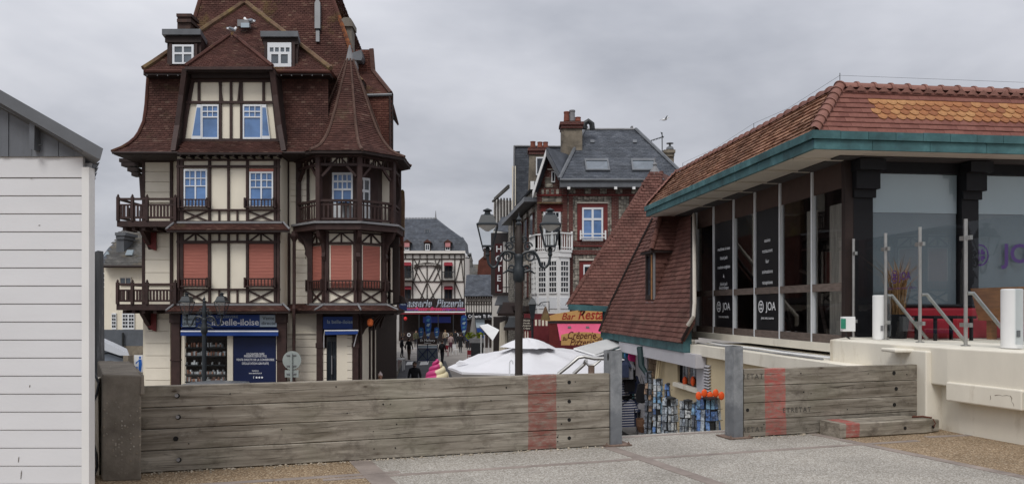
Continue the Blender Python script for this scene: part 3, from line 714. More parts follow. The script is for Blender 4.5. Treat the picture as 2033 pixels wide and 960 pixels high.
# --- balconies on the left corner
def balcony(v0, v1, v2, u0=232.0):
    Yb = 26.25; p = front(Yb); z0, z1, z2 = VZ(v2, Yb), VZ(v1, Yb), VZ(v0, Yb); xa, xb = UX(u0, Yb), UX(350, Yb)
    yb = 30.0
    b = MB(); b.box(xa, xb, Yb, yb, z0, z1 - .02); b.build('balcony_floor', m_timber, hs_)
    top = z2 - .05
    MB().box(xa, xb, Yb - .04, Yb + .06, top, top + .07).build('balcony_rail', m_timber, hs_); MB().box(xa - .02, xa + .08, Yb + .061, yb, top, top + .07).build('balcony_rail', m_timber, hs_)
    MB().box(xa, xb, Yb - .01, Yb + .04, z1 + .06, z1 + .13).build('balcony_rail', m_timber, hs_); MB().box(xa, xa + .05, Yb + .061, yb, z1 + .06, z1 + .13).build('balcony_rail', m_timber, hs_)
    MB().box(xa, xb, Yb - .01, Yb + .04, top - .2, top - .14).build('balcony_rail', m_timber, hs_)
    for u in (u0 + 2.5, 263, 292, 348):
        x = UX(u, Yb); MB().box(x - .045, x + .045, Yb - .05, Yb + .05, z1 - .02, z2 + .06).build('balcony_post', m_timber, hs_)
        MB().lathe((x, Yb, z2 + .06), [(.03, 0), (.05, .03), (.03, .07), (.005, .1)], 6).build('post_knob', m_timber, hs_)
    u = u0 + 8
    while u < 346:
        x = UX(u, Yb); MB().box(x - .035, x + .035, Yb + .0, Yb + .03, z1 + .1, top - .16).build('baluster', m_timber, hs_); u += 6.6
    for i in range(9):
        y = Yb + .4 + i * .4; MB().box(xa + .005, xa + .035, y - .035, y + .035, z1 + .1, top - .16).build('baluster', m_timber, hs_)
    # curved brackets below
    for yy in (Yb + .12, Yb + 1.15):
        pts = [V((UX(248, Yb), yy, z0)), V((UX(286, Yb), yy, z0)), V((UX(286, Yb), yy, VZ(v2 + 44, Yb))), V((UX(279, Yb), yy, VZ(v2 + 42, Yb)))] + [V((UX(279 - 22 * math.sin(t * math.pi / 2), Yb), yy, VZ(v2 + 38 - 32 * (1 - math.cos(t * math.pi / 2)), Yb))) for t in (.2, .4, .6, .8, 1)]
        if yy > Yb + 1: MB().slab(pts, (0, .12, 0)).build('bracket', m_timber, hs_)
        else: MB().slab([p_ + V((0, .75, 0)) for p_ in pts], (0, .06, 0)).build('bracket_board', m_red, hs_)
    for u in (300,):
        x = UX(u, YW); MB().slab([V((x - .07, YW - .001, z0)), V((x - .07, YW - .75, z0)), V((x - .07, YW - .7, z0 - .15)), V((x - .07, YW - .15, z0 - .6)), V((x - .07, YW - .001, z0 - .78))], (.14, 0, 0)).build('bracket', m_timber, hs_)
    for u in (244, 262, 282, 305, 328):
        x = UX(u, Yb); MB().box(x - .06, x + .06, Yb + .1, Yb + .9, z0 - .12, z0 - .002).build('joist', m_timber, hs_)
balcony(394, 437, 449.5); balcony(563, 602, 615, 231.0)
# corbels under the left eave
for i, (u, v, l) in enumerate(((246, 318, 30), (250, 326, 26), (262, 336, 16), (270, 345, 10))):
    panel(hs_, front(YW + .6), rect(u, v, 284, v + 7), .35, m_dkbrown, 'corbel')
timber(hs_, front(YW + .2), 281, 350, 284, 395, 5, .1)
# ================================================================ roofs of the house
LV = [(0, 302, 224, 26.1), (.10, 291, 252, 26.62), (.24, 272, 274, 26.98), (.42, 244, 287, 27.2), (.62, 213, 291.5, 27.3), (1, 147, 296, 27.36)]
def lv(t):
    return curve([(a[0], a[1]) for a in LV], t), curve([(a[0], a[2]) for a in LV], t), curve([(a[0], a[3]) for a in LV], t)
def Sf(s, t):
    v, ul, Y = lv(t); x0 = UX(ul, Y); x1 = UX(652, Y); return V((lerp(x0, x1, s), Y, VZ(v, Y)))
def Sl(s, t):
    v, ul, Y = lv(t); return V((UX(ul, Y), lerp(34.5, Y, s), VZ(v, Y)))
tile_surf(Sf, 40, 36, .02, m_htile, 'mansard_tiles', hs_); tile_surf(Sl, 40, 36, .02, m_htile, 'mansard_tiles', hs_)
def deck(S, nm, n=12):
    mb = MB(); 
    for i in range(n):
        mb.poly([S(0, i / n), S(1, i / n), S(1, (i + 1) / n), S(0, (i + 1) / n)])
    o = mb.build(nm, m_dkbrown, hs_, fix=False); o.location += V((.0, .03, -.03)); return o
fq = [front(27.9).at(*q) for q in ((640, 302), (706, 302), (706, 146), (640, 146))]; tile_plane(fq, (1, 0, 0), (0, -1, 0), .17, .085, .018, m_htile, 'mansard_tiles', hs_); MB().slab([p + V((0, .015, 0)) for p in fq], (-.3, .6, 0)).build('mansard_deck', m_dkbrown, hs_)
deck(Sf, 'mansard_deck'); o = deck(Sl, 'mansard_deck'); o.location += V((.03, 0, 0))
mb = MB(); a = [Sf(0, 0), Sf(1, 0)]; mb.slab([a[0] + V((.02, .02, -.01)), a[1] + V((0, .02, -.01)), V((a[1].x, 27.6, a[1].z - .05)), V((a[0].x, 34.5, a[0].z - .01))], (0, 0, -.07)); mb.build('eave_soffit', m_dkbrown, hs_)
MB().tube([Sf(i / 6, 0) + V((0, -.03, -.03)) for i in range(7)], .045, 6).build('gutter', m_dkbrown, hs_)
MB().tube([Sl(0, t) for t in ()] or [Sf(0, i / 14) + V((-.02, -.02, .03)) for i in range(15)], .06, 6).build('hip_tiles', m_htile_up, hs_)
# cornice and upper roof
YC = 26.95
mb = MB(); mb.box(UX(286, YC), UX(655, YC), YC - .05, YC + .5, VZ(150, YC), VZ(140, YC)); mb.box(UX(286, YC) - .02, UX(286, YC) + .5, YC + .51, 34.5, VZ(150, YC), VZ(140, YC)); mb.build('upper_cornice', m_dkbrown, hs_)
MB().tube([at(287, 141, YC - .06), at(656, 142, YC - .06)], .07, 8).build('cornice_roll', m_htile_up, hs_)
for i in range(18): MB().tube([at(292 + i * 20.5, 148.5, YC - .06), at(292 + i * 20.5, 151, YC - .06)], .014, 5).build('tile_end', m_lead, hs_)
ap = at(490, 9, 29.9); apl = at(483, 9, 29.9); e0, e1 = at(285, 139, YC - .08), at(657, 140, YC - .08)
def roofplane(pts, adir, m_, tw=.17, ch=.085, th=.02, nm='roof_tiles', par=None, dk=None):
    par = par or hs_; pts = [V(p) for p in pts]; n = (pts[1] - pts[0]).cross(pts[2] - pts[0]).normalized(); 
    if n.z < 0: n = -n
    tile_plane(pts, adir, n, tw, ch, th, m_, nm, par)
    MB().slab([p - n * .012 for p in pts], -n * .06).build('roof_deck', dk or m_, par)
roofplane([e0, e1, ap, apl], (1, 0, 0), m_htile_up)
bk = V((e0.x, 34.5, e0.z)); roofplane([bk, e0, apl, V((apl.x, 34.5, apl.z))], (0, -1, 0), m_htile_up)
bk2 = V((e1.x, 31, e1.z)); roofplane([e1, bk2, V((ap.x, 31, ap.z)), ap], (0, 1, 0), m_htile_up)
for a, b in ((e0, apl), (e1, ap)): MB().tube([lerp(a, b, i / 10) + V((0, -.03, .05 + random.uniform(-.012, .012))) for i in range(11)], .10, 6).build('hip_tiles', m_hip, hs_)
f4 = [at(352, 152, 30.4), at(714, 152, 30.4), at(628, -95, 31.8), at(427, -95, 31.8)]
roofplane(f4, (1, 0, 0), m_htile_up, ch=.092, th=.026)
roofplane([V((f4[0].x, 38, f4[0].z)), f4[0], f4[3], V((f4[3].x, 36.5, f4[3].z))], (0, -1, 0), m_htile_up, ch=.1); roofplane([f4[1], V((f4[1].x, 38, f4[1].z)), V((f4[2].x, 36.5, f4[2].z)), f4[2]], (0, 1, 0), m_htile_up, ch=.1)
m_orange = mat('orange_lichen', (.24, .085, .03), .9, .3, 4, .3, 20, stain=((.10, .04, .025), 5, .45, .6))
for a, b, mt in ((f4[0], f4[3], m_htile_up), (f4[1], f4[2], m_htile_up), (lerp(f4[1], f4[2], .2) + V((0, -.03, .02)), lerp(f4[1], f4[2], .46) + V((0, -.03, .02)), m_orange)): MB().tube([lerp(a, b, i / 14) + V((0, 0, .03)) for i in range(15)], .09, 6).build('hip_tiles', mt, hs_)
p30 = Plane(f4[0], (f4[1] - f4[0]).cross(f4[3] - f4[0]))
if p30.n.y > 0: p30 = Plane(p30.p, -p30.n)
vt = MB(); vt.slab([p30.at(*q) for q in ((627, 62), (638, 62), (638, 12), (635, 5), (630, 5), (627, 12))], p30.n * .2); vt.slab([p30.at(*q) for q in ((628.5, 86), (635.5, 86), (635.5, 62.5), (628.5, 62.5))], p30.n * .12); vt.build('zinc_vent', m_zinc, hs_)
# upper dormers
def updormer(u0, u1, v0, v1, wu0, wv0, wu1, wv1, box):
    Y = 27.1; p = front(Y)
    mb = MB(); mb.slab([p.at(*q) for q in rect(u0 + 5, v0 + 8, u1 - 4, v1)], (-.3, 1.6, 0)); mb.build('dormer_body', m_timber, hs_)
    mb = MB(); mb.slab([p.at(*q) for q in rect(u0, v0, u1, v0 + 11)], (-.35, 1.8, 0)); o = mb.build('dormer_roof', m_zinc, hs_); o.location.y -= .22
    mb = MB(); mb.slab([p.at(*q) for q in rect(u0 + 3, v0 + 12, u1 - 2, v0 + 24)], (0, -.1, 0)); mb.build('dormer_fascia', m_dkbrown, hs_)
    w = window(hs_, p, wu0, wv0, wu1, wv1, ([(.1, .08, .46, .50), (.54, .08, .9, .50), (.1, .6, .46, .9), (.54, .6, .9, .9)] if not box else [(.16, .14, .46, .52), (.56, .14, .86, .52), (.1, .62, .26, .8), (.32, .62, .48, .8), (.55, .62, .71, .8), (.77, .62, .93, .8)]), pm=m_grey_pane, t=.12)
    for u in (wu0 - 4, wu1 + 4): timber(hs_, p, u, wv0 - 2, u, wv1 + 2, 5, .1)
updormer(327, 403, 62, 131, 345, 91, 387, 129, 0); updormer(521, 595, 66, 136, 533, 87, 580, 135, 1)
# central attic bay
YA = 26.72; pa_ = front(YA)
mb = MB(); mb.slab([pa_.at(*q) for q in ((358, 282), (556, 282), (543, 158), (380, 158))], (0, .6, 0)); mb.build('wall', m_cream, hs_)
for u in (396, 438.5, 459.5, 480, 524): timber(hs_, pa_, u, 160, u, 279, 4.5)
for q in ((371, 204, 548, 204, 4.5), (360, 279, 556, 279, 6), (378, 160, 545, 160, 7)): timber(hs_, pa_, *q, .085)
for q in ((384, 160, 362, 279, 6), (540, 160, 553, 279, 6), (376, 205, 366, 279, 3), (478, 160, 474, 203, 3), (436, 160, 442, 203, 3)): timber(hs_, pa_, *q, .075)
window(hs_, pa_, 402, 209, 436, 277, [(.07, .05, .93, .62), (.07, .655, .335, .785), (.37, .655, .63, .785), (.665, .655, .93, .785), (.07, .815, .335, .95), (.37, .815, .63, .95), (.665, .815, .93, .95)], t=.1)
window(hs_, pa_, 484, 209, 521, 277, [(.07, .05, .93, .62), (.07, .655, .335, .785), (.37, .655, .63, .785), (.665, .655, .93, .785), (.07, .815, .335, .95), (.37, .815, .63, .95), (.665, .815, .93, .95)], t=.1)
def tri(c): 
    w = MB(); q = [pa_.at(*x) for x in c]; w.slab(q, (0, -.1, 0)); o = w.build('window', m_winwhite, hs_); ce = sum(q, V()) / 4
    MB().slab([lerp(x, ce, .18) for x in q], (0, -.103, 0)).build('pane', m_skyrefl_pane, o)
tri(((382, 277), (401.5, 277), (401.5, 209), (393, 209))); tri(((521.5, 277), (538, 277), (530, 209), (521.5, 209)))
# its hipped hood, side brackets and tiled apron
ha, hb = at(368, 134, 26.15), at(541, 134, 26.15); hp1, hp2 = at(455, 73, 27.7), at(465, 73, 27.7)
roofplane([ha, hb, hp2, hp1], (1, 0, 0), m_htile_up, ch=.08)
for a, b, s in ((ha, hp1, -1), (hb, hp2, 1)):
    c = V((a.x, 27.7, a.z)); pts = [c, a, b] if s < 0 else [a, c, b]; roofplane(pts, (0, -1, 0), m_htile_up)
    MB().tube([lerp(a, b, i / 9) + V((0, -.02, .045 + random.uniform(-.01, .015))) for i in range(10)], .07, 6).build('hip_tiles', m_htile_up, hs_)
mb = MB(); mb.slab([ha + V((0, .02, -.03)), hb + V((0, .02, -.03)), V((hb.x, 27.0, hb.z - .03)), V((ha.x, 27.0, ha.z - .03))], (0, 0, -.09)); mb.build('hood_soffit', m_dkbrown, hs_)
MB().bar(at(368, 136, 26.13), at(541, 136, 26.13), .1, .05, (0, -1, 0)).build('fascia', m_timber, hs_)
MB().bar(at(382, 150, 26.55), at(541, 150, 26.55), .2, .1, (0, -1, 0)).build('hood_beam', m_dkbrown, hs_)
for s, q in ((-1, [(369, 138, 26.3), (362, 190, 26.5), (354, 250, 26.5), (346, 300, 26.2)]), (1, [(541, 138, 26.3), (548, 190, 26.5), (556, 250, 26.5), (565, 300, 26.2)])):
    P = [at(*x) for x in q]
    for a, b in zip(P, P[1:]): MB().bar(a, b, .17, .12, (0, -1, 0)).build('side_bracket', m_timber, hs_)
    mb = MB(); mb.slab([P[0] + V((-.0 * s, 0, 0)), P[1], P[2], P[3], P[3] + V((0, .5, 0)), P[0] + V((0, 1.0, 0))], (.08 * -s, 0, 0)); mb.build('bracket_cheek', m_dkbrown, hs_)
q = [at(353, 303, 25.95), at(560, 303, 25.95), at(550, 279, 26.7), at(364, 279, 26.7)]; roofplane(q, (1, 0, 0), m_htile, ch=.075)
MB().bar(at(353, 305, 25.9), at(560, 305, 25.9), .07, .05, (0, -1, 0)).build('apron_fascia', m_dkbrown, hs_)
for i in range(12): MB().box(UX(360 + i * 17.5, 26.1) - .03, UX(360 + i * 17.5, 26.1) + .03, 26.0, 26.4, VZ(312, 26.1), VZ(307.5, 26.1)).build('joist', m_dkbrown, hs_)
# chimneys
def chimney(u0, u1, v0, v1, Y, mt, cap, par, d=.6):
    mb = MB(); mb.slab([at(u0 + 2, v1, Y), at(u1 - 2, v1, Y), at(u1 - 2, v0, Y), at(u0 + 2, v0, Y)], (0, d, 0)); mb.build('chimney_stack', mt, par)
    mb = MB(); mb.slab([at(u0, v0 + 6, Y - .06), at(u1, v0 + 6, Y - .06), at(u1, v0, Y - .06), at(u0, v0, Y - .06)], (0, d + .12, 0)); mb.build('chimney_cap', cap, par)
m_brickdk = NT('chimney_brick'); kb = m_brickdk; bt = kb.n('ShaderNodeTexBrick'); kb.l(kb.coord(1, 1, 1), bt.inputs[0]); bt.inputs['Scale'].default_value = 1
bt.inputs['Color1'].default_value = (.085, .05, .04, 1); bt.inputs['Color2'].default_value = (.055, .035, .03, 1); bt.inputs['Mortar'].default_value = (.05, .045, .04, 1); bt.inputs['Brick Width'].default_value = .22; bt.inputs['Row Height'].default_value = .075; bt.inputs['Mortar Size'].default_value = .008
m_brickdk = kb.fin(bt.outputs[0], .9)
chimney(350, 380, 27, 66, 28.6, m_brickdk, m_brickdk, hs_); chimney(351, 379, 38, 42, 28.58, m_brickdk, m_brickdk, hs_, .66)
mb = MB(); c0 = at(688, 100, 31.2); mb.slab([at(678, 110, 31.0), at(698, 110, 31.0), at(698, 50, 31.0), at(678, 50, 31.0)], (0, .6, 0)); mb.build('chimney_stack', m_conc, hs_)
mb = MB(); mb.slab([at(a, b, 30.9) for a, b in ((675, 52), (700, 52), (700, 42), (696, 36), (690, 34.5), (682, 35), (677, 40))], (0, .8, 0)); mb.build('chimney_cap', m_conc, hs_)
# right flank, tile hung
m_hipc = mat('flank_hip', (.085, .045, .036), .85, .3, 5, .3, 20)
YR = 28.35; pr_ = front(YR)
m_flank = tilemat('flank_tile', [(0, (.085, .030, .022)), (.6, (.105, .038, .027)), (1, (.14, .06, .042))], rough=.8)
fl = [pr_.at(*q) for q in ((690, 312), (777, 312), (777, 190), (690, 190))]; tile_plane(fl, (1, 0, 0), (0, -1, 0), .17, .085, .018, m_flank, 'hung_tiles', hs_)
mb = MB(); mb.slab([p + V((0, .015, 0)) for p in fl], (-.86, 5, 0)); mb.build('flank_wall', m_flank, hs_)
MB().tube([pr_.at(716, 190, .06), pr_.at(778, 188, .06)], .06, 8).build('gutter', m_zinc, hs_)
MB().tube([pr_.at(774, 192, .05), pr_.at(775, 310, .05)], .045, 6).build('downpipe', m_timber, hs_)
mb = MB(); mb.slab([pr_.at(*q) for q in ((776, 306), (781, 306), (781, 187), (779, 182), (776, 188))], (-.88, 5, 0)); mb.build('verge', m_dkbrown, hs_)
q = [pr_.at(716, 189, .05), pr_.at(776, 187, .05), at(740, 142, 29.4), at(704, 142, 29.4)]; roofplane(q, (1, 0, 0), m_htile_up)
mb = MB(); mb.slab([q[1], V((q[1].x - .4, 33, q[1].z)), V((q[2].x - .4, 33, q[2].z)), q[2]], (-.05, 0, -.05)); mb.build('roof_deck', m_htile_up, hs_)
for a, b in ((q[1], q[2]), (q[0], q[3])): MB().tube([lerp(a, b, i / 8) + V((0, -.02, .04)) for i in range(9)], .08, 6).build('hip_tiles', m_hipc, hs_)
f5 = [at(*c) for c in ((706, 147, 29.45), (742, 147, 29.45), (738, 98, 29.45), (706, 98, 29.45))]; tile_plane(f5, (1, 0, 0), (0, -1, 0), .17, .085, .018, m_flank, 'hung_tiles', hs_); MB().bar(f5[1], f5[2], .16, .1, (0, -1, 0)).build('verge', m_hipc, hs_); mb = MB(); mb.slab([p + V((0, .02, 0)) for p in f5], (-.5, 2.5, 0)); mb.build('flank_wall', m_dkbrown, hs_)
mb = MB(); mb.slab([at(690, 108, 28.9), at(717, 99, 28.9), at(720, 113, 28.9), at(717, 120, 28.9), at(692, 118, 28.9)], (0, .9, 0)); mb.build('side_dormer_roof', m_zinc, hs_)
mb = MB(); mb.slab([at(700, 150, 29.0), at(707, 150, 29.0), at(707, 116, 29.0), at(700, 116, 29.0)], (0, .6, 0)); mb.build('side_dormer_post', m_winwhite, hs_)
mb = MB(); mb.slab([at(690, 178, 28.2), at(722, 184, 28.2), at(721, 158, 28.2), at(698, 146, 28.2)], (0, .9, 0)); mb.build('side_dormer', m_dkbrown, hs_); mb = MB(); mb.slab([at(698, 157, 28.1), at(721, 158, 28.1), at(714, 149, 28.3), at(700, 144, 28.3)], (0, .9, 0)); mb.build('side_dormer_hood', m_hip, hs_)
# ================================================================ corner turret
TX, TY = UX(673, 26.2), 27.94
def oc(R_, k, z):
    a = R(-112.5 + 45 * k); return V((TX + R_ * math.cos(a), TY + R_ * math.sin(a), z))
def tz(v): return VZ(v, 26.25)
def fnrm(k): a = R(-90 + 45 * k); return V((math.cos(a), math.sin(a), 0))
def fpt(R_, k, s, v): return lerp(oc(R_, k, tz(v)), oc(R_, k + 1, tz(v)), s)
def fbar(R_, k, s0, v0, s1, v1, w, t=.06, m=None, name='timber', off=0.0):
    n = fnrm(k); return MB().bar(fpt(R_, k, s0, v0) + n * off, fpt(R_, k, s1, v1) + n * off, px(w, 26.3), t, n).build(name, m or m_timber, hs_)
def ring(R_, v0, v1, m, name, ks=range(-2, 5)):
    mb = MB(); b = [oc(R_, k, tz(v1)) for k in range(8)]; mb.slab(b, (0, 0, tz(v0) - tz(v1))); return mb.build(name, m, hs_)
# witch-hat roof
m_hipb = mat('brown_hip', (.095, .055, .042), .85, .3, 5, .3, 20)
prof = [(0, 2.32, 303), (.05, 2.02, 296), (.11, 1.72, 286), (.21, 1.42, 266), (.33, 1.17, 243), (.52, .86, 200), (.70, .60, 160), (.85, .36, 125), (1, .12, 88)]
def trad(t): return curve([(a, b) for a, b, c in prof], t)
def tv(t): return curve([(a, c) for a, b, c in prof], t)
for k in (-2, -1, 0, 1, 2, 3):
    def S(s, t, k=k): r = trad(t); z = tz(tv(t)); return lerp(oc(r, k, z), oc(r, k + 1, z), s)
    mb = MB(); h = 46; 
    for r in range(h):
        n_ = max(1, round((S(1, r / h) - S(0, r / h)).length / .17))
        for c in range(n_ + (r % 2)):
            s0 = max(0, (c - (.5 if r % 2 else 0)) / n_); s1 = min(1, (c + 1 - (.5 if r % 2 else 0)) / n_)
            if s1 - s0 < .01: continue
            A, B, C, D = S(s0, r / h), S(s1, r / h), S(s1, min(1, (r + 1.05) / h)), S(s0, min(1, (r + 1.05) / h)); n = (fnrm(k) + V((0, 0, .3))).normalized(); l = .018 * random.uniform(.6, 1.4)
            i = len(mb.v); mb.v += [tuple(x) for x in (A + n * l, B + n * l, C, D, A - n * .02, B - n * .02)]; mb.f += [(i, i + 1, i + 2, i + 3), (i, i + 4, i + 5, i + 1)]
    o = mb.build('turret_tiles', m_htile, hs_, fix=False); o['kind'] = 'stuff'
    MB().tube([oc(trad(i / 20) + .015, k, tz(tv(i / 20)) + .015) for i in range(21)], [lerp(.06, .035, i / 20) for i in range(21)], 6).build('hip_tiles', m_hipb, hs_)
mb = MB(); mb.lathe((TX, TY, tz(92)), [(.14, 0), (.16, .03), (.07, .45), (.03, .62)], 8); mb.build('finial', m_lead, hs_)
ring(2.30, 303.5, 309, m_dkbrown, 'turret_eave')
# loggia floor, frieze, posts, rails
ring(2.10, 440, 444, m_lead, 'loggia_ledge'); ring(2.02, 444.2, 456, m_timber, 'loggia_beam'); ring(2.0, 309.2, 312, m_timber, 'loggia_plate')
ring(1.22, 312, 440, m_timber, 'loggia_wall')
RL = 1.90
for k in range(-1, 4): 
    c = oc(RL - .06, k, tz(440)); a = R(-112.5 + 45 * k); d = V((math.cos(a), math.sin(a), 0)) * .085; e_ = V((-d.y, d.x, 0))
    mb = MB(); mb.slab([c - d - e_, c + d - e_, c + d + e_, c - d + e_], (0, 0, tz(311) - tz(440))); mb.build('loggia_post', m_timber, hs_)
for k in (-1, 0, 1, 2):
    w = RL - .1
    fbar(w, k, 0, 327, 1, 327, 5, .1); fbar(w, k, 0, 398, 1, 398, 4.5, .1, name='loggia_rail'); fbar(w, k, 0, 406, 1, 406, 2.5, .06, name='loggia_rail'); fbar(w, k, 0, 434, 1, 434, 4, .06, name='loggia_rail')
    for s in (.07, 1 - .07):
        q = .24 if s < .5 else -.24; fbar(w, k, s, 350, s + q, 329, 4.5, .09)
    n = 9
    for i in range(1, n): fbar(w, k, i / n, 399, i / n, 435, 3.1, .03, name='baluster', off=.02)
    for i in range(1, 7): fbar(w, k, i / 7, 311, i / 7, 326, 2.6, .04, name='frieze_slat')
    fbar(w, k, .3, 326, .48, 312, 2.8, .06); fbar(w, k, .7, 326, .52, 312, 2.8, .06)
    for (s0, s1) in ((.3, .48), (.52, .7)): 
        nn = fnrm(k); MB().slab([fpt(w - .03, k, s0, 326), fpt(w - .03, k, s1, 326), fpt(w - .03, k, s1, 313), fpt(w - .03, k, s0, 313)], nn * .01).build('frieze_panel', m_cream, hs_)
def fwin(R_, k, s0, v0, s1, v1, panes, fm, pm, t=.05, name='window'): return window3(hs_, fpt(R_, k, s0, v1), fpt(R_, k, s1, v1), fpt(R_, k, s1, v0), fpt(R_, k, s0, v0), fnrm(k), panes, fm, pm, t, name)
fwin(1.22, 0, .10, 337, .88, 432, [(.08, .36, .47, .62), (.53, .36, .92, .62), (.08, .66, .25, .79), (.30, .66, .47, .79), (.53, .66, .70, .79), (.75, .66, .92, .79), (.08, .83, .25, .95), (.30, .83, .47, .95), (.53, .83, .70, .95), (.75, .83, .92, .95)], m_winwhite, m_skyrefl_pane)
fwin(1.22, 1, .05, 345, .6, 432, [(.1, .4, .45, .66), (.55, .4, .9, .66), (.1, .72, .45, .94), (.55, .72, .9, .94)], m_winwhite, m_dark_pane)
# bar furniture on the loggia
lt = thing('loggia_table', 'small dark table and chair shape behind the turret balcony rail', 'table', fpt(1.5, 0, .6, 440))
mb = MB(); c = fpt(1.52, 0, .62, 440); mb.lathe(c, [(.05, 0), (.03, .1), (.03, .62), (.26, .64), (.26, .68)], 10); mb.build('table_top', m_iron, lt)
# bay window of the first floor
ring(1.46, 456, 604, m_cream, 'bay_wall')
R1 = 1.465
for k in (-1, 0, 1, 2):
    for s in (0, 1): fbar(R1, k, .05 if s == 0 else .95, 457, .05 if s == 0 else .95, 603, 7.5, .09)
    fbar(R1, k, 0, 481, 1, 481, 4.5, .07); fbar(R1, k, 0, 460, 1, 460, 3, .07); fbar(R1, k, 0, 573, 1, 573, 4.5, .09); fbar(R1, k, 0, 602, 1, 602, 3, .07)
    fbar(R1, k, .5, 461, .5, 480, 3, .045); fbar(R1, k, .14, 479, .46, 462, 2.8, .05); fbar(R1, k, .86, 479, .54, 462, 2.8, .05)
    fbar(R1, k, .12, 576, .88, 601, 3, .045); fbar(R1, k, .12, 601, .88, 576, 3, .055)
    n = fnrm(k); MB().slab([fpt(R1, k, .14, 570), fpt(R1, k, .86, 570), fpt(R1, k, .86, 485), fpt(R1, k, .14, 485)], n * .03).build('roller_blind', m_blind, hs_)
    for s in (.155, .845): fbar(R1, k, s, 484, s, 570, 1.6, .05, m_board, 'blind_track')
    for i in range(8): fbar(R1, k, .12 + i * .108, 557, .12 + i * .108, 572, 1.7, .03, name='window_rail', off=.12)
    fbar(R1, k, .06, 556.5, .94, 556.5, 2.4, .05, name='window_rail', off=.11)
    for s in (.04, .96): fbar(R1, k, s, 553, s, 576, 3, .17, name='rail_post')
    # corbel brackets under the loggia
for k in (-1, 0, 1, 2):
    a = R(-112.5 + 45 * k); d = V((math.cos(a), math.sin(a), 0)); e_ = V((-d.y, d.x, 0)) * .07; c = oc(1.46, k, 0)
    pr = [(0, 457), (.48, 457), (.40, 470), (.2, 482), (.12, 500), (.16, 508), (.1, 516), (.0, 518)]
    MB().slab([c + d * r - e_ + V((0, 0, tz(v))) for r, v in pr], e_ * 2).build('corbel', m_timber, hs_)
c = [front(YW - .05).at(u, v) for u, v in ((594, 462), (622, 462), (622, 604), (612, 604), (612, 512), (607, 505), (609, 490), (604, 478), (597, 470))]
MB().slab(c, (0, -.14, 0)).build('corbel', m_timber, hs_)
# lower pent ring
pr2 = [(2.06, 616), (1.5, 604)]
for k in (-1, 0, 1, 2):
    z0, z1 = tz(616), tz(604); q = [oc(2.06, k, z0), oc(2.06, k + 1, z0), oc(1.5, k + 1, z1), oc(1.5, k, z1)]; roofplane(q, oc(1, k + 1, 0) - oc(1, k, 0), m_htile, ch=.1, dk=m_dkbrown)
    MB().tube([oc(2.07, k, z0 + .03), oc(1.48, k, z1 + .04)], .035, 6).build('hip_strip', m_lead, hs_)
ring(1.62, 601.5, 605.5, m_lead, 'lead_strip'); ring(2.02, 616.5, 622, m_dkbrown, 'turret_soffit')
q = [at(572, 616, 26.75), at(632, 616, 26.75), at(632, 604, 27.28), at(572, 604, 27.28)]; roofplane(q, (1, 0, 0), m_htile, ch=.1, dk=m_dkbrown)
# downpipe between bay and turret
MB().tube([at(584, 460, 26.7), at(584, 604, 26.7), at(583.5, 612, 26.55), at(583.5, 740, 26.55), at(583.5, 850, 26.55)], .06, 8).build('downpipe', m_timber, hs_)
MB().lathe(at(584, 476, 26.7), [(.07, -.05), (.15, .12), (.15, .2), (.1, .22), (.1, .3)], 6).build('rainwater_head', m_timber, hs_)
# turret ground floor: corner entrance
YG = 26.85; pg = front(YG)
for u, w, v0 in ((636, 12, 622), (707, 11, 622)): timber(hs_, pg, u, v0, u, 860, w, .12, name='corner_post'); timber(hs_, pg, u, 680, u, 690, w + 3, .14, name='post_collar')
mb = MB(); mb.slab([pg.at(*q) for q in rect(630, 620, 713, 666)], (0, .4, 0)); mb.build('entrance_lintel', m_dkbrown, hs_)
mb = MB(); mb.slab([pg.at(*q) for q in rect(642, 664, 669, 860)], (0, .05, 0)); o = mb.build('entrance_door', m_dkbrown, hs_); o.location.y += .12
window(hs_, pg, 649, 668, 668, 860, [(.1, .05, .48, .95), (.56, .05, .94, .95)], m_iron, m_dark_pane, .03, .0, 'glass_door')
mb = MB(); mb.bar(pg.at(659, 705, .05), pg.at(659, 742, .05), .03, .03, pg.n); mb.build('door_handle', m_lead, hs_)
panel(hs_, pg, rect(669, 664, 690, 860), .04, m_signgrey if False else m_cream, 'door_leaf'); boards(hs_, pg, 690, 700, 664, 860, 15.8, .06); boards(hs_, pg, 642, 649, 690, 860, 15.8, .06)
sg2 = thing('shop_sign', 'small blue la belle-iloise sign over the corner entrance', 'sign', pg.at(676, 652))
panel(sg2, pg, rect(643, 628, 709, 652), .1, m_blue, 'sign_board'); text('lettering', 'la belle-iloise', m_signgrey, sg2, pg.at(675, 638.5, .105), (1, 0, 0), (0, 0, 1), px(11.5, YG) * .86, offset=.008)
a2 = thing('awning', 'short blue awning over the corner shop entrance', 'awning', pg.at(676, 665), 'blue shop awnings')
mb = MB(); mb.slab([pg.at(645, 653), pg.at(709, 653), pg.at(711, 656, .45), pg.at(644, 656.5, .45)], (0, 0, .02)); mb.build('canopy', m_navy, a2)
panel(a2, pg, ((645, 656.5), (711, 656), (711, 654), (645, 654.6)), .02, m_lettw, 'front_bar', .46); panel(a2, pg, ((646, 664), (710, 662.5), (711, 656.2), (645, 656.7)), .012, m_blue, 'valance', .46)
for u in (645, 711): MB().tube([pg.at(u, 655, .46), pg.at(u - (2 if u < 700 else 4), 668, .3), pg.at(u - (2 if u < 700 else 9), 690, .1)], .02, 5).build('awning_arm', m_lettw, a2)
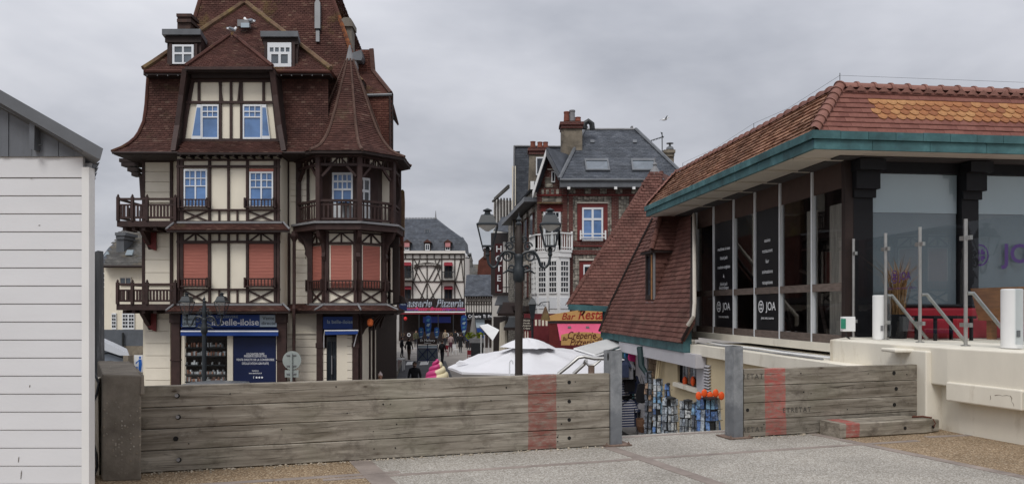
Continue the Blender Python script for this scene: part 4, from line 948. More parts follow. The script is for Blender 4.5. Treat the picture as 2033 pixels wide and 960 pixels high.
# splayed side wall of the ground floor along the street
dirs = V((.02, 1, 0)).normalized(); sp = Plane(V((UX(713, YG), YG, 0)), (1, -.02, 0))
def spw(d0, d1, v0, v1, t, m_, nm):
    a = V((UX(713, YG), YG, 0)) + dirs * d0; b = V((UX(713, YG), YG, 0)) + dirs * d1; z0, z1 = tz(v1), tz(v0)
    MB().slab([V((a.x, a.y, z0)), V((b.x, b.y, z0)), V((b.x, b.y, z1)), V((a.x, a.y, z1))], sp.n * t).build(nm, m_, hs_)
spw(0, 7.6, 618, 866, .02, m_dkbrown, 'side_wall'); spw(.24, 1.5, 640, 866, .03, m_cream, 'side_panel'); spw(1.8, 2.1, 660, 866, .03, m_cream, 'side_panel'); spw(2.7, 2.85, 660, 866, .03, m_cream, 'side_panel'); spw(.02, .2, 622, 866, .07, m_timber, 'corner_post'); spw(1.55, 1.75, 622, 866, .06, m_timber, 'corner_post'); spw(2.3, 2.5, 622, 866, .06, m_timber, 'corner_post'); spw(.22, 7.5, 618, 640, .05, m_dkbrown, 'side_lintel')  # dark brown wall colour carries the shade under the overhang
mb = MB(); mb.slab([oc(1.9, 1, tz(618)), oc(1.9, 2, tz(618)), V((XR, 28.5, tz(618))), V((XR - .7, 34.4, tz(618))), V((-5.5, 34.4, tz(618))), V((-5.5, 27, tz(618)))], (0, 0, -.12)); mb.build('overhang_soffit', m_dkbrown, hs_)
for i in range(4):
    y = 27.2 + i * 1.1; MB().slab([V((-5.42, y, tz(624))), V((-4.75 - i * .1, y, tz(624))), V((-4.85 - i * .1, y, tz(630))), V((-5.3, y, tz(655))), V((-5.42, y, tz(668)))], (0, .14, 0)).build('bracket', m_timber, hs_)
lb = thing('heat_lamp', 'small orange lantern hanging at the corner of the timbered house', 'lamp', at(735, 640, 26.6))
m_orl = mat('orange_plastic', (.55, .12, .03), .5, .1)
MB().lathe(at(735, 647, 26.6), [(.05, 0), (.1, .05), (.11, .2), (.04, .27)], 8).build('lantern_body', m_orl, lb); MB().tube([at(735, 634, 26.6), at(741, 628, 26.8), at(738, 622, 27.0)], .02, 5).build('lantern_arm', m_iron, lb)
# street flank above: oriels, ochre tile, brackets
mb = MB(); mb.slab([at(772, 604, 28.0), at(792, 600, 28.0), at(792, 470, 28.0), at(772, 470, 28.0)], (-.4, 4, 0)); mb.build('flank_oriel', m_dkbrown, hs_)
for i, u in enumerate((758, 766, 776)): panel(hs_, front(27.95), rect(u, 492, u + 3, 575), .05, m_board, 'oriel_post'); panel(hs_, front(27.95), rect(u, 580, u + 4, 602), .05, m_board, 'oriel_panel')
mb = MB(); mb.slab([at(784, 600, 29), at(803, 596, 29), at(800, 455, 29), at(784, 455, 29)], (-.4, 3, 0)); mb.build('flank_wall', m_flank, hs_)
mb = MB(); mb.slab([at(784, 456, 28.9), at(802, 456, 28.9), at(803, 380, 28.9), at(800, 376, 28.9), at(792, 378, 28.9), at(786, 420, 28.9)], (-.4, 3, 0)); mb.build('ochre_cheek', m_hip, hs_)
mb = MB(); mb.slab([at(776, 440, 28.5), at(794, 395, 28.5), at(794, 300, 28.5), at(776, 300, 28.5)], (-.3, 2, 0)); mb.build('flank_bracket', m_dkbrown, hs_)
mb = MB(); mb.slab([at(766, 495, 28.2), at(800, 488, 28.2), at(786, 478, 28.6), at(770, 480, 28.6)], (-.2, 1.5, 0)); mb.build('flank_hood', m_htile, hs_)
mb = MB(); mb.slab([at(770, 575, 28.3), at(803, 590, 28.3), at(806, 600, 28.3), at(770, 604, 28.3)], (-.3, 3, 0)); mb.build('flank_hood', m_dkbrown, hs_)
# ================================================================ casino pavilion on the right
e1 = V((1, .117, 0)).normalized(); e2 = V((-.117, 1, 0)).normalized(); K = V((5.75, 13.0, 0)); ZU = V((0, 0, 1))
def J(a, b, z): return K + e1 * a + e2 * b + ZU * z
jo = thing('casino_pavilion', 'single storey casino pavilion with red tiled skirt roof and turquoise gutter', 'building', J(3, 4, GZ))
plW = Plane(K, -e1); plF = Plane(K, -e2)
def jb(u, v=600): return (plW.at(u, v) - K).dot(e2)
def ja(u, v=500): return (plF.at(u, v) - K).dot(e1)
def jbox(a0, a1, b0, b1, z0, z1, m_, nm, par=None): 
    return MB().slab([J(a0, b0, z0), J(a1, b0, z0), J(a1, b1, z0), J(a0, b1, z0)], ZU * (z1 - z0)).build(nm, m_, par or jo)
m_black = mat('black_paint', (.008, .008, .010), .6, .2, 3, spec=.2)
m_banner = mat('black_banner', (.008, .008, .010), .45, .1, 2)
m_soffit = mat('soffit_beige', (.50, .46, .40), .7, .08, 1.5, rnd=.03)
m_railwood = mat('grey_brown_rail', (.13, .10, .085), .75, .3, 5, .2, 30, st=(1, 1, 5), rnd=.15)
m_ivory = mat('ivory_render', (.72, .675, .575), .8, .07, 1.6, .14, 22, stain=((.38, .31, .215), 2.2, .56, .80), st=(1, 1, .4))
m_yellow = mat('yellow_cream_wall', (.58, .48, .31), .85, .08, 1, .1, 30)
k = NT('copper_patina'); co = k.coord(); f = k.noise(co, 2.2, 7, .65, .4)
col = k.ramp(f, [(.3, (.025, .062, .066)), (.5, (.042, .112, .12)), (.72, (.08, .18, .19))]); col = k.mix(k.ramp(k.noise(co, 6, 6, .7), [(.6, 0), (.75, .7)]), col, (.03, .07, .16)); col = k.mix(1, col, k.ramp(k.rand(), [(0, .75), (1, 1.2)]), 'MULTIPLY'); k.bump(f, .15, .01); m_copper = k.fin(col, .6, .35)
m_jtileF = tilemat('pavilion_tile_red', [(0, (.155, .064, .052)), (.5, (.175, .073, .06)), (1, (.20, .087, .07))], rough=.75)
k = NT('pavilion_tile_single'); co = k.coord(); col = k.ramp(k.rand(), [(0, (.165, .066, .052)), (.5, (.19, .078, .061)), (1, (.22, .095, .074))]); col = k.mix(1, col, k.ramp(k.noise(co, 9, 5, .6), [(.3, .75), (.7, 1.2)]), 'MULTIPLY'); k.bump(k.noise(co, 25, 4), .2, .01); m_jtile1 = k.fin(col, .75, .2)
k = NT('scallop_tile'); co = k.coord(); col = k.ramp(k.rand(), [(0, (.26, .105, .052)), (.4, (.34, .145, .064)), (1, (.42, .225, .10))]); col = k.mix(1, col, k.ramp(k.noise(co, 11, 5, .6), [(.3, .7), (.7, 1.2)]), 'MULTIPLY'); k.bump(k.noise(co, 25, 4), .2, .01); m_scal = k.fin(col, .75, .2)
m_jtileL = tilemat('pavilion_tile_orange', [(0, (.20, .095, .062)), (.5, (.255, .13, .082)), (1, (.32, .175, .11))], (.12, .075, .06), (.55, .75), 1.2)
m_ridge = mat('ridge_tile', (.20, .095, .075), .8, .3, 6, .25, 25, rnd=.15)
ZB, ZT = .97, 4.04
# glazed side wall
ms_ = [jb(u) for u in (1384, 1418, 1458, 1500, 1550, 1614, 1681)]
for i, (b1_, b0_) in enumerate(zip(ms_, ms_[1:])):
    g = .03
    jbox(.0, .05, b0_ + g, b1_ - g, ZT - .36, 4.14, m_railwood if False else mat('header_brown_%d' % i, (.06, .035, .027), .6, .15, 3), 'header_panel')
    jbox(-.03, .04, b0_ + g, b1_ - g, 1.89, 2.03, m_railwood, 'mid_rail'); jbox(-.03, .04, b0_ + g, b1_ - g, ZB, ZB + .15, m_railwood, 'bottom_rail')
    for z0, z1 in ((ZB + .15, 1.89), (2.03, ZT - .36)):
        if i in (1, 3): jbox(.005, .03, b0_ + g, b1_ - g, z0 + .003, z1 - .003, m_banner, 'banner')
        else: jbox(.02, .03, b0_ + g, b1_ - g, z0 + .003, z1 - .003, m_glass, 'pane')
for b in ms_[:-1]: jbox(-.035, .05, b - .02, b + .02, ZB - .02, 4.142, m_winwhite, 'mullion')
jbox(-.10, .05, ms_[0] + .03, ms_[0] + .34, .75, ZT + .04, m_soffit, 'corner_pilaster')
jbox(-.05, .10, -.06, .06, 1.0, 4.14, m_dkbrown, 'corner_post')
jbox(-.12, .08, -.3, 7.4, ZB - .15, ZB - .005, m_ivory, 'sill_band')
rt = -e2
def jtext(s, b, z, size, m_=m_lettw, off=.008): return text('lettering', s, m_, jo, J(-off, b, z), rt, ZU, size, 0, offset=.006)
for i, ws in ((1, (('machines à sous', 3.02), ('black jack', 2.80), ('roulette anglaise', 2.58), ('&', 2.36), ('black jack', 2.17), ('électronique', 2.07 + .01))), (3, (('casino', 3.02), ('restaurant', 2.80), ('bar', 2.58), ('animations', 2.36), ('réceptions', 2.13)))):
    bc = (ms_[i] + ms_[i + 1]) / 2; z_top = 3.35 if i == 3 else 3.3
    for s, z in ws: jtext(s, bc, z, .115)
    jtext('JOA', bc - .16, 1.62, .25); jtext('joue avec sourire', bc, 1.38, .085)
    mb = MB(); c = J(-.01, bc + .30, 1.62); n_ = 20
    for q in range(n_):
        a0_, a1_ = 2 * math.pi * q / n_, 2 * math.pi * (q + 1) / n_
        mb.poly([c + (rt * math.cos(t) + ZU * math.sin(t)) * r for t, r in ((a0_, .13), (a1_, .13), (a1_, .105), (a0_, .105))])
    for q in range(4):
        d = rt * math.cos(q * math.pi / 2 + .78) + ZU * math.sin(q * math.pi / 2 + .78); p = d.cross(e1)
        mb.poly([c + d * .02, c + d * .06 + p * .035, c + d * .09, c + d * .06 - p * .035])
    mb.build('emblem', m_lettw, jo, fix=False)
# interior: floor, back walls, ceiling
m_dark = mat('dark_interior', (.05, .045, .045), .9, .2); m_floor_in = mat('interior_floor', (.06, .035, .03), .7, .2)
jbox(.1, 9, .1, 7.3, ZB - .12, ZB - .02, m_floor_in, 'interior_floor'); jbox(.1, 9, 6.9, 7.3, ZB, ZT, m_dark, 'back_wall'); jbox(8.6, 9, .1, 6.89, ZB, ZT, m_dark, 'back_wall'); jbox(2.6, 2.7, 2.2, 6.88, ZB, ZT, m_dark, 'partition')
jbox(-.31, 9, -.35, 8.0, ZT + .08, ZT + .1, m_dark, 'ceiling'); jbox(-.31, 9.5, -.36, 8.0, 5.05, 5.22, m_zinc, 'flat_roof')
m_curt = mat('indoor_curtain', (.32, .29, .25), .9, .3, 5, .0, st=(6, 6, .5))
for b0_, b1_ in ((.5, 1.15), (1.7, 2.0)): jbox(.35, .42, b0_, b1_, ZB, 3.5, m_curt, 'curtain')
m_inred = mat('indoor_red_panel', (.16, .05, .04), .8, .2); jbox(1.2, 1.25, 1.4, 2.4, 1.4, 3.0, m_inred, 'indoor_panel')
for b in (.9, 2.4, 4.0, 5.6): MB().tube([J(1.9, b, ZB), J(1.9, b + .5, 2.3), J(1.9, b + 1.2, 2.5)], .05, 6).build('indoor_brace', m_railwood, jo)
# front wall with black frames
jbox(-.02, 8.6, -.02, .12, 3.93, 4.14, m_black, 'front_header')
cols = [(ja(1690), ja(1729)), (ja(1905), ja(1938)), (ja(2115), ja(2148)), (ja(2330), ja(2370))]
for a0_, a1_ in cols:
    jbox(a0_, a1_, -.06, .13, 1.1, 3.96, m_black, 'front_column'); jbox(a0_ - .04, a1_ + .06, -.34, -.061, 3.92, 4.10, m_black, 'column_bracket'); jbox(a0_ - .02, a1_ + .05, -.20, -.0615, 3.62, 3.919, m_black, 'column_bracket'); jbox(a0_ - .01, a1_ + .03, -.11, -.0615, 3.48, 3.619, m_black, 'column_bracket')
m_film = mat('pale_window_film', (.36, .43, .465), .35, .05, .8, spec=.5); m_greysheet = mat('grey_window_sheet', (.12, .15, .17), .25, .1, .8, spec=.5)
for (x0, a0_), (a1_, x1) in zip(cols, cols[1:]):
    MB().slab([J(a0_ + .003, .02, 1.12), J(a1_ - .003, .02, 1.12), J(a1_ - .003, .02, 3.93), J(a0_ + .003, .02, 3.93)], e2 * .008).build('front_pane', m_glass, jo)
    jbox(a0_ + .01, a1_ - .01, .06, .07, 3.22, 3.61, m_film, 'window_sheet') if False else jbox(a0_ + .01, a1_ - .01, .06, .07, VZ(421, 13.1), 3.925, m_film, 'window_sheet')
    jbox(a0_ + .01, a1_ - .01, .075, .085, VZ(603, 13.2), VZ(421, 13.1) - .004, m_greysheet, 'window_sheet')  # even grey sheet that sets the tone behind the lower glass
m_purple = mat('purple_letter', (.055, .012, .13), .5, .05)
p = plF.at(2010, 505, .03); text('lettering', 'JOA', m_purple, jo, plF.at(2036, 505, .02), e1, ZU, .47, 0, offset=.02, xs=1.05)
def emblem(c, r, right, m_, par):
    mb = MB(); n_ = 28; right = V(right)
    for q in range(n_):
        a0_, a1_ = 2 * math.pi * q / n_, 2 * math.pi * (q + 1) / n_
        mb.poly([c + (right * math.cos(t) * .85 + ZU * math.sin(t)) * rr for t, rr in ((a0_, r), (a1_, r), (a1_, r * .86), (a0_, r * .86))])
    for q in range(4):
        d = right * math.cos(q * math.pi / 2 + .78) * .85 + ZU * math.sin(q * math.pi / 2 + .78); w = right * -math.sin(q * math.pi / 2 + .78) * .85 + ZU * math.cos(q * math.pi / 2 + .78)
        mb.poly([c + d * r * .1, c + d * r * .38 + w * r * .3, c + d * r * .62 + w * r * .22, c + d * r * .52, c + d * r * .62 - w * r * .22, c + d * r * .38 - w * r * .3])
    mb.build('emblem', m_, par, fix=False)
emblem(plF.at(1946, 506, .02), .19, e1, m_purple, jo)
# soffit, gutter sections
ZS = 4.16
mb = MB(); b = -.74
n_ = 9
for i in range(n_):
    b0_, b1_ = lerp(-.72, 8.3, i / n_), lerp(-.72, 8.3, (i + 1) / n_) - .012; jbox(-.97, .06, b0_, b1_, ZS - .045 + .03, ZS + .02, m_soffit, 'soffit_panel')
for i in range(8): jbox(.07 + i * 1.1, .07 + i * 1.1 + 1.088, -.72, .1, ZS - .015, ZS + .02, m_soffit, 'soffit_panel')
for b in ms_[1:]: jbox(-.96, -.07, b - .03, b + .03, ZS - .045, ZS - .016, m_soffit, 'soffit_rib')
def gut(a, b, ins, z0, z1, ln_, par=jo):
    d = (b - a); L_ = d.length; d.normalize(); n_ = max(1, round(L_ / ln_))
    for i in range(n_):
        p, q = a + d * (L_ * i / n_), a + d * (L_ * (i + 1) / n_ - .008); o = random.uniform(-.004, .004)
        MB().slab([p + ZU * z0, q + ZU * z0, q + ZU * z0 + ins, p + ZU * z0 + ins], ZU * (z1 - z0 + o)).build('gutter_section', m_copper, par)
gut(J(-1.02, 8.38, 0), J(-1.02, -.79, 0), e1 * .05, ZS - .02, ZS + .135, 1.0); gut(J(-1.06, 8.42, 0), J(-1.06, -.83, 0), e1 * .10, ZS + .14, ZS + .27, .75)
gut(J(-1.009, -.79, 0), J(7, -.79, 0), e2 * .05, ZS - .02, ZS + .135, .95); gut(J(-1.049, -.83, 0), J(7, -.83, 0), e2 * .10, ZS + .14, ZS + .27, .48)
gut(J(-.96, 8.38, 0), J(2, 8.38, 0), e2 * -.05, ZS - .02, ZS + .27, .95)
# skirt roof
ZR0, ZR1 = ZS + .26, 5.28
EL, ER, RT, RB = J(-1.0, 8.36, ZR0), J(-1.0, -.77, ZR0), J(-.32, -.365, ZR1), J(-.32, 7.75, ZR1)
nL = (ER - EL).cross(RT - EL).normalized()
if nL.z < 0: nL = -nL
tile_plane([EL, ER, RT, RB], -e2, nL, .17, .112, .034, m_jtileL, 'skirt_tiles', jo); MB().slab([p - nL * .012 for p in (EL, ER, RT, RB)], -nL * .05).build('roof_deck', m_jtileL, jo)
F0, F1, F2, F3 = J(-1.0, -.77, ZR0), J(7, -.77, ZR0), J(7, -.365, ZR1), J(-.32, -.365, ZR1)
nF = (F1 - F0).cross(F3 - F0).normalized()
if nF.z < 0: nF = -nF
MB().slab([p - nF * .012 for p in (F0, F1, F2, F3)], -nF * .05).build('roof_deck', m_jtileF, jo)
upF = nF.cross(e1).normalized(); upF = upF if upF.z > 0 else -upF
SL = (F3 - F0).dot(upF); CH = .1; TW = .168
def tmesh(nm, prof, mt, th=.022, tilt=.02):
    mb = MB(); n_ = len(prof); mb.v = [(x, y, th - (y / .13) * tilt) for x, y in prof] + [(x, y, -.006) for x, y in prof]
    mb.f = [tuple(range(n_))] + [(i, i + n_, (i + 1) % n_ + n_, (i + 1) % n_) for i in range(n_)]
    me = bpy.data.meshes.new(nm); me.from_pydata(mb.v, [], mb.f); me.materials.append(mt); return me
hw = TW / 2 - .001
me_flat = tmesh('tile', [(-hw, 0), (hw, .003), (hw, .125), (-hw, .125)], m_jtile1)
me_scal = tmesh('scallop_tile', [(-hw, .045), (-hw * .8, .012), (-hw * .4, -.012), (0, -.02), (hw * .4, -.012), (hw * .8, .012), (hw, .045), (hw, .125), (-hw, .125)], m_scal, .026)
rot = Matrix((e1, upF, nF)).transposed(); qF = [((p - F0).dot(e1), (p - F0).dot(upF)) for p in (F0, F1, F2, F3)]
base0 = wloc(jo); far_t = MB()
for r in range(int(SL / CH)):
    for c in range(-1, 44):
        x = c * TW + (TW / 2 if r % 2 else 0); 
        if not inpoly((x, r * CH + .05), qF): continue
        P = F0 + e1 * x + upF * (r * CH + random.uniform(-.003, .003)) + nF * random.uniform(0, .004)
        if x < 4.75:
            sc_ = 3 <= r <= 6 and x > 1.05 + (r % 2) * .02 - (6 - r) * -.06
            o = link('scallop_tile' if sc_ else 'tile', me_scal if sc_ else me_flat, jo); m4 = rot.to_4x4(); m4.translation = P - base0; o.matrix_basis = m4
        else:
            far_t.slab([P - e1 * hw, P + e1 * hw, P + e1 * hw + upF * .125, P - e1 * hw + upF * .125], nF * .02)
far_t.build('skirt_tiles', m_jtileF, jo)['kind'] = 'stuff'
# ridge and hip tiles
def half(nm, ln_, r, collar=True):
    mb = MB(); n_ = 9
    for x, rr in ((0, r), (ln_ * .82, r), (ln_ * .82, r * 1.22), (ln_ * .95, r * 1.22), (ln_ * .95, r), (ln_, r)):
        b = len(mb.v); mb.v += [(x, rr * math.cos(math.pi * i / (n_ - 1)), rr * math.sin(math.pi * i / (n_ - 1))) for i in range(n_)]
        if b:
            for i in range(n_ - 1): mb.f.append((b - n_ + i, b - n_ + i + 1, b + i + 1, b + i))
    me = bpy.data.meshes.new(nm); me.from_pydata(mb.v, [], mb.f); me.materials.append(m_ridge); me.polygons.foreach_set('use_smooth', [True] * len(me.polygons)); me.set_sharp_from_angle(angle=R(40)); return me
def lay(me, a, b, ln_, up, nm='ridge_tile', par=jo):
    d = (b - a); n_ = max(1, round(d.length / ln_)); x = d.normalized(); y = V(up).cross(x).normalized(); z = x.cross(y)
    for i in range(n_):
        m4 = Matrix((x, y, z)).transposed().to_4x4(); m4.translation = a + d * (i / n_) - wloc(par) + z * random.uniform(-.004, .006); o = link(nm, me, par); o.matrix_basis = m4
mr = half('ridge_tile', .31, .10); lay(mr, J(-.30, -.33, ZR1 - .02), J(7, -.33, ZR1 - .02), .305, ZU); lay(mr, J(-.29, -.3, ZR1 - .02), J(-.29, 7.8, ZR1 - .02), .305, ZU)
mh = half('hip_tile', .15, .085); lay(mh, F0 + V((0, 0, .02)), RT + V((0, 0, .02)), .14, nL + nF, 'hip_tile'); lay(mh, EL + V((0, 0, .02)), RB + V((0, 0, .02)), .14, nL + e2, 'hip_tile')
mz = MB()
for i in range(34):
    c = J(-.2 + i * .2, -.45, ZR1 - .09); mz.slab([c - e1 * .1, c + e1 * .1, c + ZU * .09], -e2 * .02)
mz.build('ridge_mortar', m_ridge, jo)['kind'] = 'stuff'
lr = thing('lightning_wire', 'thin rods and wire strung along the pavilion roof ridge', 'wire', J(-.3, -.3, ZR1))
for a, b in ((-.3, -.32), (-.3, 3.0), (-.3, 7.4)): MB().tube([J(a, b, ZR1), J(a, b, ZR1 + (.24 if b < 1 else .2))], .006, 5).build('rod', m_iron, lr)
MB().tube([J(-.3, -.32, ZR1 + .2), J(3, -.5, ZR1 + .14), J(6.5, -.32, ZR1 + .2)], .0022, 4).build('wire', m_iron, lr); MB().tube([J(-.3, -.32, ZR1 + .2), J(-.3, 1.5, ZR1 + .12), J(-.3, 3, ZR1 + .2), J(-.3, 5.2, ZR1 + .12), J(-.3, 7.4, ZR1 + .2)], .003, 4).build('wire', m_iron, lr)
# ================================================================ terrace, parapet
te = thing('terrace_wall', 'ivory rendered terrace parapet with cracked ledge beside the timber beam', 'wall', (5.9, 9.6, 0))
ln_ = [V((5.70, 12.95, 0)), V((5.09, 12.1, 0)), V((5.30, 10.9, 0)), V((5.53, 9.6, 0)), V((5.84, 8.62, 0)), V((6.4, 7.2, 0)), V((7.3, 5.5, 0))]
bk_ = [V((14, 5.5, 0)), V((14, 13.9, 0)), J(0, -.03, 0)]
def offs(d): return [p + V((d, 0, 0)) for p in ln_]
MB().slab([p + ZU * .60 for p in ln_ + bk_], ZU * .49).build('terrace_slab', m_ivory, te); MB().slab([p + ZU * GZ for p in offs(.15) + bk_], ZU * (.598 - GZ)).build('parapet_base', m_ivory, te)
def ledge(i0, i1, z0, z1, d, nm):
    a, b = ln_[i0], ln_[i1]; n_ = V((b.y - a.y, -(b.x - a.x), 0)).normalized(); n_ = n_ if n_.x < 0 else -n_
    MB().slab([a + V((.12, 0, z0)), b + V((.12, 0, z0)), b + n_ * d + ZU * z0, a + n_ * d + ZU * z0], ZU * (z1 - z0)).build(nm, m_ivory, te)
ledge(3, 4, .42, .66, .03, 'ledge'); ledge(4, 5, .42, .655, .03, 'ledge'); ledge(5, 6, .42, .66, .03, 'ledge')
pb0 = gnd(1838, 853); pb1 = gnd(1898, 852)
MB().slab([pb0, pb1, pb1 + V((-.05, .55, 0)), pb0 + V((-.05, .55, 0))], ZU * 1.03).build('pier', m_ivory, te)
MB().slab([pb0 + V((-.25, .3, .99)), pb1 + V((-.1, .3, .99)), pb1 + V((-.1, .7, .99)), pb0 + V((-.25, .7, .99))], ZU * .05).build('pier_shelf', m_ivory, te)
m_crack = mat('crack_dark', (.10, .075, .05), .9, .3)
for o in te.children:
    if o.name.startswith(('pier', 'ledge', 'terrace')): md = o.modifiers.new('bevel', 'BEVEL'); md.width = .018; md.segments = 2
def crack(pts, d):
    mb = MB(); 
    q = [at(u, v, Y) for u, v, Y in pts]; mb.tube(q, [random.uniform(.002, d) for _ in q], 4); mb.build('crack', m_crack, te)
lp = Plane(ln_[3] + V((-.03, 0, 0)), V((-(ln_[3].y - ln_[4].y), -(ln_[4].x - ln_[3].x), 0))); 
lp = Plane(lp.p, lp.n if lp.n.x < 0 else -lp.n)
for pts in (((1975, 784), (1983, 783), (1990, 785), (1998, 784), (2006, 785)), ((2006, 785), (2009, 790), (2008, 796), (2012, 801), (2013, 806)), ((1966, 784), (1967, 789), (1966, 793))):
    mb = MB(); q = [lp.at(u, v, .001) for u, v in pts]; mb.tube(q, [random.uniform(.0012, .0045) for _ in q], 4); mb.build('crack', m_crack, te)
# glass wind screen on the terrace edge
ws = thing('glass_wind_screen', 'frameless glass wind screen with steel posts along the terrace edge', 'screen', (5.9, 11, 1.1))
m_inox = mat('brushed_steel', (.42, .41, .39), .35, .15, 6, metal=.85, spec=.5)
k = NT('tinted_glass'); tr = k.n('ShaderNodeBsdfTransparent'); gl = k.n('ShaderNodeBsdfGlossy'); gl.inputs['Roughness'].default_value = .015; gl.inputs[0].default_value = (.9, .95, 1, 1); fr = k.n('ShaderNodeFresnel'); fr.inputs[0].default_value = 1.52
tr.inputs[0].default_value = (.87, .89, .895, 1); ms = k.n('ShaderNodeMixShader'); k.l(k.math('MULTIPLY', k.math('MULTIPLY', fr.outputs[0], .8), k.math('SUBTRACT', 1.0, k.n('ShaderNodeNewGeometry').outputs['Backfacing'])), ms.inputs[0]); k.l(tr.outputs[0], ms.inputs[1]); k.l(gl.outputs[0], ms.inputs[2]); k.l(ms.outputs[0], k.o.inputs[0]); m_tglass = k.m
ps = [V((5.83, 12.9, 1.09)), V((5.885, 11.9, 1.09)), V((5.94, 11.0, 1.09)), V((6.005, 10.0, 1.09)), V((6.35, 8.4, 1.09))]
for i, p in enumerate(ps):
    h = 1.68
    MB().tube([p, p + ZU * h], .024, 10).build('post', m_inox, ws, smooth=True); MB().lathe(p, [(.06, 0), (.06, .012), (.03, .02)], 12).build('base_flange', m_inox, ws)
    for z in (.28, h - .25):
        for j in (-1, 1):
            if 0 <= i + j < len(ps):
                d = (ps[i + j] - p).normalized(); MB().obox(p + ZU * z + d * .055, d * .04, V((-d.y, d.x, 0)) * .022, ZU * .028).build('clamp', m_inox, ws)
    if i in (1, 2, 3):
        a = p + ZU * .70 + V((.03, 0, 0)); b_ = p + V((.62, -.06, .02)); MB().tube([a + V((-.01, 0, -.0)), a + V((.07, 0, 0)), lerp(a, b_, .2) + V((.03, 0, .03)), b_], .026, 8).build('brace', m_inox, ws, smooth=True)
for i, (a, b) in enumerate(zip(ps, ps[1:])):
    d = (b - a).normalized(); q0, q1 = a + d * .045, b - d * .045; n_ = V((-d.y, d.x, 0)) * .005
    MB().slab([q0 - n_ + ZU * .06, q1 - n_ + ZU * .06, q1 + n_ + ZU * .06, q0 + n_ + ZU * .06], ZU * 1.58).build('glass_panel', m_tglass, ws)
d = (ps[2] - ps[1]).normalized(); c = lerp(ps[1], ps[2], .5); emblem(c - d * .17 + V((-.02, 0, .98)), .10, d, m_purple, ws)
text('lettering', 'JOA', m_purple, ws, c + d * .09 + V((-.012, 0, .98)), d, ZU, .17, 0, offset=.008); text('lettering', 'CASINOS · LOISIRS · PLAISIRS · DÉTENTE', m_purple, ws, c + V((-.012, 0, .80)), d, ZU, .042, 0)
# things on the terrace
def bollard(loc, label, r=.12, h=.73):
    t = thing('terrace_lamp', label, 'lamp', loc, 'white cylindrical terrace lamps'); MB().lathe((0, 0, 0), [(r, 0), (r, h - .01), (r - .012, h)], 20).build('lamp_cylinder', m_white, t, smooth=True, local=True)
    MB().box(-.02, .02, -r - .008, -r + .03, .14, .22).build('socket', m_lead, t, local=True); return t
bollard(at(2009, 690, 9.37), 'white cylinder lamp beside the wooden bench on the terrace'); bollard(at(1745, 673, 12.0), 'white cylinder lamp behind the first glass panel', .095, .70)
m_bench = mat('orange_wood', (.33, .155, .06), .55, .25, 4, .1, 25, st=(1, 1, 6))
bc = thing('terrace_bench', 'orange wooden bench chair with red seat behind the glass screen', 'bench', J(1.75, -1.9, 1.09))
def cb(a0_, a1_, b0_, b1_, z0, z1, m_, nm): jbox(a0_, a1_, b0_, b1_, 1.09 + z0, 1.09 + z1, m_, nm, bc)
MB().slab([J(1.30, -2.2, 1.09 + .80), J(1.40, -2.2, 1.09 + .80), J(1.62, -2.2, 1.09), J(1.42, -2.2, 1.09)], e2 * .06).build('side_frame', m_bench, bc)
MB().slab([J(1.28, -2.12, 1.09 + .82), J(1.34, -2.12, 1.09 + .82), J(1.48, -2.12, 1.09 + .3), J(1.42, -2.12, 1.09 + .3)], e2 * 1.2).build('backrest', m_bench, bc)
cb(1.45, 2.5, -2.2, -1.0, .30, .37, m_bench, 'seat'); cb(1.45, 2.5, -2.25, -2.17, .48, .54, m_bench, 'armrest'); cb(2.42, 2.5, -2.2, -2.1, 0, .5, m_bench, 'leg'); cb(2.42, 2.5, -1.1, -1.0, 0, .5, m_bench, 'leg'); cb(1.5, 1.6, -1.1, -1.0, 0, .3, m_bench, 'leg')
m_sofared = mat('red_leather', (.30, .018, .03), .5, .15, 3); cb(1.5, 2.45, -2.15, -1.05, .371, .47, m_sofared, 'cushion')
so_ = thing('terrace_sofa', 'long red banquette against the pavilion front windows', 'sofa', J(1.8, -.5, 1.09))
a0_, a1_ = ja(1765), 6.0
jbox(a0_, a1_, -.75, -.30, 1.09, 1.42, m_sofared, 'seat', so_); jbox(a0_, a1_, -.299, -.10, 1.09, 1.60, m_sofared, 'backrest', so_); jbox(a0_, a1_, -.31, -.09, 1.601, 1.66, m_black, 'back_rail', so_)
for o in so_.children: md = o.modifiers.new('bevel', 'BEVEL'); md.width = .04; md.segments = 3
tb = thing('terrace_table', 'dark low table on the terrace in front of the red banquette', 'table', J(1.0, -1.3, 1.09)); jbox(.55, 1.25, -1.5, -.95, 1.43, 1.47, m_black, 'table_top', tb)
for a in (.6, 1.2):
    for b in (-1.45, -1.0): jbox(a - .02, a + .02, b - .02, b + .02, 1.09, 1.43, m_black, 'leg', tb)
pt_ = thing('dried_grass_plant', 'tall dried ornamental grass in a dark pot behind the glass', 'plant', J(.55, -.6, 1.09)); m_dry = mat('dried_grass', (.25, .14, .06), .85, .3, 6, isl=.4)
MB().lathe(J(.55, -.6, 1.09), [(.13, 0), (.18, .4), (.165, .4), (.12, .36)], 12).build('pot', m_black, pt_); mb = MB()
for _ in range(150):
    a = random.uniform(0, 6.28); l = random.uniform(.5, 1.15); sp_ = random.uniform(.05, .6) * l; p = J(.55 + random.uniform(-.08, .08), -.6 + random.uniform(-.08, .08), 1.45); d = V((math.cos(a), math.sin(a), 0)); w = V((-d.y, d.x, 0)) * .006
    q = p + d * sp_ * .35 + ZU * l * .65; t_ = p + d * sp_ + ZU * l * .9; mb.poly([p - w, p + w, q + w, q - w]); mb.poly([q - w, q + w, t_])
mb.build('foliage', m_dry, pt_, fix=False)
cbx = thing('control_box', 'small white electrical box with green cover on the parapet end', 'box', J(-.12, .0, 1.2)); pc = Plane((5.5, 12.15, 0), (0, -1, 0))
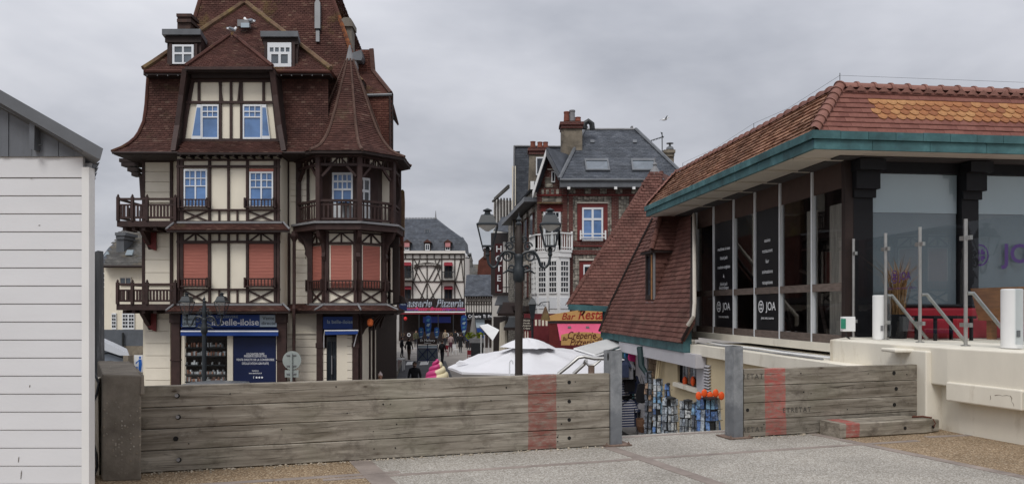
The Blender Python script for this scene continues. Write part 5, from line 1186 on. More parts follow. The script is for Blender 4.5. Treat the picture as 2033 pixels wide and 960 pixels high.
panel(cbx, pc, rect(1668, 628, 1693, 657), .1, m_white, 'box_body'); m_green = mat('green_cover', (.03, .22, .14), .4, .1); panel(cbx, pc, rect(1669, 632, 1679, 652), .012, m_green, 'cover', .101)
MB().tube([pc.at(1680, 657), pc.at(1680, 668), pc.at(1688, 672)], .012, 6).build('cable', m_iron, cbx)
for b in cbx.children: md = b.modifiers.new('bevel', 'BEVEL'); md.width = .008; md.segments = 2
# ================================================================ souvenir shop under the pavilion
sh = thing('souvenir_shop', 'low cream souvenir shop with steep red brown tiled roof and dormer', 'shop', (4.2, 20, GZ))
W0 = V((4.25, 17.6, 0)); plS = Plane(W0, -e1)
def S2(b, z, off=0.0): return W0 + e2 * b - e1 * off + ZU * z
def sb(u, v=700): return (plS.at(u, v) - W0).dot(e2)
m_shopw = mat('lilac_white_paint', (.46, .45, .47), .7, .08, 1.2)
# flat roofed part with beige fascia
nb, fb = sb(1700), sb(1366)
MB().slab([S2(nb, .52, .12), S2(fb, .52, .12), S2(fb, .52, -1.5), S2(nb, .52, -1.5)], ZU * .23).build('roof_ledge', m_ivory, sh)
MB().slab([S2(nb, GZ), S2(sb(1400), GZ), S2(sb(1400), GZ, -1.2), S2(nb, GZ, -1.2)], ZU * (.515 - GZ)).build('wall', m_yellow, sh)
for i, (o, w) in enumerate(((-.15, .02), (-.4, .025), (-.55, .018))):
    MB().tube([S2(lerp(nb + 1.2, fb - .1, t / 6), .765 + .012 * math.sin(t * 2 + i), o + .05 * math.sin(t * 1.7 + i)) for t in range(7)], w, 6).build('conduit', m_white if i == 1 else m_lead, sh, smooth=True)
# openings: pilasters, lintel, window, louvre, brick
def spanel(u0, u1, v0, v1, t, m_, nm, off=0.0, par=None):
    p = plS.off(off); b0_, b1_ = sb(u1), sb(u0); y = (plS.at((u0 + u1) / 2, 700)).y
    z0, z1 = VZ(v1, y), VZ(v0, y); return MB().slab([S2(b0_, z0, off), S2(b1_, z0, off), S2(b1_, z1, off), S2(b0_, z1, off)], -e1 * t).build(nm, m_, par or sh)
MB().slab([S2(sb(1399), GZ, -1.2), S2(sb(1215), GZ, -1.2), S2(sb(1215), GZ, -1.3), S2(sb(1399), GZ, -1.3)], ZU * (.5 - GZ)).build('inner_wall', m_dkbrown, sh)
spanel(1306, 1345, 700, 960, .06, m_yellow, 'wall_pier', -.06); spanel(1345, 1386, 768, 960, .06, m_yellow, 'window_apron', -.06); spanel(1343, 1388, 764, 772, .14, m_ivory, 'window_sill', -.04)
spanel(1386, 1402, 722, 960, .10, m_shopw, 'pilaster', -.06); spanel(1262, 1284, 690, 960, .10, m_shopw, 'pilaster', -.10)
for i in range(11): 
    y = 16.6; z = VZ(726 + i * 6, y); MB().slab([S2(sb(1412), z, .01), S2(sb(1402), z, .01), S2(sb(1402), z - .03, .07), S2(sb(1412), z - .03, .07)], ZU * .012).build('louvre_slat', m_shopw, sh)
k = NT('yellow_brick'); bt = k.n('ShaderNodeTexBrick'); k.l(k.coord(1, 1, 1), bt.inputs[0]); bt.inputs['Color1'].default_value = (.28, .19, .11, 1); bt.inputs['Color2'].default_value = (.20, .12, .075, 1); bt.inputs['Mortar'].default_value = (.15, .12, .1, 1); bt.inputs['Brick Width'].default_value = .22; bt.inputs['Row Height'].default_value = .075; m_ybrick = k.fin(bt.outputs[0], .9)
y = 22.5
for r in range(12):
    b0_ = sb(1305); b1_ = sb(1284); n_ = 4
    for c in range(n_ + r % 2):
        p, q = lerp(b0_, b1_, max(0, (c - (.5 if r % 2 else 0)) / n_)) + .008, lerp(b0_, b1_, min(1, (c + 1 - (.5 if r % 2 else 0)) / n_)) - .008; z = VZ(845, y) + r * .18
        MB().slab([S2(p, z, -.1), S2(q, z, -.1), S2(q, z + .165, -.1), S2(p, z + .165, -.1)], -e1 * random.uniform(.05, .07)).build('brick', mat('shop_brick', (.27, .19, .12), .9, .25, 5, .2, 30, rnd=.2) if r == 0 and c == 0 else bpy.data.materials['shop_brick'], sh)
MB().slab([S2(sb(1305), GZ, -.16), S2(sb(1284), GZ, -.16), S2(sb(1284), GZ, -.1), S2(sb(1305), GZ, -.1)], ZU * 3).build('brick_backing', m_conc, sh)
MB().slab([S2(sb(1403), .25, .02), S2(sb(1245), .25, .02), S2(sb(1245), .25, .26), S2(sb(1403), .25, .26)], ZU * .30).build('lintel', m_shopw, sh)
m_dkgreen = mat('dark_green_iron', (.012, .03, .032), .6, .2)
gbk = MB(); gbk.tube([S2(sb(1292), .5, .3), S2(sb(1296), .0, .32), S2(sb(1304), -.3, .22), S2(sb(1305), -.6, .1)], [.10, .085, .05, .035], 8); gbk.build('drain_pipe', m_dkgreen, sh, smooth=True)
MB().tube([S2(sb(1319), .22, .12), S2(sb(1313), -.75, .14)], .03, 6).build('prop', m_yellow, sh); MB().tube([S2(sb(1315), .22, .12), S2(sb(1309), -.75, .14)], .03, 6).build('prop', m_yellow, sh)
MB().slab([S2(sb(1345), -2.3, .0), S2(sb(1215), -2.3, 0), S2(sb(1215), -2.3, 1.6), S2(sb(1345), -2.3, 1.6)], ZU * -.15).build('shop_deck', m_dkbrown, sh)
for i in range(12): 
    b = lerp(sb(1300), sb(1225), i / 12); MB().slab([S2(b, -2.298, .1), S2(b + .3, -2.298, .1), S2(b + .3, -2.298, 1.55), S2(b, -2.298, 1.55)], ZU * .02).build('deck_plank', m_timber, sh)
# steep roof over the shop: west slope B, behind it pyramid A
P0B = V((3.92, 17.6, .82)); upB = (e1 + ZU * 2.76).normalized(); nB = e2.cross(upB).normalized(); nB = nB if nB.x < 0 else -nB
plB = Plane(P0B, nB); m_btile = tilemat('shop_tile', [(0, (.115, .05, .040)), (.5, (.132, .059, .047)), (1, (.155, .074, .059))], (.10, .068, .048), (.58, .78), 1.1)
polyB = [plB.at(*q) for q in ((1351, 680), (1190, 657), (1213, 600), (1252, 520), (1296, 433), (1374, 431), (1374, 640))]
def flare(o, bot, amt, hgt, nrm):
    for v in o.data.vertices:
        z = v.co.z + wloc(o).z
        t = max(0, 1 - (z - bot) / hgt); d = V(nrm) * (amt * t * t); v.co += d
tB = tile_plane(polyB, -e2, nB, .18, .125, .028, m_btile, 'roof_tiles', sh); dB = MB().slab([p - nB * .014 for p in polyB], -nB * .06).build('roof_deck', m_btile, sh)
MB().tube([plB.at(1190, 657, .03), plB.at(1213, 600, .03), plB.at(1252, 520, .03), plB.at(1296, 433, .03)], .05, 6).build('valley', m_dkbrown, sh)
eb = [V(P0B) - e2 * .05, plB.at(1190, 657)]; eb[1].z = .84
d = (eb[1] - eb[0]); 
for i in range(7):
    p, q = eb[0] + d * (i / 7), eb[0] + d * ((i + .99) / 7); MB().slab([p + V((.04, 0, -.26)), q + V((.04, 0, -.26)), q + V((.09, 0, -.26)), p + V((.09, 0, -.26))], ZU * .24).build('fascia_board', m_copper, sh)
MB().slab([eb[0] + V((.1, 0, -.27)), eb[1] + V((.1, 0, -.27)), eb[1] + V((1, 0, -.2)), eb[0] + V((1, 0, -.2))], ZU * .03).build('eave_soffit', m_copper, sh)
tp = front(17.55); MB().slab([V((3.97, 17.52, .56)), V((4.17, 17.54, .56)), V((4.17, 17.54, 1.44)), V((4.05, 17.53, 1.12)), V((3.97, 17.52, .86))], e2 * .05).build('gable_panel', m_copper, sh)
MB().tube([V((3.93, 17.5, .84)), plB.at(1372, 640, .02), plB.at(1374, 431, .02)], .035, 6).build('verge', m_dkbrown, sh)
MB().tube([plB.at(1378, 425, .1), plB.at(1379, 600, .1), plB.at(1377, 628, .12), plB.at(1366, 645, .12)], .045, 8).build('downpipe', m_soffit, sh, smooth=True)
qa = [at(1126, 606, 26.6), at(1278, 612, 26.6), at(1313, 342, 29.6), at(1292, 345, 29.6)]; roofplane(qa, (1, 0, 0), m_btile, .18, .135, .03, par=sh)
qb = [qa[1], at(1440, 600, 31), at(1332, 350, 31), qa[2]]; roofplane(qb, qb[1] - qb[0], m_btile, .18, .135, .03, par=sh)
qc = [at(1126, 606, 26.6) + V((.8, 6, 0)), qa[0], qa[3], qa[3] + V((.1, 1.5, 0))]; roofplane(qc, (0, -1, 0), m_btile, .18, .135, .03, par=sh)
mha = half('shop_hip_tile', .3, .075); mha.materials[0] = m_btile; lay(mha, qa[0], qa[3], .29, (-.5, -.5, .7), 'hip_tile', sh); lay(mha, lerp(qa[1], qa[2], .4), qa[2], .29, (.0, -.6, .7), 'hip_tile', sh)
MB().lathe(lerp(qa[2], qa[3], .5) + V((0, .25, -.1)), [(.42, -.16), (.26, .1), (.14, .3), (.06, .42), (.09, .48), (.07, .54), (.02, .58), (.02, .75)], 8).build('finial', m_lead, sh)
MB().bar(at(1128, 609, 26.55), at(1275, 616, 26.55), .2, .06, (0, -1, 0)).build('fascia_board', m_copper, sh)
MB().slab([at(1140, 612, 26.9), at(1215, 612, 26.9), at(1215, 900, 26.9), at(1140, 900, 26.9)], (0, 4, 0)).build('wall', m_copper, sh) if False else MB().slab([at(1196, 612, 26.9), at(1260, 612, 26.9), at(1260, 850, 26.9), at(1196, 850, 26.9)], (.55, 4, 0)).build('wall', m_copper, sh)
# dormer on the west slope
c21 = 21.08; pd = front(c21)
fa = plB.at(1284, 590); fbv = plB.at(1300, 594)
xw = V((fbv.x, fbv.y, 0)); z0_, z1_ = fbv.z, VZ(500, c21); wl = .72
window3(sh, xw + e2 * wl + ZU * z0_, xw + ZU * z0_, xw + ZU * z1_, xw + e2 * wl + ZU * z1_, -e1, [(.14, .1, .62, .92), (.7, .1, .9, .92)], m_dkbrown, m_dark_pane, .05, 'dormer_window')
MB().bar(xw + e2 * .1 - e1 * .04 + ZU * z0_, xw + e2 * .1 - e1 * .04 + ZU * (z1_ - .1), .06, .03, -e1).build('window_stile', m_bench, sh)
ck = [xw + ZU * z0_, xw + e1 * ((z1_ - z0_) / 2.76) + ZU * z1_, xw + ZU * z1_]; tile_plane(ck, e1, -e2, .18, .125, .02, m_btile, 'cheek_tiles', sh); MB().slab([p + e2 * .015 for p in ck], e2 * .06).build('cheek', m_btile, sh)
MB().bar(xw - e2 * .02 + ZU * z0_, xw - e2 * .02 + ZU * z1_, .06, .05, -e1).build('dormer_post', m_lead, sh)
MB().slab([xw - e1 * .05 + ZU * (z0_ - .10) - e2 * .05, xw - e1 * .05 + ZU * (z0_ - .1) + e2 * .7, xw + e1 * .1 + ZU * (z0_ + .02) + e2 * .7, xw + e1 * .1 + ZU * (z0_ + .02) - e2 * .05], ZU * .03).build('lead_apron', m_lead, sh)
zt_ = z1_ + .02; dA = xw - e1 * .14 - e2 * .14; 
ea, eb2, ec, ed = dA + e2 * 1.05, dA, dA + e1 * 1.3, dA + e2 * 1.05 + e1 * 1.3
r0, r1 = dA + e2 * .52 + e1 * .42 + ZU * .95, dA + e2 * .52 + e1 * 1.6 + ZU * .95
roofplane([eb2 + ZU * zt_, ec + ZU * zt_ , V((r1.x, r1.y, zt_ + .95)), V((r0.x, r0.y, zt_ + .95))], e1, m_btile, .18, .12, .026, par=sh)
roofplane([ea + ZU * zt_, eb2 + ZU * zt_, V((r0.x, r0.y, zt_ + .95))], -e2, m_btile, .18, .12, .026, par=sh)
lay(mha, eb2 + ZU * (zt_ + .01), V((r0.x, r0.y, zt_ + .96)), .25, (-.6, -.6, .6), 'hip_tile', sh); lay(mha, V((r0.x, r0.y, zt_ + .95)), V((r1.x, r1.y, zt_ + .95)), .25, ZU, 'ridge_tile', sh)
MB().slab([ea + ZU * zt_, eb2 + ZU * zt_, ec + ZU * zt_, ed + ZU * zt_], ZU * -.07).build('dormer_eave', m_dkbrown, sh)
# grey canvas awning at the street end of the shop
ga = thing('awning', 'pale grey canvas awning stretched out beside the souvenir shop roof', 'awning', at(1190, 690, 25))
m_canvas = mat('grey_canvas', (.50, .50, .49), .8, .06, 2, .1, 20); q = [at(1140, 692, 23.5), at(1182, 705, 22.5), at(1240, 684, 23.5), at(1212, 672, 25)]; MB().slab(q, ZU * .03).build('canopy', m_canvas, ga); MB().tube([q[0], q[1]], .03, 6).build('front_bar', m_white, ga); MB().tube([q[1] + V((0, 0, -.02)), at(1246, 688, 23.4)], .025, 6).build('awning_arm', m_white, ga)
# ---------------------------------------------------------------- goods outside the shop
def cardmat(nm, c):
    k = NT(nm); co = k.coord(); f = k.noise(co, 26, 5, .75, 1.2); g = k.noise(co, 11, 2, .5)
    col = k.ramp(f, [(.34, tuple(x * .22 for x in c)), (.46, c), (.58, tuple(min(.8, x * 1.5 + .05) for x in c)), (.68, (.36, .37, .38))]); col = k.mix(k.ramp(g, [(.5, 0), (.6, .7)]), col, (.03, .035, .05)); return k.fin(col, .35, .5)
cards = [cardmat('card_%d' % i, c) for i, c in enumerate(((.10, .20, .42), (.30, .34, .38), (.05, .12, .30), (.18, .2, .22), (.42, .44, .45), (.08, .09, .11), (.25, .16, .10), (.16, .30, .45)))]
m_orange2 = mat('orange_cap', (.75, .10, .02), .5, .08)
def rack(label, u0, u1, vt, Y, cols_, rows_, pal, zb=GZ, tilt=.12):
    t = thing('postcard_rack', label, 'rack', V((UX((u0 + u1) / 2, Y), Y, zb)), 'racks of goods outside the souvenir shop')
    w = px(u1 - u0, Y); zt__ = VZ(vt, Y) - zb; hh = min(zt__, 2.1); z0 = zt__ - hh + .08
    MB().tube([(0, .12, 0), (0, .12, zt__)], .02, 6).build('pole', m_iron, t, local=True)
    for a in range(4): 
        an = a * math.pi / 2 + .5; MB().tube([(0, .12, .05), (.28 * math.cos(an), .12 + .28 * math.sin(an), .015)], .014, 5).build('foot', m_iron, t, local=True)
    ch_ = (hh - .08) / rows_; per = max(1, cols_ // 3); fw = w / 3 * 1.06
    for f_, an in ((-1, R(-38)), (0, 0.0), (1, R(38))):
        cx_ = f_ * w * .36; cy_ = .06 + abs(f_) * .08; dx = V((math.cos(an), math.sin(an), 0)); dn = V((math.sin(an), -math.cos(an), 0)); c0 = V((cx_, cy_, 0))
        MB().slab([c0 - dx * fw / 2 + ZU * z0, c0 + dx * fw / 2 + ZU * z0, c0 + dx * fw / 2 + ZU * (zt__ - .02) - dn * .05, c0 - dx * fw / 2 + ZU * (zt__ - .02) - dn * .05], -dn * .015).build('back_board', m_iron, t, local=True)
        for r in range(rows_):
            MB().bar(c0 - dx * fw / 2 + ZU * (z0 + ch_ * r) + dn * .035, c0 + dx * fw / 2 + ZU * (z0 + ch_ * r) + dn * .035, .008, .008, dn).build('wire', m_iron, t, local=True)
            for c in range(per):
                if random.random() < .06: continue
                x = (-.5 + (c + .5) / per) * fw + random.uniform(-.01, .01); z = z0 + ch_ * r + .004; h_ = ch_ * random.uniform(.78, 1.02); hw2 = fw / per * random.uniform(.38, .47)
                p = c0 + dx * x + dn * (.03 - .05 * (z - z0) / hh) + ZU * z; lean = dn * -random.uniform(.0, .03); sk_ = dx * random.uniform(-.008, .008)
                MB().slab([p - dx * hw2, p + dx * hw2, p + dx * hw2 + ZU * h_ + lean + sk_, p - dx * hw2 + ZU * h_ + lean + sk_], dn * random.uniform(.006, .02)).build('card', random.choice(pal), t, local=True)
    MB().lathe((0, .08, zt__ - .02), [(w * .30, 0), (w * .30, .03), (.02, .05)], 10).build('rack_top', m_iron, t, local=True)
    return t, w, zt__
rack('narrow black rack of dark goods beside the lilac pilaster', 1282, 1300, 738, 19.3, 3, 14, [cards[5], cards[3], cards[6], cards[5]])
rack('tall narrow rack of blue postcards with rounded top', 1299, 1319, 753, 18.4, 3, 14, [cards[0], cards[7], cards[2], cards[1], cards[4]])
rack('wide rack packed with grey postcards in the middle', 1317, 1350, 790, 16.9, 6, 11, [cards[1], cards[3], cards[4], cards[1]])
rack('low rack of grey and reddish postcards next to the middle one', 1352, 1383, 795, 15.9, 6, 11, [cards[1], cards[3], cards[3], cards[4]])
t, w, zt__ = rack('blue display rack with orange caps on top near the steel post', 1387, 1437, 790, 14.7, 6, 9, [cards[0], cards[2], cards[3], cards[7], cards[1]])
for i in range(5): MB().ball((-w / 2 + .02 + i * w / 4.4, .08, zt__ + .04 + (.05 if i % 2 else 0)), .06, .025, .085, 10, 6).build('orange_cap', m_orange2, t, smooth=True, local=True)
rack('small dark rack of keyrings above the grey postcard rack', 1321, 1335, 762, 17.8, 3, 14, [cards[5], cards[3], cards[2], cards[1]]); rack('slim rack of blue magnets squeezed between the last two racks', 1376, 1394, 800, 15.2, 3, 8, [cards[0], cards[3], cards[5], cards[7]])
hw_ = thing('window_display', 'dark hanging goods and orange cases in the small shop window', 'display', plS.at(1365, 760)); 
for i in range(7): 
    u = 1349 + i * 5; spanel(u, u + 4, 722 + random.uniform(0, 4), 760 + random.uniform(-6, 4), .04, cards[[5, 3, 6, 5, 1, 5, 6][i]], 'hanging_strap', -.12, hw_)
for u in (1360, 1376): p = plS.at(u, 756, -.04); MB().ball(p, .06, .10, .12, 10, 6).build('orange_case', m_orange2, hw_, smooth=True)
spanel(1350, 1384, 760, 766, .1, m_yellow, 'display_shelf', -.3, hw_)
# clothes
m_navyc = mat('navy_cotton', (.035, .045, .09), .9, .2, 4); k = NT('striped_cotton'); sp_ = k.n('ShaderNodeSeparateXYZ'); k.l(k.coord(), sp_.inputs[0]); st_ = k.math('GREATER_THAN', k.math('FRACT', k.math('MULTIPLY', sp_.outputs[2], 14.0)), .62); m_stripe = k.fin(k.mix(st_, (.035, .045, .10), (.45, .45, .48)), .9)
m_greyc = mat('grey_cotton', (.20, .20, .22), .9, .15, 4)
def shirt(label, loc, m_, rz, s=1.0, group='shirts on the rail by the shop entrance'):
    t = thing('hanging_shirt', label, 'shirt', loc, group, rz)
    o = [(-.12, .0), (-.2, -.03), (-.36, -.30), (-.27, -.36), (-.21, -.22), (-.22, -.72), (.22, -.72), (.21, -.22), (.27, -.36), (.36, -.30), (.2, -.03), (.12, 0), (.07, -.05), (-.07, -.05)]
    MB().slab([(x * s, .02 * math.sin(x * 20), z * s) for x, z in o], (0, .05, 0)).build('shirt_body', m_, t, local=True)
    MB().tube([(-.17 * s, .02, -.03), (0, .02, .03), (.17 * s, .02, -.03)], .009, 5).build('hanger', m_iron, t, local=True); MB().tube([(0, .02, .03), (0, .02, .09), (.02, .02, .11)], .005, 5).build('hook', m_iron, t, local=True)
rl = thing('clothes_rail', 'dark clothes rail at the souvenir shop entrance behind the steel post', 'rail', at(1248, 845, 23)); MB().tube([at(1232, 786, 21.4), at(1268, 786, 22.3)], .02, 6).build('rail', m_iron, rl); MB().tube([at(1266, 786, 22.3), at(1266, 880, 22.3)], .02, 6).build('upright', m_iron, rl)
for i, (u, m_) in enumerate(((1244, m_stripe), (1250, m_navyc), (1254, m_greyc), (1258, m_navyc), (1262, m_stripe))):
    shirt(('front striped navy shirt hanging on the clothes rail', 'plain navy shirt right behind the front striped one', 'grey shirt hanging in the middle of the clothes rail', 'plain navy shirt between the grey shirt and the rear striped one', 'rear striped shirt at the far end of the clothes rail')[i], at(u, 792, 21.6 + i * .15), m_, .35 + i * .08, 1.1)
m_pink2 = mat('pink_bag', (.42, .02, .13), .8, .15); m_blue2 = mat('blue_bag', (.03, .14, .30), .8, .15)
def bag(label, u, v, Y, w, h, m_):
    t = thing('hanging_bag', label, 'bag', at(u, v, Y)); c = [( -.3, 0), (-.5, -.55), (-.42, -.95), (0, -1), (.42, -.95), (.5, -.55), (.3, 0), (0, .04)]
    mb = MB(); mb.slab([(x * w, -.05, z * h) for x, z in c], (0, .14, 0)); mb.build('bag_body', m_, t, local=True); MB().tube([(-.2 * w, 0, 0), (0, 0, h * .5), (.2 * w, 0, 0)], .012, 5).build('strap', m_iron, t, local=True)
bag('bright pink bag hanging from the shop lintel', 1254, 696, 22.5, .2, .33, m_pink2); bag('blue bag hanging next to the pink one', 1245, 694, 22.8, .16, .3, m_blue2); bag('black rucksack hanging on the lilac pilaster', 1274, 762, 20.0, .3, .5, m_black); bag('small round dark purse below the black rucksack', 1273, 798, 20.0, .18, .18, m_greyc)
bag('dark garment bag hanging under the pink bag', 1256, 722, 22.6, .28, .9, m_black); bag('long black garment hanging above the clothes rail', 1243, 724, 22.7, .24, .85, m_navyc)
for i, (u, v, m_, nm) in enumerate(((1238, 712, m_navyc, 'navy top hanging at the left edge of the shop opening'), (1247, 716, m_greyc, 'grey top hanging below the blue bag'), (1251, 740, m_black, 'black top hanging in the second row of the opening'), (1241, 748, m_stripe, 'striped top hanging above the clothes rail'), (1259, 745, m_navyc, 'navy top hanging beside the lilac pilaster'), (1246, 772, m_black, 'black cap bundle hanging just above the shirts'))):
    shirt(nm, at(u, v, 21.3 + .1 * i), m_, .3 + .1 * i, .72, 'tops hanging in the shop opening')
bc.location += e1 * .32
bk3 = thing('wicker_basket', 'brown round basket on the shop floor', 'basket', at(1277, 850, 21.5)); m_wick = mat('wicker', (.14, .075, .045), .85, .3, 14, .4, 30); MB().lathe((0, 0, -.1), [(.13, 0), (.2, .18), (.21, .38), (.19, .38), (.17, .2)], 14).build('basket_body', m_wick, bk3, local=True)
pbx = thing('cardboard_sheet', 'white card leaning at the foot of the blue postcard rack', 'card', at(1284, 862, 20.5)); MB().slab([at(1278, 842, 20.5), at(1290, 840, 20.4), at(1293, 872, 20.2), at(1284, 872, 20.3)], (0, .03, 0)).build('card_sheet', m_white, pbx)
# ================================================================ street lamps
def lantern(t, x, z0):
    hw, tw, h = .10, .185, .36
    for sx in (-1, 1):
        for sy in (-1, 1): MB().tube([(x + sx * hw, sy * hw, z0), (x + sx * tw, sy * tw, z0 + h)], .012, 5).build('lantern_bar', m_lampiron, t, local=True)
    MB().lathe((x, 0, z0 - .03), [(hw * 1.5, 0), (hw * 1.5, .03)], 4, R(45)).build('lantern_base', m_lampiron, t, local=True)
    g = MB(); q = [[(x + sx * (w - .006), sy * (w - .006), z) for sx, sy in ((-1, -1), (1, -1), (1, 1), (-1, 1))] for w, z in ((hw, z0), (tw, z0 + h))]
    for i in range(4): g.poly([q[0][i], q[0][(i + 1) % 4], q[1][(i + 1) % 4], q[1][i]])
    g.build('lantern_glass', m_glass, t, local=True, fix=False)
    MB().lathe((x, 0, z0 + h - .10), [(.03, 0), (.15, .08), (.19, .1)], 12).build('reflector', m_white, t, local=True)
    MB().lathe((x, 0, z0 + h), [(tw * 1.5, 0), (tw * 1.52, .025), (tw * 1.25, .05), (tw * .88, .19), (tw * .74, .2)], 4, R(45)).build('lantern_cap', m_lampiron, t, local=True)
    MB().lathe((x, 0, z0 + h + .2), [(.09, 0), (.055, .03), (.05, .06), (.085, .075), (.085, .095), (.03, .12), (.01, .13)], 10).build('lantern_vent', m_lampiron, t, local=True, smooth=True)
def spiral(c, r, s, up, turns=1.3, n=14): return [(c[0] + s * r * (1 - i / n * .75) * math.cos(up + i / n * turns * 2 * math.pi), 0, c[1] + r * (1 - i / n * .75) * math.sin(up + i / n * turns * 2 * math.pi)) for i in range(n + 1)]
def street_lamp(label, u, vtop, Y, mp, rz=0.0):
    zt_ = VZ(vtop, Y); t = thing('street_lamp', label, 'street lamp', (UX(u, Y), Y, GZ), 'twin lantern street lamps', rz); h = zt_ - GZ
    zl = h - .69; zp = h - .32                     # lantern foot, pole top
    MB().lathe((0, 0, 0), [(.16, 0), (.16, .5), (.10, .6), (.075, .7), (.07, zp - .5), (.075, zp - .45), (.075, zp - .2), (.05, zp - .1), (.045, zp)], 10).build('pole', mp, t, local=True, smooth=True)
    MB().lathe((0, 0, zp - 1.05), [(.075, 0), (.11, .05), (.11, .25), (.075, .32), (.09, .45), (.09, .5), (.075, .52)], 10).build('pole_collar', m_lampiron, t, local=True, smooth=True)
    MB().lathe((0, 0, zp), [(.05, 0), (.06, .03), (.03, .07), (.05, .11), (.012, .17), (.004, .24)], 8).build('finial', m_lampiron, t, local=True)
    for s in (-1, 1):
        a = [(0, 0, zl - .22), (s * .12, 0, zl - .12), (s * .27, 0, zl - .10), (s * .36, 0, zl - .22), (s * .40, 0, zl - .38), (s * .48, 0, zl - .42), (s * .56, 0, zl - .34), (s * .58, 0, zl - .2), (s * .58, 0, zl - .03)]
        b = []
        for i in range(len(a) - 1):
            for k_ in range(4): b.append(lerp(V(a[i]), V(a[i + 1]), k_ / 4))
        b.append(V(a[-1])); c = [b[0]] + [(b[i - 1] + b[i] * 2 + b[i + 1]) / 4 for i in range(1, len(b) - 1)] + [b[-1]]; c = [c[0]] + [(c[i - 1] + c[i] * 2 + c[i + 1]) / 4 for i in range(1, len(c) - 1)] + [c[-1]]
        MB().tube(c, .028, 6).build('arm', m_lampiron, t, local=True, smooth=True)
        for cc, r, up in (((s * .17, zl - .02), .085, 0), ((s * .22, zl - .2), .11, 2), ((s * .13, zl - .42), .08, 4), ((s * .10, zl + .12), .07, 3)): MB().tube(spiral(cc, r, s, up), .018, 5).build('scroll', m_lampiron, t, local=True, smooth=True)
        MB().tube([(s * .06, 0, zl - .5), (s * .2, 0, zl - .46), (s * .30, 0, zl - .52)], [.025, .03, .012], 6).build('leaf_scroll', m_lampiron, t, local=True)
        MB().lathe((s * .58, 0, zl - .22), [(.02, 0), (.045, .05), (.03, .1), (.05, .16), (.02, .19)], 8).build('lantern_stem', m_lampiron, t, local=True, smooth=True)
        for sx in (-1, 1): MB().tube([(s * .58, 0, zl - .12), (s * .58 + sx * .08, 0, zl - .1), (s * .58 + sx * .1, 0, zl)], .01, 5).build('lantern_fork', m_lampiron, t, local=True)
        lantern(t, s * .58, zl)
    return t
street_lamp('large twin lantern street lamp rising behind the long timber barrier', 1030, 413, 14.0, m_pole)
street_lamp('smaller twin lantern street lamp in front of the blue shop', 405.5, 580, 25.0, m_lampiron)
# ================================================================ signs and small street things near the barrier
rs = thing('road_sign', 'back of a round grey road sign with small plate below', 'sign', at(580, 850, 24.6)); Y = 24.6; pr5 = front(Y); m_backgrey = mat('sign_back_grey', (.30, .33, .31), .55, .1, 2, spec=.4)
n_ = 28; MB().slab([pr5.at(580 + 18.5 * math.cos(2 * math.pi * i / n_), 714.5 + 18.5 * math.sin(2 * math.pi * i / n_)) for i in range(n_)], (0, -.03, 0)).build('sign_disc', m_backgrey, rs)
panel(rs, pr5, rect(566, 734, 593, 748), .03, m_backgrey, 'sub_plate'); MB().tube([pr5.at(578.5, 700, .08), pr5.at(578.5, 880, .08)], .035, 8).build('sign_pole', m_backgrey, rs)
for v in (704, 725, 741): timber(rs, pr5, 569, v, 588, v, 2, .03, m_lead, 'clamp_bar', .03)
hp_ = thing('metal_hoop', 'pale bent metal hoop beside the brown lamp pole', 'hoop', at(1018, 745, 12.5)); MB().tube([at(1015 + 3.5 * math.cos(t_) , 722 - 8 * math.sin(t_), 12.5) for t_ in (3.14, 2.5, 1.9, 1.57, 1.2, .6, 0)][::-1] + [at(1011.5, 770, 12.5)], .014, 6).build('hoop_tube', m_lettw, hp_)
hr = thing('steel_handrail', 'bent grey steel tube handrail behind the barrier beside the post', 'handrail', at(1150, 745, 10.6)); Y = 10.6
MB().tube([at(1108, 742, Y), at(1128, 726, Y), at(1148, 709, Y), at(1160, 707, Y), at(1180, 711, Y), at(1205, 711, Y)], .026, 8).build('rail', m_inox, hr, smooth=True); MB().tube([at(1138, 742, Y + .2), at(1160, 722, Y + .2), at(1164, 714, Y + .1)], .026, 8).build('rail', m_inox, hr, smooth=True)
MB().tube([at(1160, 715, Y), at(1168, 724, Y), at(1180, 724, Y), at(1192, 714, Y)], .018, 8).build('rail_bracket', m_inox, hr, smooth=True); MB().tube([at(1174, 724, Y), at(1174, 800, Y)], .045, 8).build('rail_post', m_rustplate, hr)
ps_ = thing('parasol', 'large white square market parasol with vented top beyond the barrier', 'parasol', V((UX(1045, 22), 22, GZ)))
m_pcanvas = mat('white_canvas', (.64, .635, .65), .75, .05, 1.5, .12, 6, stain=((.55, .54, .54), 1.2, .62, .9))
rim = [at(*q) for q in ((889, 728, 22.4), (917, 738, 20.2), (1060, 742, 19.7), (1206, 742, 20.2), (1250, 716, 22), (1190, 696, 24.6), (1070, 690, 25), (950, 702, 24.6))]; top = at(1047, 683, 22)
def canopy(rim, top, nm, m_, nr=10, sag=.055, rr=0.0, par=ps_):
    mb = MB(); n_ = len(rim); pts = []
    for i in range(n_):
        for s in range(6): pts.append((lerp(rim[i], rim[(i + 1) % n_], s / 6), math.sin(s / 6 * math.pi)))
    N = len(pts)
    for j in range(nr + 1):
        t_ = j / nr
        for p, w in pts:
            q = lerp(p, top, t_ * (1 - rr)); q = V((q.x, q.y, q.z - sag * math.sin(t_ * math.pi) * (.5 + .9 * w) + random.uniform(-.01, .01))); mb.v.append(tuple(q))
    for j in range(nr):
        for i in range(N): mb.f.append((j * N + i, j * N + (i + 1) % N, (j + 1) * N + (i + 1) % N, (j + 1) * N + i))
    return mb.build(nm, m_, par, smooth=True, fix=False)
canopy(rim, top, 'canopy', m_pcanvas, rr=.1)
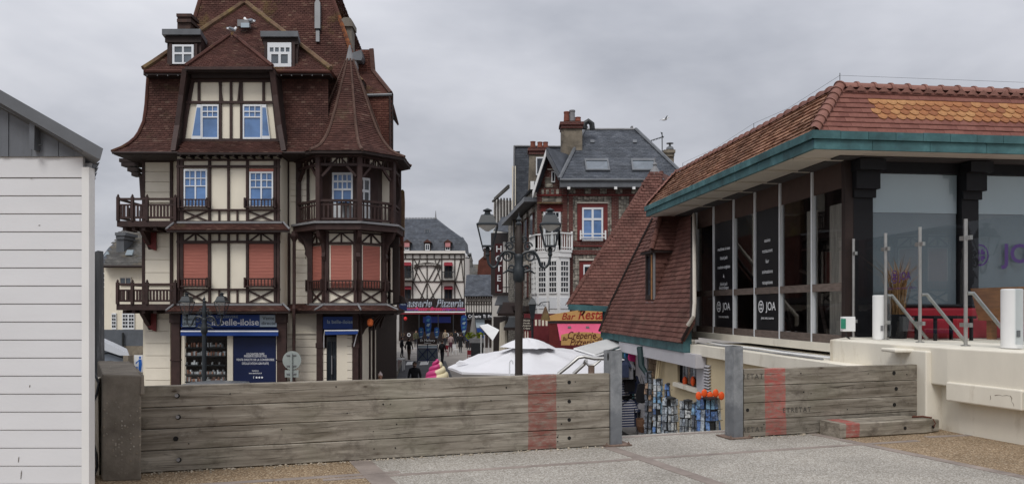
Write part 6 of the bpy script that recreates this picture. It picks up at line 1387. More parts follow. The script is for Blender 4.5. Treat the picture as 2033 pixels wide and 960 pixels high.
rc = [top + V((.85 * math.cos(i * math.pi / 4 + .3) , .8 * math.sin(i * math.pi / 4 + .3), -.08 + random.uniform(-.03, .03))) for i in range(8)]; canopy(rc, top + V((0, 0, .19)), 'vent_cap', m_pcanvas, 5, -.04)
MB().tube([V((top.x, 22, GZ)), top + V((0, 0, .15))], .035, 8).build('pole', m_white, ps_)
mb = MB()
for i in range(len(rim)): a, b = rim[i], rim[(i + 1) % len(rim)]; mb.slab([a + V((0, 0, -.005)), b + V((0, 0, -.005)), b + V((0, 0, -.055)), a + V((0, 0, -.055))], (0, .004, 0))
mb.build('valance', m_pcanvas, ps_, fix=False)
for i in range(0, 8, 2): MB().tube([top + V((0, 0, -.35)), lerp(rim[i], top, .1) + V((0, 0, -.06))], .014, 5).build('rib', m_lead, ps_)
MB().slab([at(905, 722, 21.8), at(912, 717, 21.8), at(928, 719, 21.8), at(910, 726, 21.8)], (0, .1, .03)).build('corner_flap', m_pcanvas, ps_)
# tables under the parasol
m_redcloth = mat('dark_red_cloth', (.12, .018, .022), .8, .2)
for i, u in enumerate((955, 1090, 1165)):
    t = thing('cafe_table', ('dark red cafe table under the left part of the white parasol', 'dark red cafe table right of the lamp pole under the parasol', 'dark red cafe table nearest the handrail under the parasol')[i], 'table', V((UX(u, 22.5), 22.5, GZ)), 'cafe tables under the parasol')
    MB().lathe((0, 0, 0), [(.25, 0), (.25, .02), (.03, .05), (.03, .7), (.45, .72), (.45, .75)], 14).build('table_top', m_iron, t, local=True); MB().lathe((0, 0, .5), [(.47, 0), (.46, .255), (.1, .256)], 14).build('cloth', m_redcloth, t, local=True)
# ice cream advertising cone
ic = thing('ice_cream_figure', 'giant pink and cream soft ice cream figure above the barrier', 'figure', V((UX(868, 17), 17, GZ)))
m_icp = mat('ice_pink', (.55, .03, .18), .35, .15, 3, spec=.5); m_icy = mat('ice_cream_yellow', (.70, .62, .36), .4, .08, 2, spec=.5); m_wafer = mat('wafer', (.45, .25, .09), .7, .2, 8)
zb = VZ(762, 17)
def swirl(a0_, m_, nm):
    mb = MB(); pts = []; rs_ = []
    for i in range(50):
        t_ = i / 49; a = a0_ + t_ * 2 * math.pi * 2.1; r = .22 * (1 - t_) ** .8; pts.append(V((UX(868, 17) + r * math.cos(a), 17 + r * math.sin(a), zb + .56 * t_ ** .9))); rs_.append(.11 * (1 - t_) ** .65 + .012)
    return mb.tube(pts, rs_, 10).build(nm, m_, ic, smooth=True)
k = NT('two_tone_ice'); sp_ = k.n('ShaderNodeSeparateXYZ'); k.l(k.coord(), sp_.inputs[0]); d_ = k.math('ADD', sp_.outputs[0], k.math('MULTIPLY', k.math('SUBTRACT', k.noise(k.coord(), 4, 3), .5), .35)); m_ice2 = k.fin(k.mix(k.ramp(d_, [(.02, 0), (.05, 1)]), (.42, .03, .14), (.62, .54, .34)), .45, .4)
swirl(2.2, m_ice2, 'ice_swirl'); swirl(5.34, m_ice2, 'ice_swirl')
MB().lathe((UX(868, 17), 17, GZ), [(.25, 0), (.25, .1), (.08, .15), (.3, zb - GZ - .1), (.34, zb - GZ), (.2, zb - GZ + .02)], 16).build('wafer_cone', m_wafer, ic, smooth=True)
# ================================================================ people
m_skin = mat('skin', (.42, .24, .17), .6, .06); m_hair = mat('dark_hair', (.03, .02, .015), .7, .2); m_shoe = mat('dark_shoe', (.02, .02, .02), .6, .1)
def cloth(nm, c): return mat(nm, c, .85, .15, 5, .15, 12)
def person(label, x, y, rz, jacket, trousers, hair=None, h=1.74, stride=.12, hat=None, beard=False, glasses=False, bag_=None, skirt=None, group='people walking in the shopping street', arm=.12, z=GZ):
    t = thing('person', label, 'person', (x, y, z), group, rz); s = h / 1.75
    J_ = {'pel': (0, 0, .95), 'sp': (0, .0, 1.12), 'ch': (0, .0, 1.32), 'nk': (0, .0, 1.49), 'hd0': (0, -.01, 1.57), 'hd1': (0, -.015, 1.66), 'hd2': (0, 0, 1.71)}
    rad = {'pel': (.16, .12), 'sp': (.15, .11), 'ch': (.17, .12), 'nk': (.06, .06), 'hd0': (.072, .085), 'hd1': (.08, .098), 'hd2': (.06, .07)}
    ed = [('pel', 'sp'), ('sp', 'ch'), ('ch', 'nk'), ('nk', 'hd0'), ('hd0', 'hd1'), ('hd1', 'hd2')]
    for sd_, nm in ((-1, 'l'), (1, 'r')):
        f = stride * sd_
        J_.update({nm + 'sh': (sd_ * .19, .01, 1.41), nm + 'el': (sd_ * .25, .03 + arm * sd_ * .4, 1.13), nm + 'wr': (sd_ * .25, -.05 + arm * sd_, .90), nm + 'ha': (sd_ * .245, -.06 + arm * sd_, .81), nm + 'hip': (sd_ * .09, 0, .90), nm + 'kn': (sd_ * .10, -f * .7 - .02, .49), nm + 'an': (sd_ * .10, -f + .03, .08), nm + 'to': (sd_ * .11, -f - .14, .035)})
        rad.update({nm + 'sh': (.075, .075), nm + 'el': (.055, .055), nm + 'wr': (.042, .042), nm + 'ha': (.035, .045), nm + 'hip': (.10, .10), nm + 'kn': (.068, .068), nm + 'an': (.05, .05), nm + 'to': (.04, .035)})
        ed += [('ch', nm + 'sh'), (nm + 'sh', nm + 'el'), (nm + 'el', nm + 'wr'), (nm + 'wr', nm + 'ha'), ('pel', nm + 'hip'), (nm + 'hip', nm + 'kn'), (nm + 'kn', nm + 'an'), (nm + 'an', nm + 'to')]
    ks = list(J_); me = bpy.data.meshes.new('body'); me.from_pydata([tuple(q * s for q in J_[q_]) for q_ in ks], [(ks.index(a), ks.index(b)) for a, b in ed], [])
    o = bpy.data.objects.new('body', me); COL.objects.link(o); md = o.modifiers.new('skin', 'SKIN'); o.modifiers.new('sub', 'SUBSURF').levels = 1
    for i, q in enumerate(ks): me.skin_vertices[0].data[i].radius = tuple(r * s for r in rad[q]); me.skin_vertices[0].data[i].use_root = (q == 'pel')
    dg = bpy.context.evaluated_depsgraph_get(); m2 = bpy.data.meshes.new_from_object(o.evaluated_get(dg)); bpy.data.objects.remove(o)
    m2.materials.clear()
    for m_ in (jacket, trousers, m_skin, m_shoe): m2.materials.append(m_)
    for p in m2.polygons:
        c = p.center / s; p.use_smooth = True
        p.material_index = 2 if (c.z > 1.50 or (abs(c.x) > .17 and c.z < .87 and c.z > .7)) else 3 if c.z < .09 else 1 if c.z < .86 else 0
    b = link('body', m2, t)
    MB().lathe((0, 0, 1.44 * s), [(.10 * s, 0), (.085 * s, .06 * s), (.075 * s, .07 * s)], 10).build('collar', jacket, t, local=True, smooth=True)
    mb = MB(); mb.ball((0, .02 * s, 1.675 * s), .094 * s, .108 * s, .094 * s, 12, 8); mb.v = [(x_, y_, z_) for x_, y_, z_ in mb.v]; mb.build('hair' if not hat else 'knit_hat', hat or hair or m_hair, t, local=True, smooth=True)
    if hat: MB().ball((0, .02, 1.78 * s), .04, .04, .035, 8, 6).build('hat_bobble', hat, t, local=True, smooth=True)
    MB().ball((0, -.10 * s, 1.60 * s), .014 * s, .022 * s, .022 * s, 6, 4).build('nose', m_skin, t, local=True)
    for q in (-1, 1): MB().ball((q * .03 * s, -.088 * s, 1.635 * s), .01, .006, .006, 6, 4).build('eye', m_shoe, t, local=True); MB().ball((q * .082 * s, .0, 1.62 * s), .012, .02, .03, 6, 4).build('ear', m_skin, t, local=True)
    MB().box(-.022 * s, .022 * s, -.098 * s, -.08 * s, 1.552 * s, 1.560 * s).build('mouth', m_redcloth, t, local=True)
    if beard: MB().ball((0, -.045 * s, 1.555 * s), .062 * s, .055 * s, .045 * s, 10, 6).build('beard', m_hair, t, local=True, smooth=True)
    if glasses: MB().box(-.065 * s, .065 * s, -.108 * s, -.085 * s, 1.62 * s, 1.65 * s).build('sunglasses', m_shoe, t, local=True)
    if skirt: MB().lathe((0, 0, .5 * s), [(.24, 0), (.2, .2), (.17, .45)], 12).build('skirt', skirt, t, local=True, smooth=True)
    if bag_: MB().ball((0, .19 * s, 1.2 * s), .15, .09, .22, 10, 8).build('backpack', bag_, t, local=True, smooth=True)
    return t
c_black = cloth('black_cloth', (.012, .012, .014)); c_jean = cloth('dark_trousers', (.02, .021, .028)); c_tan = cloth('tan_coat', (.33, .17, .10)); c_pale = cloth('pale_jacket', (.36, .27, .26)); c_brown = cloth('brown_trousers', (.07, .045, .035)); c_hat = cloth('pale_knit', (.62, .52, .50)); c_plum = cloth('plum_cloth', (.06, .02, .03))
person('dark haired man in black jacket and sunglasses walking towards the barrier', UX(823, 33), 33, 0, c_black, c_jean, beard=True, glasses=True)
person('woman in tan coat and pale knitted bobble hat by the house corner', UX(755, 28.6), 28.6, .1, c_tan, c_jean, h=1.62, hat=c_hat)
person('pedestrian in black jacket and brown trousers left of the menu stand', UX(812, 59), 59, 2.9, c_black, c_brown)
person('person in black with a backpack right of the menu stand', UX(878, 55.5), 55.5, 2.8, c_black, c_jean, h=1.7, bag_=c_black)
person('woman in pale pink jacket and dark skirt before the brasserie', UX(895, 69.5), 69.5, 3.3, c_pale, c_plum, h=1.66, skirt=c_plum)
person('tall person in long black coat beside the woman in pale jacket', UX(914, 69), 69, 3.0, c_black, c_jean, h=1.76, skirt=c_black)
person('dim figure in dark clothes beside the glazed cafe terrace', UX(798, 62), 62, 2.0, c_jean, c_jean, h=1.7)
person('distant person in dark clothes between the couple and the menu stand', UX(904, 80), 80, 2.5, c_black, c_jean, h=1.7)
# ================================================================ brasserie hotel at the end of the street
bh = thing('brasserie_hotel', 'white half timbered hotel with slate mansard roof closing the street', 'building', (UX(858, 90), 90, GZ)); YH = 90.0; ph = front(YH)
m_hwall = mat('hotel_white', (.66, .63, .58), .85, .05, .5); m_hbeam = mat('hotel_beam', (.03, .022, .018), .7, .2)
MB().slab([ph.at(*q) for q in rect(785, 503, 923, 612)], (0, 10, 0)).build('wall', m_hwall, bh); MB().slab([ph.at(*q) for q in rect(785, 612.2, 923, 690)], (0, .5, 0)).build('shop_back', m_dkbrown, bh).location.y += 3
T = lambda *a, **k_: timber(bh, ph, *a, t=.12, m=m_hbeam, **k_)
for u in (819.5, 877, 922, 788, 848, 903): T(u, 505, u, 600, 1.8)
for v in (504.5, 513.5, 558.5): T(786, v, 923, v, 2.0)
for u in (805, 834, 862, 892): T(u, 504, u, 514, 1.6)
for q in ((822, 514, 847, 558), (874, 514, 850, 558), (822, 556, 833, 516), (874, 556, 864, 516), (821, 560, 847, 600), (876, 560, 850, 600), (832, 600, 847, 562), (866, 600, 850, 562), (822, 530, 836, 558), (875, 530, 861, 558), (915, 505, 920, 556), (904, 560, 920, 600), (905, 556, 915, 515)): T(*q, 1.6)
a_ = [ph.at(823 + 52 * i / 8, 529 - 5 * math.sin(i / 8 * math.pi), .15) for i in range(9)]
for p, q in zip(a_, a_[1:]): MB().bar(p, q, .42, .05, (0, -1, 0)).build('name_board', m_hbeam, bh)
text('lettering', 'HÔTEL NORMAND', m_hwall, bh, ph.at(849, 525, .21), (1, 0, 0), (0, 0, 1), .30, xs=.8)
m_redaw = mat('red_awning', (.20, .02, .03), .8, .15)
for u in (808, 890):
    for v0, v1 in ((521, 551), (568, 603)):
        window(bh, ph, u - 8, v0 + 3, u + 8, v1, [(.12, .05, .44, .95), (.56, .05, .88, .95)], m_hbeam, m_dark_pane, .08); MB().slab([ph.at(u - 9, v0 + 6, .6), ph.at(u + 9, v0 + 6, .6), ph.at(u + 8, v0, .05), ph.at(u - 8, v0, .05)], (0, 0, .05)).build('window_awning', m_redaw, bh)
    MB().slab([ph.at(*q) for q in rect(u - 14, 556, u + 14, 558.5)], (0, -1.0, 0)).build('balcony_floor', m_hbeam, bh); 
    for i in range(13): MB().bar(ph.at(u - 13 + i * 2.17, 557, .95), ph.at(u - 13 + i * 2.17, 539, .95), .05, .05, (0, -1, 0)).build('baluster', m_iron, bh)
    MB().bar(ph.at(u - 14, 539, .95), ph.at(u + 14, 539, .95), .08, .06, (0, -1, 0)).build('balcony_rail', m_iron, bh)
MB().slab([ph.at(*q) for q in rect(786, 498, 924, 503)], (0, -.4, 0)).build('cornice', m_hwall, bh)
def rp(pts, m_, par, tw=.25, ch=.16): roofplane([at(*p) for p in pts], (1, 0, 0), m_, tw, ch, .015, par=par)
rp([(786, 498, 89.8), (923, 498, 89.8), (921, 474, 90.8), (788, 474, 90.8)], m_slate, bh, .3, .22); rp([(788, 474, 90.8), (921, 474, 90.8), (865, 434, 95), (800, 434, 95)], m_slate, bh, .3, .22)
MB().slab([at(921, 474, 90.8), at(865, 434, 95), at(865, 434, 95) + V((0, .5, 0)), at(921, 474, 90.8) + V((0, 8, 0))], (0, 0, -.1)).build('roof_deck', m_slate, bh); MB().slab([at(923, 498, 89.8), at(921, 474, 90.8), at(921, 474, 90.8) + V((0, 8, 0)), at(923, 498, 89.8) + V((0, 9, 0))], (-.1, 0, 0)).build('roof_deck', m_slate, bh)
for i in range(22): MB().tube([at(801 + i * 2.95, 434.5, 95), at(801 + i * 2.95, 431.5, 95)], .06, 4).build('ridge_crest', m_lead, bh)
MB().lathe(at(865, 434, 95), [(.15, 0), (.08, .3), (.03, 1.0)], 6).build('finial', m_lead, bh); window(bh, front(92.2), 843.5, 455, 853.5, 463, grid(2, 1), m_lead, m_grey_pane, .1)
for u in (808, 848.5, 889):
    MB().slab([at(u - 6.5, 498, 89.7), at(u + 6.5, 498, 89.7), at(u + 6.5, 481, 89.7), at(u - 6.5, 481, 89.7)], (0, 1.5, 0)).build('dormer_body', m_hbeam, bh); MB().slab([at(u - 8.5, 481, 89.5), at(u + 8.5, 481, 89.5), at(u, 474.5, 89.5)], (0, 1.8, 0)).build('dormer_roof', m_htile, bh)
    window(bh, front(89.68), u - 4.5, 484, u + 4.5, 497, [(.12, .1, .45, .9), (.55, .1, .88, .9)], m_winwhite, m_dark_pane, .06)
    if u != 848.5: panel(bh, front(89.55), rect(u - 5, 482, u + 5, 490), .1, mat('pale_red_awning', (.45, .2, .2), .8, .1) if u < 820 else bpy.data.materials['pale_red_awning'], 'window_awning')
bs = thing('brasserie_sign', 'large white italic Brasserie Pizzeria lettering above dark terrace', 'sign', ph.at(858, 606)); panel(bs, ph, rect(788, 592, 923, 614), .3, m_dkbrown, 'sign_board', .6)
text('lettering', 'Brasserie  Pizzeria', m_signgrey, bs, ph.at(855, 602, .95), (1, 0, 0), (0, 0, 1), 1.25, 0, shear=.35, offset=.03, spacing=1.0, xs=.82)
for i in range(30): MB().bar(ph.at(793 + i * 4.4, 593, .92), ph.at(793 + i * 4.4, 612, .92), .07, .04, (0, -1, 0)).build('railing_bar', m_iron, bs)
ba = thing('brasserie_terrace', 'dark glazed brasserie terrace with red and white awning edge', 'terrace', ph.at(858, 690)); pq = front(86.0)
m_neonp = mat('neon_pink', (.7, .05, .2), .4, .05); m_neonb = mat('neon_blue', (.05, .08, .4), .4, .05)
MB().slab([at(792, 616, 86), at(925, 616, 86), at(923, 611, 89.6), at(790, 611, 89.6)], (0, 0, .08)).build('awning', m_redaw, ba); panel(ba, pq, rect(794, 617.5, 925, 620), .1, m_lettw, 'awning_edge', .02); panel(ba, pq, rect(794, 620.2, 925, 623), .06, m_redaw, 'awning_valance', .02)
text('lettering', 'Resto  Brasserie', m_neonp, ba, pq.at(858, 613, .1), (1, 0, 0), (0, 0, 1), .6, 0, shear=.3); text('lettering', 'Restaurant', m_neonb, ba, pq.at(815, 614, .1), (1, 0, 0), (0, 0, 1), .4); text('lettering', 'Crêperie Glacier', m_neonb, ba, pq.at(903, 613.5, .1), (1, 0, 0), (0, 0, 1), .42)
for u in (800, 832, 870, 900, 922): MB().tube([pq.at(u, 622), pq.at(u, 684)], .06, 6).build('terrace_post', m_iron, ba)
panel(ba, front(87), rect(792, 658, 925, 676), .15, m_dkbrown, 'parapet_board'); panel(ba, front(88.5), rect(840, 628, 895, 640), .1, m_neonb, 'blue_screen')
for i, u in enumerate((800, 812, 824, 888, 896, 907, 918)):
    mb = MB(); c = front(86.9).at(u, 664); mb.tube([c + V((.17 * math.cos(j * .628), -.1, .17 * math.sin(j * .628))) for j in range(11)], .05, 5); mb.build('plate_wreath', m_lettw if i % 2 else m_hip, ba)
MB().ball(pq.at(805, 632, .2), .2, .2, .22, 8, 6).build('red_lantern', mat('red_lantern', (.6, .03, .03), .5, .1), ba, smooth=True)
bb = thing('notice_board', 'dark blue notice board left of the brasserie lettering', 'board', at(800, 612, 80)); panel(bb, front(80), rect(793, 600, 808, 616), .1, m_navy, 'board_face'); text('lettering', 'PIZZA', m_signgrey, bb, front(80).at(800.5, 604, .11), (1, 0, 0), (0, 0, 1), .2)
# surf board flags
m_surf = [mat('surf_%d' % i, c, .4, .5, 1.2) for i, c in enumerate(((.02, .06, .22), (.07, .2, .3), (.35, .45, .5)))]
def surf(label, u, v0, v1, w, Y):
    t = thing('surfboard_sign', label, 'sign', at(u, v1, Y), 'blue surfboard signs before the brasserie'); p = front(Y); h = v1 - v0
    o = [(u + w / 2 * math.sin(math.pi * min(1, .25 + .7 * s)) * (1 if s < .99 else .8), v0 + h * s) for s in [0, .04, .1, .2, .4, .7, 1]]; o[0] = (u + .8, v0); o = o + [(2 * u - a, b) for a, b in o[::-1]]
    MB().slab([p.at(*q) for q in o], (0, -.06, 0)).build('board', m_surf[0], t)
    for i in range(4): 
        vv = v0 + h * (.12 + i * .2); panel(t, p, ((u - w * .3, vv + h * .10), (u + w * .1, vv + h * .14), (u + w * .32, vv), (u - w * .1, vv + h * .02)), .012, m_surf[1 + i % 2], 'painted_wave', .061)
surf('tallest blue surfboard sign above the menu stand', 850, 626, 674, 13, 60); surf('blue surfboard sign beside the folded grey parasol', 921, 625, 666, 13, 66); surf('short surfboard sign left of the tallest one', 836, 649, 673, 10, 60.2); surf('short surfboard sign right of the tallest one', 867, 649, 673, 10, 60.2)
mn = thing('menu_stand', 'dark menu stand with cross braced panels and white lettering', 'stand', at(849, 718, 56.5)); pm_ = front(56.5); panel(mn, pm_, rect(829, 671, 868, 683), .12, m_dkbrown, 'header_board'); text('lettering', 'Et Mallory', m_lettw, mn, pm_.at(849, 675, .13), (1, 0, 0), (0, 0, 1), .27, 0); text('lettering', 'brasserie', m_lettw, mn, pm_.at(849, 680, .13), (1, 0, 0), (0, 0, 1), .14, 0)
for a, b in ((830, 848), (849.5, 867.5)):
    panel(mn, pm_, rect(a, 692, b, 714), .03, m_grey_pane, 'panel'); timber(mn, pm_, a, 692, b, 714, 1.4, .06, m_navy, 'brace'); timber(mn, pm_, b, 692, a, 714, 1.4, .065, m_navy, 'brace'); panel(mn, pm_, rect(a, 684.5, b, 690), .02, m_signgrey, 'glass_top')
    for v in (691, 714.5): timber(mn, pm_, a, v, b, v, 1.6, .07, m_navy, 'rail')
for u in (829, 849, 868.5): timber(mn, pm_, u, 683, u, 718, 1.6, .08, m_navy, 'upright')
pn = thing('planter', 'grey box planter with yellow green plants beside the folded parasol', 'planter', at(948, 690, 48)); p4 = front(48); MB().slab([p4.at(*q) for q in rect(932, 671, 962, 680)], (0, .6, 0)).build('planter_box', m_lead, pn); MB().slab([p4.at(*q) for q in rect(935, 680, 959, 714)], (0, .5, 0)).build('planter_base', m_iron, pn)
m_leafy = mat('yellow_green_leaf', (.18, .22, .02), .7, .3, 8, isl=.5); mb = MB()
for _ in range(160):
    u, v = random.choice((933, 952)) + random.gauss(0, 4.5), random.uniform(660, 672); c = p4.at(u, v, -.3 + random.uniform(-.25, .25)); d = V((random.uniform(-1, 1), random.uniform(-1, 1), random.uniform(-.5, 1))).normalized() * .14; e_ = d.cross(V((.3, .8, .2))).normalized() * .035; mb.poly([c - d, c + e_, c + d, c - e_])
mb.build('foliage', m_leafy, pn, fix=False)
fp = thing('folded_parasol', 'folded grey parasol standing behind the planter', 'parasol', V((UX(940, 52), 52, GZ))); mb = MB(); mb.lathe((0, 0, VZ(675, 52) - GZ), [(.36, 0), (.3, .3), (.2, .9), (.1, 1.5), (.02, 1.9)], 8); mb.build('folded_canopy', mat('grey_fabric', (.26, .25, .24), .85, .1), fp, local=True); MB().tube([(0, 0, 0), (0, 0, 1.9)], .03, 6).build('pole', m_iron, fp, local=True)
wa = thing('awning', 'small white pointed awning sheet above the parasol behind the lamp', 'awning', at(972, 660, 36)); MB().slab([at(952, 646, 37), at(968, 643, 37), at(991, 655, 36), at(978, 676, 35)], (0, .02, .02)).build('canopy', m_white, wa); MB().slab([at(951, 648, 37), at(976, 674, 35.5), at(976, 662, 36.5), at(953, 645, 38)], (0, .3, 0)).build('underside', m_lead, wa)
for u in (955, 962, 970): MB().tube([at(u, 664, 36.4), at(u, 720, 36.4)], .03, 5).build('leg', m_white, wa)
ch = thing('clothes_stand', 'black draped stand with yellow top near the pavement tables', 'stand', at(757, 728, 42)); mb = MB(); mb.lathe(at(757, 727, 42), [(.36, 0), (.34, .3), (.28, .8), (.16, 1.25), (.08, 1.45)], 10); mb.build('black_drape', c_black, ch, smooth=True); MB().tube([at(754, 686, 41.8), at(757, 683, 41.7), at(761, 688, 41.7)], .06, 6).build('yellow_scarf', mat('yellow_cloth', (.5, .3, .03), .8, .1), ch); MB().lathe(at(757, 718, 42), [(.375, -.1), (.36, .12)], 10).build('white_apron', m_signgrey, ch)
for i, (u, v, Y) in enumerate(((775, 714, 47), (790, 713, 48))):
    t = thing('cafe_table', ('white pavement cafe table nearer the timbered house', 'white pavement cafe table nearer the road')[i], 'table', at(u, 738, Y), 'white pavement tables'); t.location.z = GZ + .12; z_ = .74
    MB().box(-.4, .4, -.4, .4, z_ - .05, z_).build('table_top', m_white, t, local=True)
    for a in (-.36, .36):
        for b in (-.36, .36): MB().box(a - .03, a + .03, b - .03, b + .03, 0, z_ - .05).build('leg', m_white, t, local=True)
ct = thing('cafe_terrace_screen', 'dark framed glass screens of the cafe along the left pavement', 'screen', at(785, 720, 52))
for i in range(4):
    a = street_pt(-5.9, 48 + i * 3.0) + V((0, 0, GZ + .12)); b = street_pt(-5.9, 50.9 + i * 3.0) + V((0, 0, GZ + .12))
    MB().slab([a, b, b + V((0, 0, 1.7)), a + V((0, 0, 1.7))], (.02, 0, 0)).build('glass_panel', m_tglass, ct); MB().bar(a, a + V((0, 0, 2.2)), .1, .1, (1, 0, 0)).build('post', m_iron, ct); MB().bar(a + V((0, 0, 1.7)), b + V((0, 0, 1.7)), .08, .05, (1, 0, 0)).build('rail', m_iron, ct); MB().bar(a + V((0, 0, .8)), b + V((0, 0, .8)), .06, .04, (1, 0, 0)).build('rail', m_iron, ct)
sa = thing('awning', 'black and white striped awning slanting over the left pavement cafe', 'awning', at(790, 650, 46))
for i in range(6):
    y = 42 + i * 1.1; a, b = street_pt(-6.6, y), street_pt(-6.6, y + 1.08); zz = VZ(632, 42)
    MB().slab([a + V((0, 0, zz)), b + V((0, 0, zz)), b + V((.85, 0, zz - .75)), a + V((.85, 0, zz - .75))], (0, 0, .04)).build('awning_stripe', m_white if i % 2 == 0 else m_iron, sa)
nh = thing('street_house', 'dark red brick house behind the timbered corner house on the left', 'house', street_pt(-8, 45) + V((0, 0, GZ))); zz = VZ(470, 40)
q = [V((-6.35, 36, GZ)), V((-9.9, 62, GZ)), V((-16, 62, GZ)), V((-14, 36, GZ))]; MB().slab(q, (0, 0, zz - GZ)).build('wall', m_flank, nh); MB().slab([p + V((0, 0, zz - GZ)) for p in q], (0, 2, 2.2)).build('roof', m_slateold, nh)
MB().slab([V((-6.3, 37, VZ(612, 40))), V((-9.3, 60, VZ(612, 40))), V((-8.5, 60, VZ(618, 40))), V((-5.6, 37, VZ(618, 40)))], (0, 0, -.15)).build('shop_hood', m_dkbrown, nh)
for i in range(5): y = 39 + i * 4.4; x = -6.33 - .1365 * (y - 36); window3(nh, (x, y, 1.6), (x - .19, y + 1.4, 1.6), (x - .19, y + 1.4, 3.4), (x, y, 3.4), (1, .13, 0), grid(2, 2), m_winwhite, m_dark_pane, .05)
# ================================================================ buildings in the middle distance, right of the street
mbld = thing('balcony_house', 'low white house with black cross braced balcony right of the hotel', 'house', at(955, 700, 78)); p7 = front(78)
MB().slab([p7.at(*q) for q in rect(924, 586, 990, 690)], (0, 6, 0)).build('wall', m_hwall, mbld); rp([(922, 587, 77.8), (992, 587, 77.8), (975, 545, 81), (926, 545, 81)], m_slate, mbld, .3, .22)
for i in range(13): timber(mbld, p7, 926 + i * 5, 587, 926 + i * 5, 622, 1.5, .08, m_hbeam)
for v in (587, 603, 620): timber(mbld, p7, 924, v, 990, v, 1.6, .09, m_hbeam)
for i in range(12): timber(mbld, p7, 926.5 + i * 5, 588, 930.5 + i * 5, 602, 1.0, .07, m_hbeam); timber(mbld, p7, 930.5 + i * 5, 588, 926.5 + i * 5, 602, 1.0, .075, m_hbeam)
mb = MB(); panel(mbld, p7, rect(924, 634, 990, 690), .05, m_dkbrown, 'dark_shop'); panel(mbld, p7, rect(938, 632, 962, 650), .1, m_signgrey, 'shutter'); panel(mbld, p7, rect(938, 650.5, 962, 672), .1, m_blue, 'blue_panel')
cs = thing('creperie_sign', 'long black Crêperie sign board with white lettering', 'sign', p7.at(955, 632)); panel(cs, p7, rect(925, 621, 985, 633), .12, m_black, 'sign_board', .3); text('lettering', 'Crêperie  Ti  Pri', m_lettw, cs, p7.at(953, 627.5, .43), (1, 0, 0), (0, 0, 1), .45, 0, offset=.01, xs=.8)
rbk = thing('brick_outbuilding', 'far red brick gable with chimney behind the low slate roof', 'building', at(968, 560, 100)); MB().slab([at(*q) for q in ((946, 560, 100), (990, 560, 100), (990, 505, 100), (975, 494, 100), (950, 517, 100))], (0, 8, 0)).build('wall', m_flank, rbk); MB().slab([at(*q) for q in rect(0, 0, 1, 1) and ((960, 512, 99.8), (966, 512, 99.8), (966, 492, 99.8), (960, 492, 99.8))], (0, 1, 0)).build('chimney_stack', m_brickdk, rbk)
frf = thing('far_house', 'far roof with small pointed turret seen between hotel and brick gable', 'house', at(935, 560, 140)); rp([(905, 560, 139), (1000, 560, 139), (985, 524, 143), (925, 524, 143)], m_slateold, frf, .5, .35); MB().slab([at(*q) for q in ((905, 700, 140), (1000, 700, 140), (1000, 556, 140), (905, 556, 140))], (0, 6, 0)).build('wall', m_hwall, frf); MB().lathe(at(934, 530, 139), [(.5, 0), (.4, 1.0), (.5, 1.1), (.05, 2.6)], 6).build('turret', m_slateold, frf)
fcam = thing('street_camera', 'small black camera bracket on the right edge of the hotel', 'camera', at(932, 508, 89)); MB().tube([at(924, 512, 89), at(931, 512, 89), at(933, 507, 89)], .07, 5).build('bracket', m_iron, fcam); MB().tube([at(928, 506, 88.8), at(936, 505, 88.8)], .2, 8).build('camera_body', m_iron, fcam)
# hotel building on the right side of the street
ho = thing('street_hotel', 'narrow cream hotel with slate pent roofs on the right of the street', 'building', at(1000, 720, 56)); p8 = Plane(at(985, 500, 58), (-.75, -.66, 0))
MB().slab([at(*q) for q in ((975, 760, 60), (1035, 760, 55), (1035, 400, 55), (980, 395, 60))], (4, 4, 0)).build('wall', m_hwall, ho)
pz = Plane(at(975, 500, 60), (at(1035, 500, 55) - at(975, 500, 60)).cross(V((0, 0, 1)))); pz = Plane(pz.p, pz.n if pz.n.y < 0 else -pz.n)
for i in range(6): timber(ho, pz, 984 + i * 6, 393 + 0, 984 + i * 6, 450, 1.6, .1, m_hbeam)
for q in ((980, 400, 1012, 372), (984, 394, 1012, 368)): timber(ho, pz, *q, 3, .15, m_slateold, 'verge')
MB().slab([pz.at(980, 458, .9), pz.at(1018, 462, .9), pz.at(1016, 430, .05), pz.at(996, 432, .05)], (0, 0, .06)).build('pent_roof', m_slate, ho); MB().slab([pz.at(*q) for q in rect(976, 462, 1030, 585)], pz.n * .06).build('dark_front', m_dkbrown, ho)
for u in (1001, 1009): MB().slab([pz.at(*q) for q in rect(u, 480, u + 5, 580)], pz.n * .1).build('white_post', m_hwall, ho)
for i, (u0, v0, u1, v1) in enumerate(((982, 588, 1012, 606), (986, 606, 1020, 622))): MB().slab([pz.at(u0, v1, 1.6), pz.at(u1, v1, 1.6), pz.at(u1 + 2, v0, .1), pz.at(u0 + 6, v0, .1)], (0, 0, .05)).build('shop_awning', m_iron, ho)
MB().slab([pz.at(*q) for q in rect(984, 628, 1030, 760)], pz.n * .2).build('shop_front', m_dkbrown, ho); MB().slab([pz.at(*q) for q in ((1002, 640), (1012, 636), (1012, 700), (1000, 700))], pz.n * .4).build('stone_pier', m_cream, ho)
hg = thing('hotel_sign', 'vertical dark red HOTEL sign with white letters', 'sign', at(990, 580, 50)); p9 = front(50); panel(hg, p9, rect(983, 484, 998, 581), .25, mat('dark_red_sign', (.055, .012, .014), .6, .1), 'sign_board')
for i, c_ in enumerate('HOTEL'): text('lettering', c_, m_lettw, hg, p9.at(990.5, 494.5 + i * 19.3, .26), (1, 0, 0), (0, 0, 1), .58, 0, offset=.012)
MB().bar(p9.at(998, 500), p9.at(1012, 500), .06, .06, (0, -1, 0)).build('bracket', m_iron, hg); MB().bar(p9.at(998, 570), p9.at(1012, 570), .06, .06, (0, -1, 0)).build('bracket', m_iron, hg)
